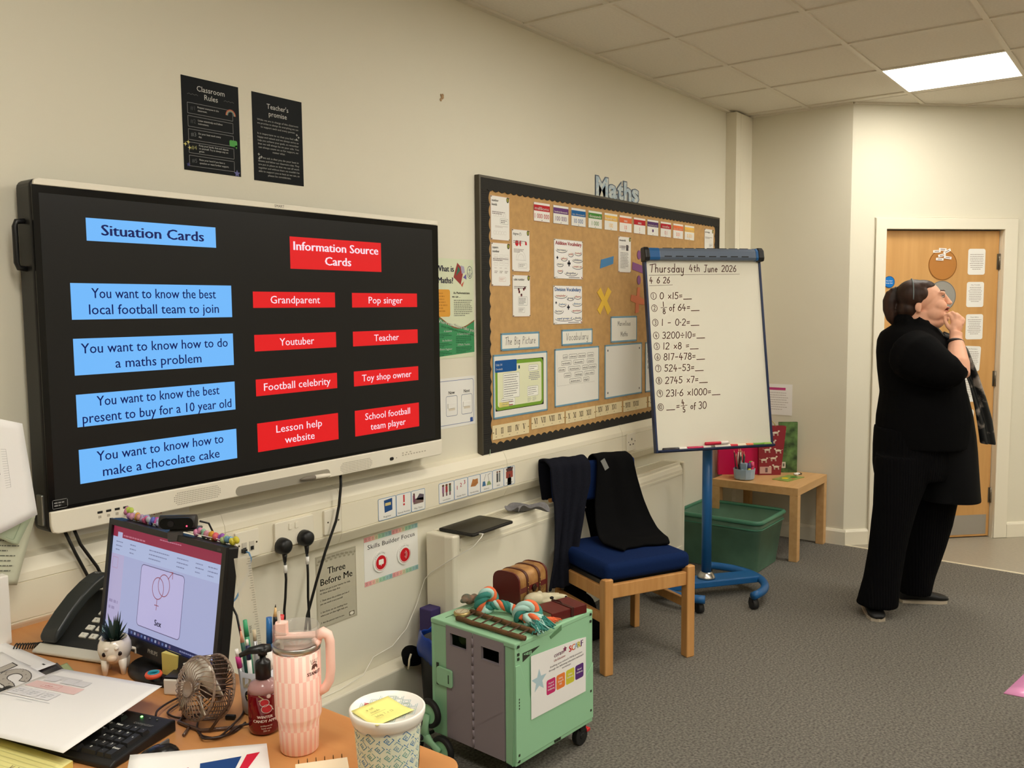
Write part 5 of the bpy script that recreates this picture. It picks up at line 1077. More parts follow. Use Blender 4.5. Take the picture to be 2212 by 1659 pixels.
mb = MB(); mb.lathe([(0, 0), (.027, 0), (.029, .004), (.029, .012), (.026, .015), (0, .015)], 28); mb.build('compass_case', M('brass_dull', (196, 172, 116), .3, metal=.6), t)
mb = MB(); mb.lathe([(.0, .0155), (.024, .0155)], 28); mb.build('compass_dial', M('dial_cream', (206, 196, 160), .3), t); p = P2(); p.line([(.02*cos(a*pi/8), .02*sin(a*pi/8)) for a in range(16)], .001, (110, 90, 60), 1, True); p.line([(-.015, -.004), (.014, .005)], .0015, (120, 60, 40), 1); p.build('dial_print', t, lambda x, y, h: (x, y, .0157+h))
# plaited rope toy
TEAL, ORG, PAL = M('rope_teal', (58, 132, 122), .9, bump=.3, bscale=200), M('rope_orange', (232, 112, 68), .9, bump=.3, bscale=200), M('rope_pale', (176, 214, 206), .9, bump=.3, bscale=200)
t = thing('rope_toy', 'knotted teal, orange and pale plaited rope toy with a teal tassel on the trolley', 'rope toy', (0, 0, TZ))
def spiral(pts, n, R_, tw, r, mats, k0=0):
    P = [Vector(p) for p in pts]; m = 40
    def at(f):
        k = f*(len(P)-1); i = min(int(k), len(P)-2); a = P[max(i-1, 0)]; b = P[i]; c = P[i+1]; d = P[min(i+2, len(P)-1)]; u = k-i
        return .5*((2*b)+(c-a)*u+(2*a-5*b+4*c-d)*u*u+(3*b-a-3*c+d)*u**3)
    for s in range(n):
        q = []
        for j in range(m+1):
            f = j/m; c = at(f); d = (at(min(1, f+.01))-at(max(0, f-.01))).normalized(); a = d.orthogonal().normalized() if j == 0 else (a-d*a.dot(d)).normalized(); b = d.cross(a); th = 2*pi*(s/n+tw*f); q.append(c+a*R_*cos(th)+b*R_*sin(th))
        MB().tube(q, r, n=8).build('strand', mats[(s+k0) % len(mats)], t)
spiral([(-.905, -.525, .03), (-.89, -.56, .03), (-.875, -.59, .018), (-.885, -.63, .018), (-.90, -.665, .025)], 4, .0095, 2.6, .0085, [TEAL, ORG, PAL])
spiral([(-.935, -.50, .012), (-.945, -.50, .04), (-.93, -.51, .068), (-.905, -.515, .07), (-.895, -.52, .045), (-.91, -.515, .02), (-.935, -.50, .014)], 4, .0105, 2.2, .0105, [PAL, TEAL, ORG], 1)
spiral([(-.925, -.655, .012), (-.925, -.65, .035), (-.905, -.665, .052), (-.88, -.68, .045), (-.875, -.695, .02), (-.90, -.70, .015), (-.93, -.68, .02)], 4, .010, 1.8, .0105, [PAL, TEAL, ORG])
spiral([(-.935, -.69, .018), (-.925, -.715, .022), (-.915, -.72, .02)], 3, .011, .8, .0105, [PAL, ORG])
R = random.Random(4)
for k in range(70):
    sx, sy = R.gauss(0, .009), R.gauss(0, .006); e = (-.968+R.uniform(-.036, .062), -.782+R.uniform(-.010, .022)); c_ = [TEAL, TEAL, PAL, TEAL][k % 4]
    MB().tube([(-.925+sx*.5, -.70+sy*.5, .02+R.uniform(-.006, .010)), (-.94+sx*1.5+(e[0]+.965)*.4, -.74+sy, .018+R.uniform(-.008, .01)), (e[0], e[1], .004+R.uniform(0, .012))], .0022, n=5).build('tassel_thread', c_, t)
for k in range(7): MB().tube([(-.90, -.715, .02), (-.885+.004*k, -.745, .018), (-.88+.007*k, -.768, .006+.003*(k % 3))], .002, n=5).build('tassel_thread', ORG, t)
# crumpled teal cloth bundle
mb = MB(); R = random.Random(6)
for k in range(9): mb.ell((R.uniform(-.04, .04), R.uniform(-.03, .03), .018+R.uniform(0, .014)), (R.uniform(.012, .03), R.uniform(.012, .022), R.uniform(.008, .018)), 10, 7)
o = mb.build('fabric_scrap', M('teal_brown_cloth', (52, 92, 80), .8, noise=.5, rgb2=(150, 110, 88), nscale=45), mods=[('REMESH', dict(mode='VOXEL', voxel_size=.005)), ('SMOOTH', dict(iterations=2))]); o.location = (-.895, -.435, TZ); tag(o, 'small teal and brown crumpled bundle behind the rope knot on the trolley', 'bundle')
# animal skull
BONE = M('bone', (198, 190, 160), .6, noise=.15, nscale=25, bump=.3, bscale=60)
t = thing('animal_skull', 'small pale animal skull lying between the treasure chest and the brown book', 'skull', (-.725, -.628, TZ), radians(-35))
mb = MB(); mb.ell((-.045, .0, .024), (.04, .028, .024)); mb.ell((-.01, 0, .026), (.03, .022, .018)); mb.ell((.03, 0, .022), (.045, .015, .013)); mb.ell((.02, .016, .03), (.035, .006, .006)); mb.ell((.0, -.024, .018), (.03, .005, .006)); mb.ell((.06, 0, .02), (.02, .010, .010)); mb.ell((-.02, .022, .036), (.012, .006, .01))
mb.build('cranium', BONE, t, mods=[('REMESH', dict(mode='VOXEL', voxel_size=.004)), ('SMOOTH', dict(iterations=2))])
mb = MB(); mb.ell((.012, -.0185, .028), (.008, .005, .006), 10, 6); mb.ell((.07, -.006, .022), (.006, .005, .004), 10, 6); mb.build('eye_socket', M('socket_black', (20, 16, 14), .8), t)
mb = MB()
for k in range(7): mb.cyl((.02+.008*k, -.010, .012), (.021+.008*k, -.010, .004), .0026, .0012, n=6)
mb.build('tooth', M('tooth', (226, 220, 196), .4), t)
# leather book
t = thing('leather_book', 'dark red leather notebook tied with a thong at the right of the trolley top', 'book', (-.775, -.716, TZ), radians(-16))
mb = MB(); mb.box(-.078, .078, -.05, .05, 0, .003); mb.box(-.078, .078, -.05, .05, .027, .030); mb.box(-.078, .078, -.053, -.047, 0, .03); mb.build('cover', OXB, t, bev=.002)
MB().box(-.075, .075, -.047, .048, .003, .027).build('page_block', M('old_pages', (176, 150, 112), .8), t)
mb = MB(); mb.box(.005, .017, -.0545, .052, .030, .0322); mb.box(.005, .017, -.0555, -.053, 0.001, .032); mb.tube([(.011, -.0, .0325), (.02, .02, .034), (.01, .05, .033)], .002); mb.build('thong', M('thong_dark', (62, 22, 18), .5), t)

# ------------------------------------------------------------------ bin and bags behind the trolley
t = thing('waste_bin', 'tall black bin with a blue liner behind the green trolley', 'bin', (-.79, -.215, 0))
mb = MB(); mb.lathe([(0, .002), (.085, .002), (.092, .01), (.105, .29), (.101, .29), (.09, .012), (0, .012)], 32); mb.build('bin_body', M('bin_black', (16, 16, 17), .5), t)
mb = MB()
def lin_(u, v):
    a = 2*pi*u; r = .103+.010*sin(v*pi)+.004*sin(a*7+v*3)+.006*v; return (r*cos(a), r*sin(a), .325-.09*v+.012*sin(a*3)-.006*abs(sin(a*9)))
mb.grid(lin_, 60, 8); mb.build('bin_liner', M('blue_liner', (24, 60, 150), .3), t, mods=[('SOLIDIFY', dict(thickness=.001))])
t = thing('purple_box', 'purple box showing above the blue bin liner behind the trolley', 'box', (-.72, -.20, .0))
mb = MB(); mb.box(-.03, .03, .105, .165, .0, .365); mb.build('box_body', M('purple_card', (58, 46, 100), .6), t, bev=.004)
mb = MB(); mb.ell((-.86, -.09, .225), (.035, .04, .035)); mb.ell((-.885, -.10, .215), (.022, .025, .03)); mb.ell((-.84, -.09, .205), (.045, .04, .03))
o = mb.build('black_pouch', CLO2, mods=[('REMESH', dict(mode='VOXEL', voxel_size=.01)), ('SMOOTH', dict(iterations=3))]); tag(o, 'small black fabric pouch resting on the pipe casing by the bin', 'pouch')
o = MB().tube([(-.895, -.125, .245), (-.91, -.13, .23), (-.912, -.13, .21), (-.905, -.12, .19)], .004, n=8).build('white_loop', M('rope_white', (226, 214, 190), .7)); tag(o, 'short white cord loop on the black pouch', 'cord')
# ------------------------------------------------------------------ desk
OAK = M('desk_laminate', (204, 146, 90), .38, spec=.4, noise=.07, rgb2=(192, 132, 78), nscale=2.2, stretch=(10, 1.2, 10))
DZ = .735
t = thing('desk', 'wooden office desk in the front left corner, cluttered with papers and a computer', 'desk', (0, 0, 0))
mb = MB(); mb.prism([(-2.95, -.03), (-2.95, -1.40)]+[(-2.13+.04*cos(a), -1.36+.04*sin(a)) for a in [radians(-90+15*k) for k in range(7)]]+[(-2.09, -.03)], DZ-.025, DZ-.0005); mb.build('desk_top', OAK, t, bev=.003)
LEGM = M('desk_leg_grey', (120, 118, 114), .4, metal=.4)
for x in (-2.88, -2.16):
    for y in (-.12, -1.28): MB().box(x, x+.045, y-.045, y, 0, DZ-.025).build('leg', LEGM, t, bev=.003)
MB().box(-2.15, -2.135, -1.24, -.16, .36, .70).build('modesty_panel', OAK, t)
# desk frame: +x is away from the person who sits here, so things facing them use rz about -90
def desk(name, label, cat, x, y, rz=0, z=0, group=None): return thing(name, label, cat, (x, y, DZ+z), radians(rz), group)
# ---- computer monitor
t = desk('computer_monitor', 'black computer monitor on the desk showing a slide with linked gender symbols', 'monitor', -2.165, -.584, -90)
BLK2 = M('monitor_black', (20, 20, 21), .35)
mb = MB(); mb.lathe([(0, .0), (.1, .0), (.102, .004), (.098, .010), (.04, .016), (0, .016)], 40); o = mb.build('stand_base', BLK2, t); o.scale = (1.08, .72, 1); o.location = (.02, -.01, 0)
mb = MB(); mb.box(-.025, .025, .02, .045, .012, .16); mb.build('stand_neck', BLK2, t, bev=.006)
pn = bpy.data.objects.new('display_panel', None); COL.objects.link(pn); pn.parent = t; pn.location = (0, -.011, .915-DZ); pn.rotation_euler = (-.148, 0, 0)
w, h = .432, .238
mb = MB(); mb.box(-w/2-.013, w/2+.013, .004, .03, -h/2-.032, h/2+.014); mb.build('housing', BLK2, pn, bev=.004)
mb = MB(); mb.box(-w/2-.013, -w/2, -.003, .004, -h/2-.032, h/2+.014); mb.box(w/2, w/2+.013, -.003, .004, -h/2-.032, h/2+.014); mb.box(-w/2, w/2, -.003, .004, h/2, h/2+.014); mb.box(-w/2, w/2, -.003, .004, -h/2-.032, -h/2); bz = mb.build('bezel', BLK2, pn)
p = P2(); S = lambda c, s=.82: eink(c, s)
p.rect(-w/2, -h/2, w/2, h/2, S((176, 182, 222)), 0); p.rect(-w/2, h/2-.026, w/2, h/2, S((150, 44, 72)), 1); p.rect(-w/2+.02, h/2-.026, -w/2+.04, h/2-.014, S((190, 190, 226)), 2)
p.lines(-w/2+.045, h/2-.024, -.02, h/2-.016, 1, S((196, 120, 140)), seed=1, l=2); p.lines(-.05, h/2-.010, .09, h/2-.005, 1, S((200, 130, 150)), seed=2, l=2, al='c'); p.rect(-w/2, h/2-.066, w/2, h/2-.026, S((184, 196, 232)), 1)
for i, (a, b) in enumerate(((-.20, -.17), (-.14, -.11), (-.06, .02), (.05, .1), (.12, .15), (.165, .2))): p.lines(a, h/2-.06, b, h/2-.032, 3, S((128, 134, 170)), seed=i, l=2, fill=.25)
p.rect(-w/2, -h/2+.012, -w/2+.055, h/2-.066, S((188, 180, 218)), 1); p.frame(-w/2+.008, .02, -w/2+.03, .045, .001, .0008, S((190, 130, 160)), 2); p.lines(-w/2+.008, -.08, -w/2+.05, -.05, 2, S((160, 150, 190)), seed=9, l=2)
p.rr(-.085, -h/2+.028, .085, h/2-.072, .010, S((196, 190, 232)), 2); p.frame(-.085, -h/2+.028, .085, h/2-.072, .010, .0016, S((96, 84, 122)), 3)
RC = S((150, 76, 92))
p.line([(-.012+.022*cos(a*pi/14), .004+.024*sin(a*pi/14)) for a in range(29)], .0018, RC, 4); p.line([(.010+.022*cos(a*pi/14), .014+.024*sin(a*pi/14)) for a in range(29)], .0018, RC, 4)
p.line([(-.012, -.020), (-.012, -.044)], .0018, RC, 4); p.line([(-.020, -.034), (-.004, -.034)], .0018, RC, 4); p.line([(.024, .031), (.040, .048)], .0018, RC, 4); p.line([(.028, .047), (.040, .048), (.040, .034)], .0018, RC, 4)
p.text('Sex', .0, -.078, .013, S((40, 36, 60)), bold=.03, l=4)
p.rect(-w/2+.10, -h/2, w/2, -h/2+.013, S((32, 38, 84)), 2); p.rect(-w/2, -h/2, -w/2+.10, -h/2+.013, S((176, 186, 220)), 2)
for i in range(12): p.rr(-.105+.014*i, -h/2+.0035, -.098+.014*i, -h/2+.0095, .001, S([(90, 110, 160), (150, 160, 190), (110, 90, 120)][i % 3]), 3)
p.lines(.09, -h/2+.003, .2, -h/2+.010, 1, S((130, 136, 176)), seed=4, l=3)
p.build('display_picture', pn, lambda x, y, h_: (x, .0035-h_, y))
p = P2(); p.text('PHILIPS', 0, -h/2-.020, .0085, (170, 168, 160), bold=.03); p.text('LED', w/2-.01, h/2+.004, .005, (120, 120, 120)); p.build('maker_name', bz, lambda x, y, h_: (x, -.0032-h_, y))
p = P2(); p.rr(-w/2+.0, -h/2-.016, -w/2+.014, -h/2+.0, .002, (150, 190, 200)); p.line([(-w/2+.002, -h/2-.014), (-w/2+.012, -h/2-.002)], .002, (60, 90, 130), 2); p.build('bezel_sticker', bz, lambda x, y, h_: (x, -.0032-h_, y))
# bead garland along the top, one thing whose beads are its parts
g = thing('bead_garland', 'string of pastel translucent bow beads along the top of the computer monitor', 'garland', (-2.165, -.584, DZ), radians(-90))
cols = [(236, 150, 186), (206, 226, 96), (216, 150, 206), (236, 170, 196), (240, 176, 70), (230, 160, 150), (196, 170, 206), (170, 170, 210), (236, 110, 160), (200, 210, 226), (110, 120, 216), (228, 96, 186), (190, 190, 230), (236, 150, 190), (160, 206, 176), (230, 160, 180), (240, 176, 60), (244, 110, 120), (170, 100, 200), (200, 220, 150), (130, 180, 210), (228, 214, 70)]
bm_ = {}
def bead_pos(i, n=22):
    u = -.205+.0112*i if i < 13 else .085+.0165*(i-13)
    return (u, .012, .915-DZ+h/2*cos(.148)+.012+.006)
R = random.Random(9)
for i, c in enumerate(cols):
    m = M('bead_%d_%d_%d' % c, c, .12, spec=.6, trans=.35, ior=1.4)
    mb = MB(); mb.ell((-.0035, 0, .001), (.0052, .005, .0066), 10, 7); mb.ell((.0035, 0, .001), (.0052, .005, .0066), 10, 7); mb.ell((0, 0, 0), (.004, .0045, .004), 8, 6)
    o = mb.build('bead', m, g); o.scale = (1.3, 1.3, 1.3); x, y, z = bead_pos(i); o.location = (x, y+.006+R.uniform(-.003, .003)+.018, z+(.010 if i < 2 else 0)+R.uniform(-.001, .002)); o.rotation_euler = (R.uniform(-.5, .5), R.uniform(-.7, .7), R.uniform(-.8, .8))
MB().tube([bead_pos(0)[:1]+(.03, bead_pos(0)[2]), (.0, .03, bead_pos(1)[2]-.002), bead_pos(21)[:1]+(.03, bead_pos(21)[2])], .0008, n=5).build('garland_cord', PAPER, g)
# webcam
t = thing('webcam', 'black webcam with a small red light clipped on top of the computer monitor', 'webcam', (-2.165+.014, -.584-.045, 1.052), radians(-48))
mb = MB(); mb.tube([(-.039, 0, .022), (-.0385, 0, .022), (.0385, 0, .022), (.039, 0, .022)], .0155, radii=[.013, .0155, .0155, .013], n=24, fl=1); mb.build('camera_body', M('webcam_black', (34, 32, 32), .45), t)
mb = MB(); mb.T = Matrix.Translation((0, -.0135, .022)); mb.prism(rrect(-.036, -.0125, .036, .0125, .0124), 0, .003, lambda a, b, h_: (a, -h_, b)); mb.build('lens_panel', GLASSBLK, t)
mb = MB(); mb.cyl((-.012, -.0165, .022), (-.012, -.018, .022), .007, n=18); mb.build('lens', M('lens_glass', (20, 16, 24), .05), t)
mb = MB(); mb.ell((.022, -.017, .016), (.0018, .0012, .0018), 8, 6); mb.build('indicator_light', E('red_led', (255, 60, 90), 4), t)
mb = MB(); mb.box(-.02, .045, -.004, .03, .0, .006); mb.box(-.022, .012, -.012, -.006, -.02, .004); mb.build('clip', M('webcam_grey', (74, 72, 72), .5), t, bev=.003)
mb = MB(); mb.tube([(.043, .01, .02), (.06, .02, .012), (.07, .03, -.02), (.075, .04, -.06), (.07, .05, -.2)], .0022); mb.build('cable', FLEX, t)
# ---- telephone
t = desk('telephone', 'black desk telephone with white number keys, handset on its left, beside the plant', 'telephone', -2.262, -.315, -72)
PHB = M('phone_black', (32, 34, 34), .45)
mb = MB(); mb.prism([(0, 0), (.0, .014), (.02, .026), (.165, .10), (.185, .095), (.185, 0)], -.075, .135, lambda a, b, h_: (h_, a, b)); mb.build('base', PHB, t, bev=.004)
mb = MB(); mb.prism([(-.022, .002), (-.022, .009), (.004, .020), (.004, .003)], -.078, .138, lambda a, b, h_: (h_, a, b)); mb.build('front_strip', M('phone_silver', (206, 202, 188), .35), t, bev=.003)
fa = atan2(.074, .145)
def face(x, s, hgt=0): return (x, .02+s*cos(fa)-hgt*sin(fa), .026+s*sin(fa)+hgt*cos(fa))
for r in range(4):
    for c in range(3):
        mb = MB(); x0, s0 = .012+.030*c, .012+.024*r; v = [face(x0+dx, s0+ds, hh) for hh in (0, .004) for ds in (0, .014) for dx in (0, .020)]
        mb.add(v, [(4, 5, 7, 6), (0, 1, 5, 4), (2, 6, 7, 3), (0, 4, 6, 2), (1, 3, 7, 5)], False); k_ = mb.build('number_key', M('key_white', (226, 224, 212), .3), t, bev=.001)
p = P2()
for r in range(4):
    for c in range(3): p.text('*0#789456123'[r*3+c], .022+.030*c, .0155+.024*r, .006, (110, 110, 100))
p.build('key_print', t, lambda x, y, h_: face(x, y, .0043+h_))
mb = MB(); v = [face(a, b, hh) for hh in (0, .003) for b in (.115, .158) for a in (.01, .12)]; mb.add(v, [(4, 5, 7, 6), (0, 1, 5, 4), (2, 6, 7, 3), (0, 4, 6, 2), (1, 3, 7, 5)], False); mb.build('display', M('phone_lcd', (44, 50, 48), .15), t)
mb = MB(); mb.prism([(-.004, .024), (-.006, .040), (.004, .054), (.040, .086), (.080, .114), (.120, .134), (.150, .144), (.172, .146), (.182, .138), (.184, .122), (.165, .112), (.140, .112), (.10, .096), (.06, .070), (.035, .050), (.02, .038)], -.070, -.020, lambda a, b, h_: (h_, a, b)); mb.build('handset', M('handset_black', (40, 44, 43), .38), t, bev=.009, seg=4)
p = P2(); p.text('NEC', 0, 0, .006, (180, 180, 180), bold=.03); p.build('maker_name', t, lambda x, y, h_: (-.047+x, .155+y, .1456+h_+y*.1))
mb = MB(); c_ = []
for k in range(150): a = k*.75; f = k/149; c_.append((-.075-.06*f+.02*sin(f*3)+.006*cos(a)*.3, -.0-.02*f*2+.02+.006*sin(a)*.6, .012+.006*sin(a)+.0))
mb.tube(c_, .0016, n=5); mb.build('coiled_cord', FLEX, t)
# ---- plant in a cow pot
t = desk('animal_plant_pot', 'small white glazed four-legged animal pot holding a dark spiky plant', 'plant pot', -2.243, -.505, -40)
GLZ = M('white_glaze', (236, 226, 210), .12, spec=.6, coat=.4)
mb = MB(); mb.lathe([(0, .022), (.02, .024), (.031, .036), (.0355, .052), (.034, .066), (.0285, .078), (.026, .078), (.029, .066), (.0, .062)], 32); mb.build('pot_bowl', GLZ, t)
for x, y in ((-.016, -.018), (.018, -.018), (-.016, .018), (.018, .018)): MB().tube([(x, y, .034), (x*1.1, y*1.1, .016), (x*1.12, y*1.12, .0)], .007, radii=[.010, .0075, .005], n=12).build('leg', GLZ, t)
mb = MB(); mb.ell((0, -.034, .042), (.011, .008, .008), 14, 9); mb.build('snout', M('snout_cream', (232, 208, 180), .15, coat=.4), t)
for x in (-.016, .016): mb = MB(); mb.ell((x, -.0305, .051), (.0048, .003, .0052), 12, 8); mb.build('eye', M('eye_glaze', (30, 16, 14), .1), t)
for x in (-.008, .008): MB().ell((x*1.3, -.033, .064), (.005, .005, .004), 10, 7).build('ear', GLZ, t)
MB().tube([(.03, .018, .045), (.04, .022, .04), (.04, .018, .03)], .0035, n=8).build('tail', GLZ, t)
mb = MB(); R = random.Random(3)
for k in range(60): a = R.uniform(0, 6.28); r = R.uniform(.0, .026); mb.ell((r*cos(a), r*sin(a), .066+R.uniform(0, .004)), (.004, .0035, .003), 6, 4)
tag(mb.build('gravel', M('gravel_beige', (186, 166, 140), .7, noise=.4, nscale=90), t), kind='stuff')
LEAF = M('succulent_dark', (24, 44, 34), .45)
for k in range(40):
    a = R.uniform(0, 6.28); tl_ = R.uniform(.15, 1.15); L = R.uniform(.035, .06)*(1.15 if tl_ < .5 else .85); d = Vector((sin(tl_)*cos(a), sin(tl_)*sin(a), cos(tl_)))
    b = Vector((.005*cos(a), .005*sin(a), .068)); sd_ = Vector((-sin(a), cos(a), 0))*.0042
    mb = MB(); mb.add([b-sd_, b+sd_, b+d*L*.55+sd_*.8, b+d*L*.55-sd_*.8, b+d*L, b+d*L*.3+d.orthogonal().normalized()*.002], [(0, 1, 2, 3), (3, 2, 4), (0, 5, 1)], False); mb.build('leaf', LEAF, t, fix=False)
# ---- keyboard
t = thing('computer_keyboard', 'black computer keyboard half covered by white paper at the front of the desk', 'keyboard', (-2.480, -.912, DZ), radians(-75))
KB = M('keyboard_black', (24, 24, 25), .5); KC = M('keycap_black', (34, 34, 35), .45)
mb = MB(); mb.prism([(0, 0), (0, .008), (.012, .013), (.15, .024), (.16, .022), (.16, 0)], -.445, 0, lambda a, b, h_: (h_, a, b)); mb.build('keyboard_body', KB, t, bev=.003)
kz = lambda y: .0135+(y-.012)*.08
def key(x0, y0, w_, d_):
    v = [(x0+i, y0+j, kz(y0+j)-.001) for j in (0, d_) for i in (0, w_)]+[(x0+i, y0+j, kz(y0+j)+.0065) for j in (.002, d_-.003) for i in (.002, w_-.002)]
    mb = MB(); mb.add(v, [(4, 5, 7, 6), (0, 1, 5, 4), (2, 6, 7, 3), (0, 4, 6, 2), (1, 3, 7, 5)], False); return mb.build('key', KC, t)
U = .0186; kp = P2()
rows_k = [.014, .0326, .0512, .0698, .0884, .117]
def lab(s_, x, y): kp.text(s_, x, y, .0052, (226, 226, 220), bold=.03); 
nump = [[('0', 2), ('.', 1)], [('1', 1), ('2', 1), ('3', 1)], [('4', 1), ('5', 1), ('6', 1)], [('7', 1), ('8', 1), ('9', 1)], [('Num', 1), ('/', 1), ('*', 1)]]
for r, row in enumerate(nump):
    x = -.085
    for s_, n_ in row: key(x, rows_k[r], U*n_-.0014, .0172); lab(s_, x+U*n_*.4, rows_k[r]+.008); x += U*n_
key(-.085+U*3, rows_k[0], U-.0014, .0358); lab('Enter', -.085+U*3.5, rows_k[0]+.018); key(-.085+U*3, rows_k[2], U-.0014, .0358); lab('+', -.085+U*3.5, rows_k[2]+.018); key(-.085+U*3, rows_k[4], U-.0014, .0172); lab('-', -.085+U*3.5, rows_k[4]+.008)
for c, s_ in enumerate(('<', 'v', '>')): key(-.148+U*c, rows_k[0], U-.0014, .0172); lab(s_, -.14+U*c, rows_k[0]+.007)
key(-.148+U, rows_k[1], U-.0014, .0172)
for r in (3, 4):
    for c in range(3): key(-.148+U*c, rows_k[r], U-.0014, .0172); lab([['Del', 'End', 'PgDn'], ['Ins', 'Home', 'PgUp']][r-3][c], -.14+U*c, rows_k[r]+.008)
for c in range(3): key(-.148+U*c, rows_k[5], U-.0014, .0172); lab(('Prt', 'Scr', 'Brk')[c], -.14+U*c, rows_k[5]+.008)
for r in range(5):
    for c in range(15):
        if r == 0 and 3 < c < 9: continue
        key(-.437+U*c, rows_k[r], U-.0014, .0172)
key(-.437+U*4, rows_k[0], U*5-.0014, .0172)
for c in range(13): key(-.437+.0215*c, rows_k[5], U-.0014, .0172)
kp.build('key_lettering', t, lambda x, y, h_: (x, y, kz(y)+.0067+h_))
p = P2(); p.text('computer', -.042, .118, .008, (120, 120, 118)); p.build('maker_name', t, lambda x, y, h_: (x, y, kz(y)+.001+h_))
mb = MB(); mb.ell((-.068, .143, .0245), (.0026, .0026, .0015), 8, 5); mb.build('indicator_light', E('green_led', (120, 255, 110), 5), t)
mb = MB()
for x in (-.048, -.03): mb.ell((x, .143, .0245), (.002, .002, .0012), 8, 5)
mb.build('indicator_unlit', M('led_off', (110, 112, 106), .3), t)
# mouse
t = thing('computer_mouse', 'black computer mouse beside the keyboard, its right half under the flag flyer', 'mouse', (-2.425, -.962, DZ), radians(-75))
mb = MB(); mb.ell((0, 0, 0), (.031, .055, .036), 24, 16); v2 = []
o = mb.build('mouse_body', M('mouse_black', (20, 20, 22), .22), t, mods=[])
for v_ in o.data.vertices:
    if v_.co.z < 0: v_.co.z = 0
    if v_.co.y < 0: v_.co.x *= 1.05
MB().box(-.002, .002, .012, .034, .028, .036).build('scroll_wheel', M('wheel_grey', (90, 90, 90), .5), t)
# ---- papers on the desk
def quad_sheet(name, label, c4, curl=0, mat=PAPER, pr=None, n=12, cat='paper', th=.0006, group=None):
    """c4: top-left, top-right, bottom-right, bottom-left corners"""
    A, B, C_, D_ = [Vector(c) for c in c4]
    def at(u, v, h_=0):
        q = (D_*(1-u)+C_*u)*(1-v)+(A*(1-u)+B*u)*v
        return Vector((q.x, q.y, q.z+curl*(u*u*v)+.004*sin(u*5+v*2)*curl*20*.25+h_))
    mb = MB(); mb.grid(lambda u, v: tuple(at(u, v)), n, n); o = mb.build(name, mat, mods=[('SOLIDIFY', dict(thickness=th, offset=-1))], fix=False)
    tag(o, label, cat, group)
    if pr: p = P2(); pr(p); p.lift = .0002; p.build('page_print', o, lambda x, y, h_: tuple(at(x, y, h_+.0004)))
    return o
def pr_doc(p):
    for i in range(7): p.rect(.12+.02*(i % 2), .80-.045*i, .55-.03*(i % 3), .812-.045*i, (176, 172, 170)); p.rect(.62, .80-.045*i, .86, .812-.045*i, (186, 182, 180))
    p.rect(.9, .9, .94, .92, (60, 60, 60))
quad_sheet('paper_sheet', 'white sheet of paper at the back left of the desk beside the telephone cord', [(-2.318, -.11, DZ+.006), (-2.309, -.370, DZ+.007), (-2.515, -.395, DZ+.006), (-2.53, -.13, DZ+.006)], pr=pr_doc)
def pr_s(p):
    S_ = [(.93, .80), (.95, .70), (.80, .62), (.72, .55), (.80, .50), (.90, .43), (.93, .33), (.85, .22), (.68, .18), (.55, .22)]
    P_ = [(.72+.15*cos(radians(a)), .70+.15*sin(radians(a))) for a in range(10, 271, 12)]+[(.72+.16*cos(radians(a)), .38+.165*sin(radians(a))) for a in range(90, -171, -12)]
    p.line(P_, .125, (60, 56, 54), 1); p.line(P_, .104, (186, 180, 170), 2)
    p.line([(.44, .88), (.42, .22)], .125, (60, 56, 54), 1); p.line([(.44, .87), (.42, .23)], .104, (186, 180, 170), 2)
    R = random.Random(1)
    for k in range(14): q = P_[R.randrange(len(P_))]; p.ell(q[0]+R.uniform(-.03, .03), q[1]+R.uniform(-.03, .03), .010, .016, (140, 132, 124), 3, 6)
quad_sheet('bubble_letter_sheet', 'white sheet with a large patterned bubble letter S near the front left', [(-2.352, -.20, DZ+.009), (-2.358, -.424, DZ+.011), (-2.50, -.50, DZ+.010), (-2.55, -.24, DZ+.009)], pr=pr_s)
o = quad_sheet('photo_strip', 'dark glossy photo peeping out between the stacked papers', [(-2.30, -.355, DZ+.003), (-2.315, -.435, DZ+.003), (-2.39, -.45, DZ+.003), (-2.37, -.37, DZ+.003)], mat=M('photo_dark', (58, 56, 60), .25, noise=.4, nscale=60))
quad_sheet('green_leaflet', 'pale green leaflet corner under the stacked papers by the pot', [(-2.285, -.37, DZ+.0015), (-2.305, -.455, DZ+.0015), (-2.36, -.46, DZ+.0015), (-2.34, -.38, DZ+.0015)], mat=M('leaflet_green', (168, 180, 130), .4))
def pr_big(p):
    p.poly([(.02, .88), (.36, .88), (.36, .82), (.02, .82)], (216, 214, 214)); p.rect(.04, .66, .50, .76, (232, 200, 196)); p.rect(.16, .685, .32, .735, (236, 214, 210), 2); p.frame(.16, .685, .32, .735, .002, .003, (206, 110, 110), 3)
    p.lines(.18, .70, .30, .72, 1, (206, 130, 130), seed=1, l=3)
    for a, b in ((.08, .90), (.24, .90), (.36, .90)): p.rect(a, .78, a+.11, .86, (222, 220, 222), 2); p.frame(a, .78, a+.11, .86, .002, .002, (178, 178, 182), 3)
    for a in (.04, .17, .30): p.rect(a, .52, a+.115, .63, (230, 228, 230), 2); p.frame(a, .52, a+.115, .63, .002, .002, (178, 178, 184), 3); p.lines(a+.02, .54, a+.1, .61, 3, (196, 196, 200), seed=int(a*99), l=3)
    p.line([(.03, .49), (.46, .49)], .004, (170, 172, 178), 2); p.line([(.20, .46), (.34, .46)], .003, (180, 182, 186), 2)
quad_sheet('paper_sheet', 'large white curling sheet lying over the left part of the keyboard', [(-2.335, -.452, DZ+.024), (-2.29, -.768, DZ+.050), (-2.530, -.850, DZ+.036), (-2.62, -.51, DZ+.036)], curl=.0, pr=pr_big, n=16)
quad_sheet('paper_sheet', 'second white sheet just under the curling one, its corner over the keyboard', [(-2.34, -.46, DZ+.0215), (-2.312, -.768, DZ+.044), (-2.508, -.832, DZ+.0335), (-2.61, -.52, DZ+.0335)])
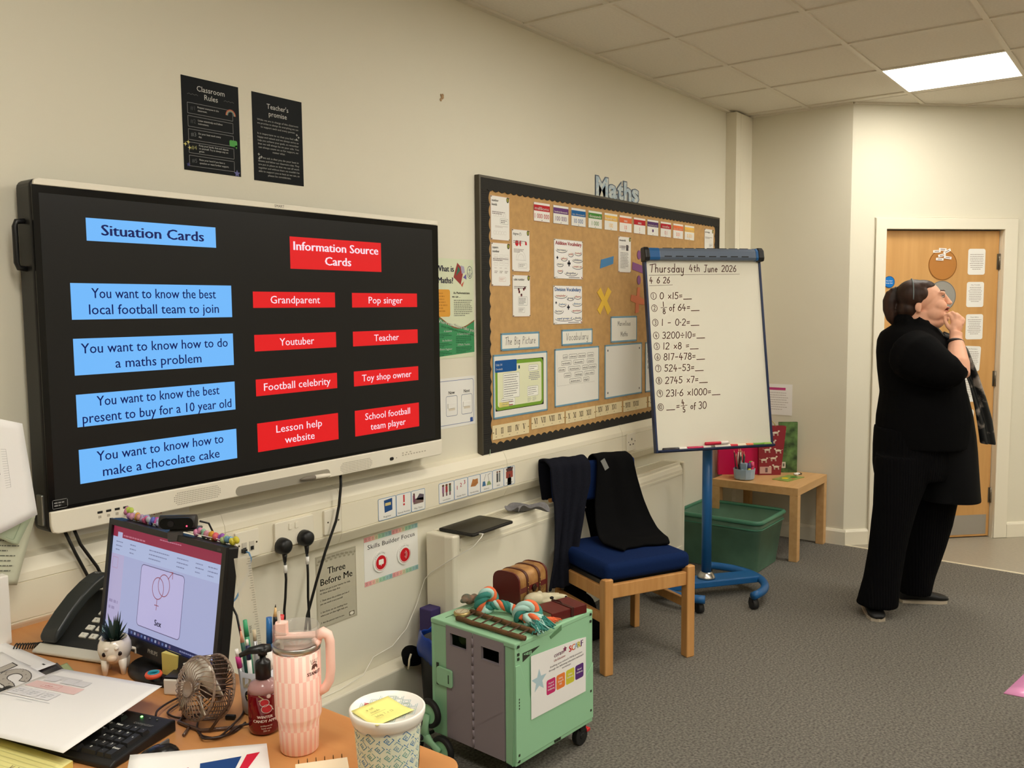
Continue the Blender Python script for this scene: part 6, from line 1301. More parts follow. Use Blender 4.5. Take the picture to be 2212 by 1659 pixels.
def pr_y(p):
    for i in range(14): p.line([(.02, .05+.065*i), (.98, .05+.065*i)], .004, (196, 196, 140))
    p.hand('V I', .6, .62, .06, .006, (120, 110, 90)); p.hand('xxoe', .55, .40, .05, .006, (120, 110, 90)); p.hand('i on ov', .5, .28, .05, .006, (120, 110, 90))
t_ = MB(); t_.prism([(-2.555, -.63), (-2.512, -.845), (-2.675, -.91), (-2.73, -.67)], DZ, DZ+.012); o = t_.build('legal_pad', M('pad_yellow_edge', (226, 206, 110), .7)); tag(o, 'yellow ruled notepad at the bottom left of the desk', 'notepad')
A_ = [(-2.555, -.63, DZ+.0126), (-2.512, -.845, DZ+.0126), (-2.675, -.91, DZ+.0126), (-2.73, -.67, DZ+.0126)]
q = quad_sheet('top_page', None, A_, mat=M('pad_yellow', (232, 224, 150), .6), pr=pr_y); q.parent = o; q.pop('category', None)
# ---- flag flyer
def pr_f(p):
    p.poly([(.10, .60), (.42, .72), (.42, .50), (.10, .40)], (206, 34, 62), 1); p.poly([(.50, .76), (.80, .80), (.74, .56), (.50, .54)], (34, 70, 130), 1)
    p.poly([(.84, .82), (.94, .84), (.82, .52), (.77, .56)], (206, 34, 62), 1); p.poly([(.0, .30), (.12, .34), (.1, .16), (.0, .14)], (34, 70, 130), 1); p.poly([(.46, .36), (.80, .36), (.76, .20), (.46, .20)], (206, 34, 62), 1)
def flq(u, v): pass
quad_sheet('flag_flyer', 'white flyer with red and blue slanted blocks curling at the front edge of the desk', [(-2.475, -.970, DZ+.046), (-2.262, -1.062, DZ+.006), (-2.37, -1.22, DZ+.003), (-2.585, -1.115, DZ+.008)], curl=0, pr=pr_f)
quad_sheet('paper_slip', 'small blank white slip lying on the flag flyer', [(-2.385, -1.098, DZ+.014), (-2.345, -1.118, DZ+.012), (-2.40, -1.20, DZ+.010), (-2.44, -1.18, DZ+.012)])
t = thing('spiral_notepad', 'small cream spiral notepad at the front edge of the desk below the pink tumbler', 'notepad', (-2.283, -1.168, DZ), radians(-38))
MB().box(0, .09, -.12, 0, .001, .008).build('pad_pages', M('cream_pages', (236, 220, 190), .7), t)
for k in range(6): MB().tube([(.006+.015*k, .004+.004*cos(a), .006+.007*sin(a)) for a in [j*pi/5 for j in range(10)]], .0008, n=5, closed=True).build('ring', M('ring_bronze', (110, 80, 50), .3, metal=.9), t)
# ---- sticky notes, charger, fidget ring
t = desk('sticky_note_block', 'yellow block of sticky notes standing under the computer monitor', 'sticky notes', -2.195, -.655, -80)
MB().box(-.022, .026, -.010, .010, .012, .062).build('note_block', M('sticky_yellow', (216, 200, 110), .7), t)
t = desk('white_charger', 'small white and black charger block beside the fan under the monitor', 'charger', -2.215, -.722, -60)
MB().box(-.032, .032, -.022, .022, .0, .034).build('charger_body', M('white_gloss', (1, 1, 1)), t, bev=.003); MB().box(-.03, .03, -.02, .02, .034, .038).build('charger_top', BLK2, t, bev=.001)
t = desk('fidget_ring', 'orange and turquoise rubber ring on the monitor base', 'ring', -2.232, -.640, 0, z=.017)
mb = MB(); mb.lathe([(.0115, -.004), (.0165, -.0045), (.0185, 0), (.0165, .0045), (.0115, .004)], 28, close=True); q = mb.build('outer_band', M('coral_rubber', (238, 100, 70), .5), t); q.rotation_euler = (0, 0, 0); q.location = (0, 0, .005)
mb = MB(); mb.lathe([(.010, -.0035), (.0122, -.0035), (.0122, .0055), (.010, .0055)], 28, close=True); q = mb.build('inner_band', M('turquoise_rubber', (40, 160, 184), .5), t); q.location = (0, 0, .0055)
# ---- clear desk fan
t = desk('desk_fan', 'small translucent smoky desk fan with a wire grille beside the keyboard', 'fan', -2.272, -.885, 0)
SMK = M('smoky_plastic', (190, 166, 148), .08, trans=.55, spec=.6, alpha=.85); SMD = M('smoky_dark', (104, 80, 68), .12, trans=.3, alpha=.95)
fanT = bpy.data.objects.new('fan_head', None); COL.objects.link(fanT); fanT.parent = t; fanT.location = (0, 0, .070)
nrm = Vector((-.93, .04, .25)).normalized(); fanT.rotation_euler = nrm.to_track_quat('Z', 'Y').to_euler()
RF = .061
mb = MB()
for zz, r in ((.016, RF*.97), (-.026, RF)): mb.tube([(r*cos(a*pi/20), r*sin(a*pi/20), zz) for a in range(40)], .0028, closed=True, n=6)
mb.build('rim_ring', SMK, fanT)
m0 = None
for k in range(32):
    a = 2*pi*k/32
    if m0 is None:
        mb = MB(); mb.tube([(.014, 0, .034), (.035, .010, .034), (.052, .006, .028), (RF*.97, 0, .016)], .0011, n=5); m0 = mb.build('grille_rib', SMK, fanT); o = m0
    else: o = cp(m0, fanT)
    o.rotation_euler = (0, 0, a)
m1 = None
for k in range(36):
    a = 2*pi*k/36
    if m1 is None:
        mb = MB(); mb.tube([(RF*.97, 0, .016), (RF, 0, -.026), (RF*.7, 0, -.034), (.02, 0, -.036)], .0012, n=5); m1 = mb.build('back_rib', SMD, fanT); o = m1
    else: o = cp(m1, fanT)
    o.rotation_euler = (0, 0, a)
mb = MB(); mb.cyl((0, 0, .030), (0, 0, .037), .015, n=24); mb.build('centre_cap', SMK, fanT); mb = MB(); mb.cyl((0, 0, -.036), (0, 0, -.004), .02, n=22); mb.build('motor', M('motor_brown', (66, 48, 40), .3), fanT)
b0 = None
for k in range(4):
    if b0 is None:
        def bl(u, v): r = .016+.040*u; w_ = (.014+.018*u)*(v-.5)*2; return (r, w_*.9, .010+.012*(v-.5)*2)
        mb = MB(); mb.grid(bl, 8, 5); b0 = mb.build('blade', M('fan_blade', (236, 230, 220), .25, alpha=.9), fanT, mods=[('SOLIDIFY', dict(thickness=.0012))]); o = b0
    else: o = cp(b0, fanT)
    o.rotation_euler = (0, 0, .5+pi/2*k)
mb = MB(); mb.tube([(.02, -.075, .004), (-.03, -.03, .004), (-.035, .035, .004), (.02, .075, .004)], .0035, n=8); mb.tube([(-.02, -.045, .004), (.01, -.064, .05), (.012, -.066, .078)], .003, n=7); mb.tube([(-.02, .045, .004), (.01, .062, .05), (.012, .064, .078)], .003, n=7); mb.tube([(-.035, .0, .004), (-.06, -.02, .004)], .003); mb.build('fan_stand', SMD, t)
# ---- cables on the desk
for k, (pts, lb) in enumerate([
    ([(-2.22, -.80, .76), (-2.25, -.84, .738), (-2.30, -.90, .738), (-2.31, -.95, .738), (-2.27, -.97, .738), (-2.23, -.955, .738)], 'dark cable looping from the fan towards the soap bottle'),
    ([(-2.315, -.93, .739), (-2.30, -.965, .739), (-2.26, -.955, .744), (-2.21, -.92, .739), (-2.17, -.87, .739), (-2.13, -.84, .739)], 'dark cable running past the fan to the pen cup'),
    ([(-2.19, -.74, .739), (-2.24, -.77, .739), (-2.30, -.80, .742), (-2.29, -.845, .739), (-2.24, -.85, .739)], 'dark cable under the left side of the fan'),
    ([(-2.20, -.76, .743), (-2.26, -.76, .743), (-2.31, -.785, .748), (-2.325, -.80, .745)], 'dark cable beside the back edge of the keyboard'),
    ([(-2.315, -.935, .742), (-2.32, -.955, .742), (-2.29, -.975, .742), (-2.25, -.965, .742), (-2.21, -.985, .742), (-2.17, -.96, .742)], 'dark cable in front of the soap bottle')]):
    P = [Vector(p) for p in pts]; q = []
    for i in range(len(P)-1):
        a, b, c, d = P[max(0, i-1)], P[i], P[i+1], P[min(len(P)-1, i+2)]
        for j in range(5): u = j/5; q.append(.5*((2*b)+(c-a)*u+(2*a-5*b+4*c-d)*u*u+(3*b-a-3*c+d)*u**3))
    q.append(P[-1]); tag(MB().tube(q, .0022).build('desk_cable', M('cable_brown', (44, 30, 26), .35)), lb, 'cable')
mb = MB(); mb.box(-.010, .010, -.005, .005, 0, .008); o = mb.build('cable_connector', BLK2, bev=.002); o.location = (-2.235, -.915, DZ+.001); o.rotation_euler = (0, 0, radians(-60)); tag(o, 'small black cable connector on the desk by the soap bottle', 'connector')
mb = MB(); mb.tube([(-2.05, -.62, .92), (-2.06, -.70, .85), (-2.085, -.76, .78), (-2.11, -.80, .745)], .0026); tag(mb.build('monitor_cable', FLEX), 'black cable hanging behind the right side of the monitor', 'cable')
# ---- pen cup
t = desk('pen_cup', 'grey plastic pen cup with heart and star stickers full of pens', 'pen pot', -2.172, -.925, 0)
CUPM = M('cup_frost', (196, 198, 206), .25, alpha=1)
mb = MB(); mb.lathe([(0, .001), (.032, .001), (.034, .004), (.040, .090), (.038, .090), (.0325, .006), (0, .006)], 36); mb.build('cup_body', CUPM, t)
p = P2()
def onc(r0, a0, lift=.0006): return lambda x, y, h_: ((r0+.006*y/.09+lift+h_)*cos(a0+x/.037), (r0+.006*y/.09+lift+h_)*sin(a0+x/.037), y)
hb = [(0, -.016), (.015, .002), (.014, .012), (.007, .016), (0, .010), (-.007, .016), (-.014, .012), (-.015, .002)]
p.line([(.010+x*1.1, .046+y*1.1) for x, y in hb], .005, (236, 200, 206), 1, True); p.poly([(.010+x, .046+y) for x, y in hb], (206, 140, 160), 1)
p.ell(-.028, .042, .009, .012, (50, 44, 44), 1); p.star(-.028, .042, .007, (220, 200, 120), 2); p.rr(-.04, .06, -.02, .08, .003, (210, 204, 180), 1); p.build('cup_sticker', t, onc(.034, radians(-118)))
def pen(dx, dy, L, tx, ty, r, segs, label, nm='pen'):
    q = thing(nm, label, 'pencil' if nm == 'pencil' else 'pen', (-2.172+dx, -.925+dy, DZ+.008)); d = Vector((tx, ty, 1)).normalized(); z = 0
    for part, l_, m_, r0, r1 in segs: MB().cyl(d*z, d*(z+l_*L), r*r0, r*r1, n=12).build(part, m_, q); z += l_*L
WP = M('pen_white', (238, 236, 232), .3); NP = M('pen_navy', (36, 40, 80), .3); GP = M('pen_silver', (170, 168, 170), .3, metal=.5)
def col(n_, c): return M('pen_%d_%d_%d' % c, c, .3)
pen(-.018, -.004, .145, -.06, .02, .0045, [('barrel', .72, WP, 1, 1), ('grip', .2, NP, 1.05, 1), ('button', .08, WP, .6, .6)], 'white click pen with a navy clip in the grey pen cup')
pen(-.024, .008, .128, -.14, .04, .005, [('barrel', .7, GP, 1, 1), ('band', .18, col(0, (206, 60, 140)), 1.05, 1.05), ('button', .12, WP, .7, .7)], 'silver and pink pen leaning left in the grey pen cup')
pen(.006, -.020, .125, -.03, -.12, .0055, [('barrel', .6, GP, 1, 1), ('clip', .3, WP, 1.25, 1.25), ('button', .1, col(0, (206, 160, 180)), .7, .7)], 'white clipped pen with a pink button at the front of the grey pen cup')
pen(-.004, -.026, .135, .02, -.08, .0055, [('barrel', .6, GP, 1, 1), ('clip', .3, WP, 1.25, 1.25), ('button', .1, NP, .7, .7)], 'white clipped pen with a navy button next to the soap pump')
pen(.010, .012, .150, -.02, .06, .0045, [('barrel', .85, GP, 1, 1), ('button', .15, M('pen_tan', (206, 190, 160), .4), .8, .8)], 'silver pen at the back of the grey pen cup')
pen(.020, -.006, .175, .04, .02, .0055, [('barrel', .7, col(0, (40, 110, 176)), 1, 1), ('cap', .3, col(0, (40, 110, 176)), 1.15, 1.1)], 'blue felt pen standing tall in the grey pen cup')
pen(.004, .022, .170, -.03, .1, .005, [('barrel', .8, col(0, (40, 140, 96)), 1, 1), ('cap', .2, col(0, (60, 160, 110)), 1, .8)], 'green felt pen at the back of the grey pen cup')
pen(.026, -.014, .18, .10, -.04, .005, [('barrel', .85, col(0, (206, 50, 50)), 1, 1), ('cap', .15, col(0, (206, 60, 60)), 1, 1)], 'red pen leaning right behind the pink tumbler')
pen(.018, -.020, .205, .06, .0, .0045, [('shaft', .8, col(0, (120, 36, 50)), 1, 1), ('band', .08, BLK2, 1, 1), ('cone', .09, M('pencil_wood', (222, 186, 130), .6), 1, .35), ('point', .03, BLK2, .35, .05)], 'tall dark red pencil with a sharp point in the grey pen cup', 'pencil')
pen(-.010, .014, .168, -.09, .05, .0042, [('shaft', .8, M('pencil_green', (30, 84, 70), .4), 1, 1), ('cone', .14, M('pencil_tip', (1, 1, 1)), 1, .3), ('point', .06, col(0, (206, 60, 80)), .3, .08)], 'green pencil with a pink point leaning left in the pen cup', 'pencil')
t = thing('clear_ruler', 'clear plastic ruler standing upright in the pen cup', 'ruler', (-2.155, -.905, DZ+.006), rot=(radians(-4), radians(-5.5), radians(-40)))
mb = MB(); mb.box(-.016, .016, -.001, .001, 0, .298); mb.build('ruler_blade', M('clear_plastic', (226, 222, 206), .1, alpha=.42, spec=.6), t)
p = P2()
for i in range(58): p.rect(.016-(.006 if i % 5 else .009), .008+.005*i, .0155, .0087+.005*i, (70, 66, 60))
p.text('30cm', -.004, .15, .005, (80, 76, 70), rot=-pi/2); p.build('ruler_print', t, shp(.001))
mb = MB(); mb.box(.004, .009, .058, .06, 0, .0); 
# ---- soap pump
t = desk('soap_dispenser', 'red hand soap bottle with a black pump and white lettering', 'bottle', -2.222, -1.005, 0)
SOAP = M('soap_red', (140, 12, 30), .08, spec=.6, trans=.35, ior=1.35, coat=.5)
def ov(r, z, n=36, k=.82):
    a0 = radians(55); return [((r*cos(a))*cos(a0)-(r*k*sin(a))*sin(a0)*1.0, (r*cos(a))*sin(a0)+(r*k*sin(a))*cos(a0), z) for a in [2*pi*i/n for i in range(n)]]
def ov2(r, z): return [(r*cos(2*pi*i/36), r*sin(2*pi*i/36), z) for i in range(36)]
MB().loft([ov2(.024, .0), ov2(.0285, .004), ov2(.030, .012), ov2(.030, .076), ov2(.0296, .080)]).build('liquid', SOAP, t)
MB().loft([ov2(.0302, .0805), ov2(.029, .088), ov2(.024, .096), ov2(.013, .102), ov2(.012, .106)]).build('clear_shoulder', M('bottle_clear', (196, 150, 150), .08, alpha=.75, spec=.6), t)
mb = MB(); mb.lathe([(0, .104), (.0145, .104), (.0145, .134), (.0125, .137), (.006, .138), (.0055, .152), (.0, .152)], 24); mb.build('pump_collar', BLK2, t)
mb = MB(); mb.tube([(.016, -.004, .158), (.0, .0, .160), (-.018, .016, .158), (-.030, .030, .149)], .008, radii=[.008, .0105, .007, .0045], n=12, fl=.6); mb.cyl((0, 0, .148), (0, 0, .162), .0085, .0095); mb.build('pump_head', BLK2, t)
p = P2(); C0 = (240, 226, 224); P_ = lambda x, y: (x, y)
p.text('WINTER', -.002, .036, .0052, C0, bold=.04); p.text('CANDY APPLE', .0, .028, .0052, C0, bold=.04); p.text('antibacterial', 0, .020, .003, C0); p.text('hand wash', 0, .015, .003, C0); p.text('250 ml', 0, .010, .003, C0)
for a in range(4): p.star(.006, .078, .005, C0, 1, n=4, k=.3, a0=22*a)
p.ell(-.002, .066, .0075, .006, (206, 60, 70), 1); p.line([(-.002+.0085*cos(a), .066+.007*sin(a)) for a in [j*pi/8 for j in range(16)]], .001, C0, 2, True); p.ell(.002, .054, .009, .007, (206, 60, 70), 1); p.line([(.002+.010*cos(a), .054+.008*sin(a)) for a in [j*pi/8 for j in range(16)]], .001, C0, 2, True)
p.line([(-.012, .08), (-.004, .074), (-.012, .07)], .0016, (200, 190, 140), 2); p.line([(.008, .06), (.014, .05)], .001, C0, 2)
a0 = radians(-122); p.build('label_print', t, lambda x, y, h_: ((.0306+h_)*cos(a0+x/.030), (.0306+h_)*sin(a0+x/.030), y))
# ---- pink tumbler
t = desk('pink_tumbler', 'tall pink striped insulated tumbler with a handle, clear lid and straw', 'tumbler', -2.231, -1.117, 0); t.scale = (.89, .89, 1)
def stripes(name, c1, c2, n_, hh):
    m = bpy.data.materials.new(name); m.use_nodes = True; nt = m.node_tree; b = nt.nodes['Principled BSDF']; N = nt.nodes.new; L = nt.links.new
    def mth(op, a, b_=None):
        q = N('ShaderNodeMath'); q.operation = op
        for i, v in enumerate((a, b_)):
            if v is None: continue
            if isinstance(v, (int, float)): q.inputs[i].default_value = v
            else: L(v, q.inputs[i])
        return q.outputs[0]
    tc = N('ShaderNodeTexCoord'); sx = N('ShaderNodeSeparateXYZ'); L(tc.outputs['Object'], sx.inputs[0])
    a = mth('FLOOR', mth('MULTIPLY', mth('ARCTAN2', sx.outputs[1], sx.outputs[0]), n_/(2*pi))); z = mth('FLOOR', mth('MULTIPLY', sx.outputs[2], 1/hh))
    k = mth('FLOORED_MODULO' if False else 'MODULO', mth('ADD', mth('ADD', a, z), 100), 2)
    mx = N('ShaderNodeMix'); mx.data_type = 'RGBA'; L(k, mx.inputs['Factor']); mx.inputs['A'].default_value = lin(c1)+(1,); mx.inputs['B'].default_value = lin(c2)+(1,)
    L(mx.outputs['Result'], b.inputs['Base Color']); b.inputs['Roughness'].default_value = .42; return m
PK = stripes('pink_stripes', (255, 224, 210), (250, 196, 182), 40, .047)
PKP = M('pink_plastic', (253, 208, 194), .4)
mb = MB(); mb.lathe([(0, .0), (.036, .0), (.0385, .003), (.0415, .054), (.042, .058), (.0462, .066), (.047, .070), (.0480, .190), (0, .190)], 48); mb.build('body', PK, t)
mb = MB(); mb.lathe([(.046, .1902), (.0482, .191), (.0482, .200), (.047, .201), (.043, .201), (.043, .1902)], 48, close=True); mb.build('steel_rim', STEEL, t)
CLR = M('lid_clear', (206, 206, 200), .05, alpha=.24, spec=.8)
mb = MB(); mb.lathe([(.0455, .202), (.0465, .204), (.0475, .230), (.0462, .233), (.044, .232), (.043, .206)], 48, close=True); lid = mb.build('lid_ring', CLR, t); mb = MB(); mb.lathe([(0, .210), (.0425, .210)], 40); mb.build('lid_plate', CLR, lid)
mb = MB(); mb.prism([(-.040, -.012), (.040, -.012), (.042, .004), (.036, .016), (.012, .012), (-.012, .012), (-.034, .018), (-.042, .004)], .211, .2165); mb.prism([(-.040, -.010), (-.018, -.010), (-.016, .008), (-.034, .014), (-.042, .004)], .2165, .240); q = mb.build('lid_slider', PKP, t, bev=.002); q.rotation_euler = (0, 0, radians(-48))
ha = radians(-50)
mb = MB(); hp = [(.043, .212), (.055, .218), (.064, .213), (.068, .200), (.068, .148), (.065, .128), (.056, .114), (.044, .108)]
mb.tube([(r*cos(ha), r*sin(ha), z) for r, z in hp], .0115, n=14, fl=.8); mb.tube([(.044*cos(ha+a), .044*sin(ha+a), .205) for a in [radians(-25+10*k) for k in range(6)]], .009, n=10, fl=.5); mb.build('handle', PKP, t)
mb = MB(); mb.tube([(-.012, .008, .02), (-.026, .022, .262)], .0035, n=14); mb.build('straw', M('straw_clear', (226, 220, 206), .06, alpha=.4, spec=.7), t)
p = P2(); p.text('STANLEY', 0, .150, .0062, (104, 70, 64), bold=.05, width=.034)
bear = [(-.008, .160), (-.006, .167), (-.003, .169), (.004, .169), (.008, .166), (.009, .160), (.006, .160), (.005, .163), (.001, .163), (0, .160), (-.003, .160), (-.003, .163), (-.005, .160)]
p.poly(bear, (104, 70, 64), 1); [p.line([(-.007+.003*i, .170), (-.009+.0045*i, .178)], .0008, (104, 70, 64), 1) for i in range(5)]; p.line([(-.006, .170), (0, .173), (.007, .170)], .0012, (104, 70, 64), 1)
a0 = radians(-84); p.build('logo_print', t, lambda x, y, h_: ((.0481+(y-.19)*.0083+h_)*cos(a0+x/.046), (.0481+(y-.19)*.0083+h_)*sin(a0+x/.046), y))
# ---- ice-cream style tub
t = desk('plastic_tub', 'white round tub with a blue maze pattern and a yellow note on its lid', 'tub', -2.220, -1.335, 0)
TUB = M('tub_white', (244, 240, 232), .3)
mb = MB(); mb.lathe([(0, .0), (.046, .0), (.048, .003), (.056, .115), (.056, .118), (0, .118)], 56); mb.build('tub_body', TUB, t)
mb = MB(); mb.lathe([(.0575, .113), (.0600, .114), (.061, .119), (.0615, .120), (.0635, .126), (.064, .1335), (.062, .1355), (.060, .1345), (.058, .131), (0, .131)], 56); mb.build('lid', TUB, t)
p = P2(); TQ, YL = (110, 156, 176), (222, 226, 170)
p.grd(-.10, .016, .10, .108, (236, 240, 218), 1, nx=24, ny=2)
def dia(cx, cy, s, w_, c, l): p.line([(cx+s, cy), (cx, cy+s), (cx-s, cy), (cx, cy-s)], w_, c, l, True)
R = random.Random(11)
for i in range(-4, 4):
    for j in range(6):
        cx, cy = i*.0295+(.01475 if j % 2 else 0), .026+j*.01475
        c = [(96, 150, 172), (110, 168, 160), (126, 168, 186), (72, 134, 186)][R.randrange(4)]
        s = .0128; p.line([(cx, cy-s), (cx-s, cy), (cx, cy+s), (cx+s*.8, cy+s*.2), (cx+s*.2, cy-s*.4), (cx-s*.4, cy+.1*s), (cx, cy+s*.45)], .0013, c, 2); dia(cx+.001, cy+.0008, .0022, .001, c, 2)
p.rect(.056, .018, .088, .104, (238, 236, 228), 3); p.lines(.06, .05, .086, .1, 9, (180, 178, 172), seed=2, l=3, fill=.3); p.rr(.062, .026, .074, .048, .001, (56, 54, 54), 4); p.text('A', .068, .034, .008, (230, 230, 226), bold=.05, l=4)
for y in (.004, .010): p.line([(-.1+.01*i, y) for i in range(21)], .003 if y < .005 else .0015, (176, 160, 140), 2)
a0 = radians(-120); p.build('tub_print', t, lambda x, y, h_: ((.0482+.0715*(y-.003)+.0004+h_)*cos(a0+x/.052), (.0482+.0715*(y-.003)+.0004+h_)*sin(a0+x/.052), y))
p = P2()
for i in range(-3, 4):
    for j in range(-3, 4):
        if abs(i)+abs(j) > 4: continue
        c = (150, 176, 160) if (i+j) % 2 else (160, 184, 190); cx, cy = i*.014, j*.014
        if cx*cx+cy*cy < .0024:
            for s in (.0062, .0035): p.line([(cx+s, cy+s), (cx-s, cy+s), (cx-s, cy-s), (cx+s, cy-s)], .0009, c, 1, j % 2 == 0)
p.line([(.008, .040), (.012, .034), (.013, .042), (.018, .036), (.019, .043)], .0018, (206, 60, 60), 2)
lp_ = p.build('lid_print', t, lambda x, y, h_: (x*cos(.6)-y*sin(.6), x*sin(.6)+y*cos(.6), .1312+h_))
n_ = thing('sticky_note', 'yellow sticky note with handwriting stuck on the lid of the white tub', 'sticky note', (-2.238, -1.343, DZ+.1318), radians(-8))
mb = MB(); mb.grid(lambda u, v: (-.036+.076*u, -.032+.072*v, .003*abs(v-.4)*2+.001*u), 8, 8); q = mb.build('note_sheet', M('note_yellow', (240, 232, 140), .7), n_, mods=[('SOLIDIFY', dict(thickness=.0004))], fix=False)
p = P2(); p.hand('a cut', -.02, .018, .006, .0006, (150, 140, 90)); p.hand('sounds', -.02, .006, .006, .0006, (150, 140, 90)); p.line([(-.024, 0), (.006, .002)], .0006, (150, 140, 90)); p.hand('bday 7 x 13', -.022, -.012, .006, .0006, (150, 140, 90)); p.build('note_writing', q, lambda x, y, h_: (x, y, .0045+h_+.0))
# ---- sheets hanging at the left of the screen
HW_ = lambda pts, y: [(x, y, z) for x, z in pts]
def wall_sheet(name, label, pts, y, bow, mat, pr=None):
    A, B, C_, D_ = [Vector((x, 0, z)) for x, z in pts]
    def at(u, v, h_=0):
        q = (D_*(1-u)+C_*u)*(1-v)+(A*(1-u)+B*u)*v; return (q.x, y-bow*sin(pi*min(1, u*1.0))*.6-bow*(1-v)*.3-h_, q.z)
    mb = MB(); mb.grid(lambda u, v: at(u, v), 12, 12); o = mb.build(name, mat, mods=[('SOLIDIFY', dict(thickness=.0005))], fix=False); tag(o, label, 'paper')
    if pr: p = P2(); pr(p); p.lift = .0004; p.build('page_print', o, lambda x, y_, h_: at(x, y_, h_+.001))
def pr_t(p):
    for i in range(17): p.line([(.40, .72-.022*i), (.80, .72-.022*i)], .0016, (130, 130, 130))
    for x in (.40, .5, .6, .7, .8): p.line([(x, .72), (x, .72-.022*16)], .0016, (130, 130, 130))
    p.line([(.52, .5), (.55, .47), (.6, .53)], .006, (40, 40, 40), 2); p.lines(.6, .48, .8, .53, 1, (40, 40, 40), seed=2, l=2)
def pr_l(p): p.lines(.12, .10, .92, .92, 12, (110, 112, 100), seed=5, fill=.22)
wall_sheet('text_sheet', 'pale green sheet with typed paragraphs tilted below the curling sheet by the screen', [(-2.40, 1.08), (-2.205, 1.03), (-2.262, .86), (-2.46, .91)], -.085, .01, M('pale_green_sheet', (206, 208, 184), .6), pr_l)
wall_sheet('green_certificate', 'glossy pale green sheet with a pointed lower corner between the other hanging sheets', [(-2.40, 1.16), (-2.22, 1.03), (-2.262, .962), (-2.40, 1.06)], -.10, .01, M('glossy_green', (190, 204, 176), .15), lambda p: p.frame(.1, .1, .9, .9, .05, .01, (150, 166, 140)))
wall_sheet('timetable_sheet', 'big white curling sheet with a printed timetable hanging left of the screen', [(-2.50, 1.35), (-2.238, 1.265), (-2.218, 1.035), (-2.50, .96)], -.112, .03, PAPER, pr_t)
MB_ = MB().box(-2.52, -2.302, -.14, -.11, DZ, .905).build('white_file', M('white_gloss', (1, 1, 1)), bev=.003); tag(MB_, 'upright white file at the far left edge of the desk against the wall', 'file')
mb = MB(); mb.box(-2.08, -1.72, -.003, -.001, .93, 1.12); o = mb.build('scribbled_sheet', LAM); tag(o, 'white sheet with red scribbles mostly hidden under the big screen', 'paper')
p = P2(); p.hand('no 2 ions', -1.90, .945, .02, .002, (170, 60, 60)); p.line([(-1.98, .96), (-1.95, .975), (-1.93, .955)], .004, (150, 60, 60)); p.build('scribble', o, lambda x, y, h_: (x, -.0032-h_, y))
# ---- edge of another table with a pink folder, right of the frame
t = thing('classroom_table', 'classroom table just outside the right edge of the picture', 'table', (-1.05, -3.05, 0))
MB().box(0, 1.3, 0, .68, .672, .697).build('table_top', OAK, t, bev=.003)
for x in (.04, 1.22):
    for y in (.04, .60): MB().box(x, x+.035, y, y+.035, 0, .672).build('leg', LEGM, t)
mb = MB(); mb.grid(lambda u, v: (-1.127+.30*u-.12*v*0+.02*v, -2.108-.055*u-.26*v+.0*u, .700+.012*u*(1-v)-.002), 6, 6); o = mb.build('pink_folder', M('pink_clear', (226, 150, 196), .2, alpha=.9), mods=[('SOLIDIFY', dict(thickness=.002))]); tag(o, 'corner of a translucent pink plastic wallet poking in at the right edge', 'folder')
# ------------------------------------------------------------------ the woman by the door (x = the way she faces, -y = towards the camera)
t = thing('person', 'woman in black clothes and floral scarf by the door, hand at her chin', 'person', (1.45, -1.33, 0), atan2(-.8, .6))
SKIN = M('skin', (226, 170, 142), .5, spec=.35, noise=.05, nscale=12); HAIR = M('hair_dark_brown', (62, 40, 30), .5, spec=.3, noise=.5, nscale=24, rgb2=(26, 17, 14), stretch=(1, 1, .2), bump=.5, bscale=90)
KNIT = M('knit_black', (9, 9, 10), .95, spec=.08, bump=.4, bscale=220); TROU = M('cord_black', (10, 10, 12), .92, spec=.08)
nt = TROU.node_tree; bb = nt.nodes['Principled BSDF']; tc = nt.nodes.new('ShaderNodeTexCoord'); wv = nt.nodes.new('ShaderNodeTexWave'); wv.inputs['Scale'].default_value = 26; bp_ = nt.nodes.new('ShaderNodeBump'); bp_.inputs['Strength'].default_value = .6; bp_.inputs['Distance'].default_value = .004
nt.links.new(tc.outputs['Object'], wv.inputs['Vector']); nt.links.new(wv.outputs['Fac'], bp_.inputs['Height']); nt.links.new(bp_.outputs[0], bb.inputs['Normal'])
HT = Matrix.Translation((.03, 0, 0)) @ Matrix.Rotation(radians(-17), 4, 'Z') @ Matrix.Translation((-.03, 0, 0))
mb = MB()
# torso, legs and arms (mostly under clothes)
mb.ell((.02, 0, 1.18), (.15, .19, .24)); mb.ell((.04, 0, .95), (.18, .2, .2)); mb.tube([(-.02, -.16, 1.34), (-.02, 0, 1.37), (-.02, .16, 1.34)], .045, n=12)
mb.tube([(.02, 0, 1.33), (.02, 0, 1.40), (.035, 0, 1.50)], .06, radii=[.066, .062, .062], n=20)
for p_, r_ in (([(-.03, -.10, .86), (-.10, -.10, .5), (-.17, -.09, .1), (-.18, -.07, .05)], [.085, .06, .04, .035]), ([(.03, .10, .86), (.14, .10, .45), (.095, .10, .1), (.09, .1, .05)], [.085, .06, .04, .035])): mb.tube(p_, .1, radii=r_, n=14)
mb.tube([(-.18, -.02, .04), (-.19, -.10, .03)], .02, n=12); mb.tube([(.08, .1, .04), (.19, .1, .03)], .02, n=12)
mb.tube([(-.04, -.19, 1.35), (.04, -.26, 1.25), (.092, -.27, 1.195), (.100, -.255, 1.205), (.105, -.235, 1.26), (.122, -.19, 1.325), (.134, -.155, 1.372), (.139, -.145, 1.40)], .05, radii=[.045, .05, .052, .052, .053, .040, .029, .029], n=18)
mb.tube([(-.02, .17, 1.33), (.05, .235, 1.10), (.075, .27, .90)], .05, radii=[.06, .048, .03], n=14)
mb.ell((.144, -.137, 1.428), (.030, .019, .036), 16, 10); mb.ell((.128, -.142, 1.412), (.018, .017, .024), 12, 8)
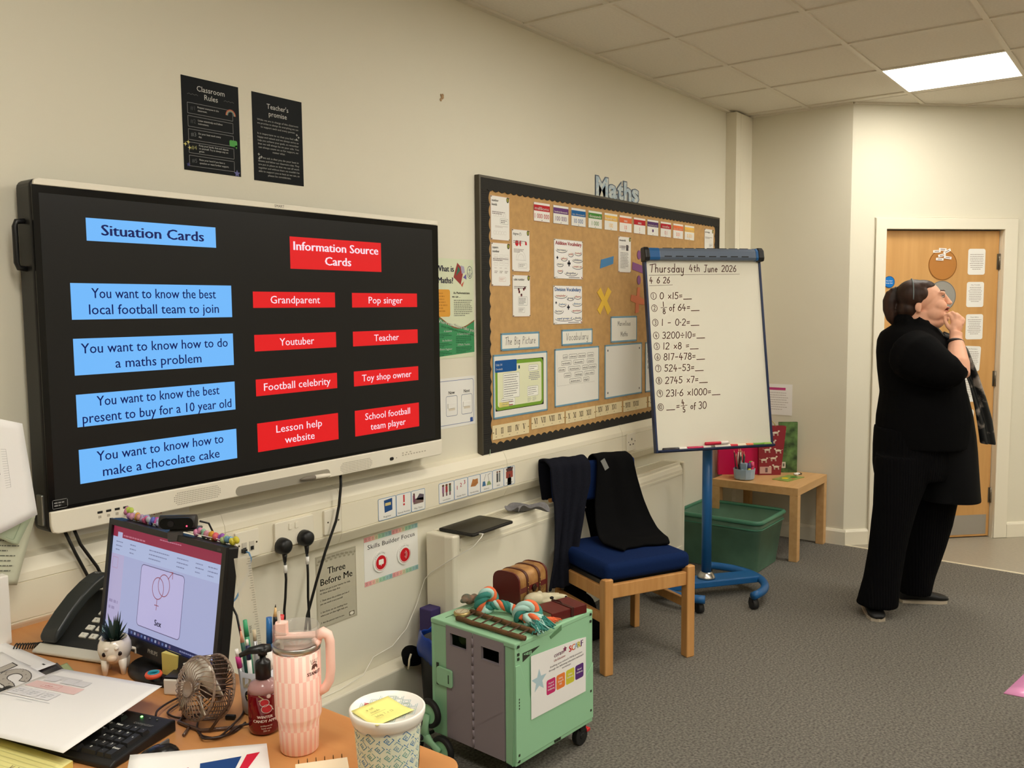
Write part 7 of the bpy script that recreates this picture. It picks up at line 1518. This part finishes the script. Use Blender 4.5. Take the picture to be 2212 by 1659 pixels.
def finger(pts, r0=.0095): mb.tube(pts, r0, radii=[r0*(1-.10*i) for i in range(len(pts))], n=10); mb.ell(pts[-1], (r0*.72,)*3, 8, 6)
finger([(.130, -.128, 1.448), (.126, -.120, 1.476), (.116, -.108, 1.488), (.108, -.098, 1.482)], .0102); finger([(.143, -.133, 1.452), (.144, -.126, 1.484), (.135, -.112, 1.497), (.125, -.102, 1.491)], .0104)
finger([(.156, -.138, 1.449), (.161, -.132, 1.477), (.154, -.118, 1.489), (.144, -.108, 1.484)], .010); finger([(.167, -.145, 1.438), (.177, -.140, 1.460), (.174, -.127, 1.472), (.165, -.117, 1.470)], .009)
finger([(.124, -.140, 1.408), (.105, -.130, 1.430), (.099, -.118, 1.454), (.103, -.106, 1.470)], .0115)
mb.ell((.065, .29, .862), (.022, .03, .04), 12, 8)
for k in range(4): mb.tube([(.055+.012*k, .29-.004*k, .85), (.065+.012*k, .285, .81-.006*(k in (1, 2))), (.07+.010*k, .275, .785)], .008, n=8)
mb.tube([(.06, .268, .87), (.08, .255, .84), (.09, .255, .815)], .009, n=8)
mb.T = HT
mb.ell((.03, 0, 1.572), (.095, .073, .080), 24, 16); mb.ell((.076, 0, 1.535), (.062, .063, .088), 20, 14); mb.ell((.098, 0, 1.480), (.054, .050, .034), 18, 12); mb.ell((.141, 0, 1.468), (.024, .024, .021)); mb.ell((.076, 0, 1.450), (.068, .056, .040))
mb.tube([(.126, 0, 1.592), (.143, 0, 1.567), (.157, 0, 1.546)], .01, radii=[.011, .012, .013], n=10); mb.ell((.163, 0, 1.5425), (.0115, .0135, .0105), 14, 10)
for s in (-1, 1):
    mb.ell((.155, s*.011, 1.539), (.010, .0065, .0065), 10, 8); mb.ell((.122, s*.027, 1.592), (.016, .026, .007), 12, 8); mb.ell((.110, s*.037, 1.528), (.036, .030, .030), 14, 10); mb.ell((.090, s*.044, 1.492), (.042, .024, .036), 14, 10)
    mb.ell((.012, s*.074, 1.522), (.017, .007, .024), 14, 10); mb.ell((.016, s*.076, 1.505), (.010, .006, .010), 10, 8); mb.ell((.121, s*.029, 1.581), (.013, .017, .0045), 10, 7); mb.ell((.121, s*.029, 1.564), (.012, .016, .004), 10, 7)
mb.ell((.150, 0, 1.520), (.012, .022, .0055), 14, 8); mb.ell((.148, 0, 1.502), (.012, .019, .006), 14, 8)
body = mb.build('body', SKIN, t, mods=[('REMESH', dict(mode='VOXEL', voxel_size=.0042, use_smooth_shade=True)), ('SMOOTH', dict(iterations=6, factor=.5))], fix=False)
mb = MB(); mb.T = HT; lipc = M('lips', (186, 96, 88), .4); mb.ell((.1545, 0, 1.5185), (.0095, .0195, .0042), 14, 8); mb.ell((.1515, 0, 1.5035), (.0090, .016, .0044), 14, 8); mb.build('lips', lipc, t)
mb = MB(); mb.T = HT; mb.ell((.1495, 0, 1.5105), (.0085, .0165, .0036), 12, 8); mb.build('mouth', M('mouth_dark', (110, 50, 46), .5), t)
for s in (-1, 1):
    mb = MB(); mb.T = HT; mb.ell((.1225, s*.029, 1.5725), (.0092, .0108, .0056), 16, 12); e = mb.build('eyeball', M('eye_white', (200, 184, 174), .3), t)
    mb = MB(); mb.T = HT; mb.ell((.1315, s*.0285, 1.5725), (.0025, .0048, .0058), 12, 8); mb.build('iris', M('iris_dark', (44, 34, 30), .15), e)
    mb = MB(); mb.T = HT; mb.tube([(.122, s*.0425, 1.5765), (.131, s*.036, 1.5815), (.1345, s*.028, 1.5825), (.131, s*.019, 1.579)], .0016, n=6); mb.build('eyelash', M('lash', (40, 28, 26), .6), t)
    mb = MB(); mb.T = HT; mb.tube([(.108, s*.050, 1.597), (.126, s*.040, 1.604), (.134, s*.026, 1.6015), (.136, s*.015, 1.598)], .0026, radii=[.0012, .0024, .0026, .0018], n=6, fl=.6); mb.build('eyebrow', M('brow', (88, 60, 48), .7), t)
# hair
mb = MB(); mb.T = HT
mb.ell((-.002, 0, 1.580), (.086, .081, .079), 26, 18); mb.ell((.035, 0, 1.622), (.062, .064, .034), 20, 12); mb.ell((-.025, 0, 1.515), (.058, .066, .055), 20, 12)
for s in (-1, 1): mb.ell((.030, s*.058, 1.585), (.030, .022, .036), 14, 10); mb.ell((.012, s*.066, 1.562), (.022, .014, .026), 12, 8)
mb.tube([(-.05, 0, 1.60), (-.080, 0, 1.605), (-.100, 0, 1.596)], .022, radii=[.03, .018, .022], n=14)
mb.tube([(-.086, 0, 1.600), (-.104, 0, 1.588), (-.112, .0, 1.555), (-.111, 0, 1.51), (-.100, 0, 1.465), (-.088, 0, 1.435)], .03, radii=[.020, .029, .034, .033, .026, .010], n=16, fl=.75)
hair = mb.build('hair', HAIR, t, mods=[('REMESH', dict(mode='VOXEL', voxel_size=.005, use_smooth_shade=True)), ('SMOOTH', dict(iterations=4))], fix=False)
mb = MB(); mb.T = HT; mb.tube([(-.012-.022*abs(cos(a))*0, .086*cos(a), 1.573+.088*sin(a)) for a in [radians(-8+8.2*k) for k in range(25)]], .003, n=8); mb.build('headband', M('headband_grey', (96, 104, 104), .4), t)
mb = MB(); mb.T = HT; mb.tube([(-.084, .018*cos(a), 1.602+.019*sin(a)) for a in [pi*k/8 for k in range(16)]], .004, n=8, closed=True); mb.build('hair_tie', BLACK, t)
# clothes
def ring(xc, yc, z, rx, ry, n=32, wob=0, k=0): return [(xc+rx*(1+wob*sin(5*a+k))*cos(a), yc+ry*(1+wob*sin(4*a+k))*sin(a), z) for a in [2*pi*i/n for i in range(n)]]
mb = MB()
mb.loft([ring(.015, 0, .93, .18, .20), ring(.010, 0, .84, .178, .205), ring(.010, 0, .74, .178, .20), ring(.01, 0, .68, .17, .185)])
mb.loft([ring(-.06, -.085, .80, .14, .12), ring(-.085, -.095, .66, .122, .11), ring(-.108, -.10, .55, .102, .10), ring(-.130, -.10, .42, .092, .09), ring(-.141, -.10, .33, .087, .086, wob=.02), ring(-.159, -.098, .19, .088, .088, wob=.03, k=1), ring(-.176, -.095, .075, .097, .095, wob=.04), ring(-.180, -.095, .052, .099, .098, wob=.05)])
mb.loft([ring(.07, .085, .80, .15, .12), ring(.12, .09, .66, .15, .12), ring(.158, .10, .55, .138, .11), ring(.160, .10, .41, .110, .10), ring(.142, .10, .30, .101, .09, wob=.02), ring(.108, .10, .14, .083, .085, wob=.03, k=2), ring(.094, .10, .05, .080, .084, wob=.04)])
mb.build('trousers', TROU, t, mods=[('REMESH', dict(mode='VOXEL', voxel_size=.010, use_smooth_shade=True)), ('SMOOTH', dict(iterations=3))], fix=False)
mb = MB(); mb.loft([ring(.205, .0, .562, .146, .15, wob=.03), ring(.205, .0, .57, .146, .15, wob=.03), ring(.198, .0, .63, .148, .155, wob=.04, k=1), ring(.170, .0, .74, .160, .165, wob=.02), ring(.130, 0, .88, .185, .18), ring(.090, 0, 1.10, .180, .18), ring(.04, 0, 1.28, .145, .15)], cap=False)
mb.build('tunic', M('sheer_black', (12, 12, 14), .8, spec=.15, alpha=.97), t, mods=[('SOLIDIFY', dict(thickness=.004)), ('SUBSURF', dict(levels=1, render_levels=1))], fix=False)
mb = MB()
mb.loft([ring(.055, 0, .835, .208, .232, wob=.012), ring(.058, 0, .90, .214, .234), ring(.062, 0, .98, .216, .234), ring(.055, 0, 1.10, .192, .23), ring(.034, 0, 1.22, .188, .228), ring(.012, 0, 1.30, .172, .222), ring(-.008, 0, 1.36, .150, .202), ring(-.024, 0, 1.40, .120, .165), ring(-.012, 0, 1.435, .086, .10), ring(.004, 0, 1.46, .070, .076)])
mb.tube([(-.06, -.12, 1.30), (-.05, -.19, 1.28), (-.01, -.235, 1.245), (.035, -.262, 1.22), (.075, -.268, 1.20)], .08, radii=[.12, .12, .105, .085, .066], n=20)
mb.tube([(.035, -.27, 1.235), (.078, -.268, 1.21), (.088, -.255, 1.225)], .05, radii=[.075, .062, .058], n=18)
mb.tube([(-.02, .14, 1.32), (.02, .21, 1.22), (.05, .235, 1.06), (.07, .24, .98)], .08, radii=[.10, .085, .07, .06], n=18)
mb.tube([(-.02, -.06, 1.455), (.05, -.082, 1.40), (.10, -.09, 1.33), (.14, -.08, 1.24)], .035, radii=[.03, .035, .04, .04], n=12); mb.tube([(-.02, .06, 1.455), (.05, .082, 1.40), (.10, .09, 1.33)], .035, n=12); mb.tube([(-.045, -.055, 1.46), (-.07, 0, 1.462), (-.045, .055, 1.46)], .028, n=12)
mb.build('cardigan', KNIT, t, mods=[('REMESH', dict(mode='VOXEL', voxel_size=.009, use_smooth_shade=True)), ('SMOOTH', dict(iterations=4))], fix=False)
SCF = M('scarf_floral', (24, 26, 30), .55, spec=.3, noise=.0, rgb2=(24, 26, 30), nscale=1)
m = bpy.data.materials.new('scarf_print'); m.use_nodes = True; nt = m.node_tree; b = nt.nodes['Principled BSDF']; b.inputs['Roughness'].default_value = .5
tc = nt.nodes.new('ShaderNodeTexCoord'); n_ = nt.nodes.new('ShaderNodeTexNoise'); n_.inputs['Scale'].default_value = 16; n_.inputs['Detail'].default_value = 5; r_ = nt.nodes.new('ShaderNodeValToRGB'); r_.color_ramp.elements[0].position = .56; r_.color_ramp.elements[0].color = lin((16, 18, 20))+(1,); r_.color_ramp.elements[1].position = .68; r_.color_ramp.elements[1].color = lin((150, 140, 132))+(1,)
nt.links.new(tc.outputs['Object'], n_.inputs['Vector']); nt.links.new(n_.outputs['Fac'], r_.inputs[0]); nt.links.new(r_.outputs[0], b.inputs['Base Color'])
sc_o = [(.105, 1.405), (.150, 1.385), (.211, 1.321), (.262, 1.20), (.300, 1.09), (.332, .98), (.352, .855)]; sc_i = [(.085, 1.365), (.120, 1.335), (.165, 1.262), (.212, 1.15), (.240, 1.05), (.262, .96), (.283, .862)]
def scarf(u, v):
    k = v*(len(sc_o)-1); i = min(int(k), len(sc_o)-2); f = k-i; a = [sc_o[i][j]*(1-f)+sc_o[i+1][j]*f for j in (0, 1)]; c = [sc_i[i][j]*(1-f)+sc_i[i+1][j]*f for j in (0, 1)]
    return (a[0]*(1-u)+c[0]*u, -.095-.035*min(1, v*4)-.03*sin(pi*u)*.6+.012*sin(u*9+v*4), a[1]*(1-u)+c[1]*u)
mb = MB(); mb.grid(scarf, 14, 36); mb.build('scarf', m, t, mods=[('SOLIDIFY', dict(thickness=.006, offset=0)), ('SUBSURF', dict(levels=1, render_levels=1))])
mb = MB(); mb.tube([(.02, -.085, 1.43), (.075, -.085, 1.405), (.115, -.06, 1.375), (.13, -.0, 1.35), (.10, .06, 1.37), (.02, .085, 1.42)], .022, n=12, fl=.7); mb.build('scarf_collar', m, t)
mb = MB(); mb.tube([(.124+.034*cos(a), -.172+.022*sin(a)-.012*0, 1.353+.006*cos(a)*-1+.016*sin(a)*-1) for a in [2*pi*k/20 for k in range(20)]], .007, n=10, closed=True); mb.build('bracelet', M('bracelet_black', (20, 18, 20), .5), t)
SHB = M('shoe_black', (14, 14, 15), .6); SOLE = M('shoe_sole', (176, 164, 146), .6)
def shoe(x, y, rz):
    o = bpy.data.objects.new('shoe', None); COL.objects.link(o); o.parent = t; o.location = (x, y, 0); o.rotation_euler = (0, 0, rz)
    mb = MB(); mb.loft([[(-.075+.0*i, 0, 0) for i in range(1)]*16 if False else [(xc, w*cos(a), .012+max(0, h*(.5+.5*sin(a)))) for a in [2*pi*k/16 for k in range(16)]] for xc, w, h in ((-.085, .022, .045), (-.075, .032, .062), (-.04, .034, .07), (0, .034, .066), (.05, .039, .048), (.10, .042, .034), (.135, .036, .026), (.152, .022, .018))]); mb.build('shoe_upper', SHB, o)
    pts = [(-.088, 0), (-.08, .028), (-.03, .034), (.05, .040), (.10, .044), (.14, .034), (.156, 0), (.14, -.034), (.10, -.044), (.05, -.040), (-.03, -.034), (-.08, -.028)]
    mb = MB(); mb.prism(pts, 0, .014); mb.build('shoe_sole', SOLE, o)
shoe(.105, .10, radians(-4)); shoe(-.190, -.040, radians(-98))
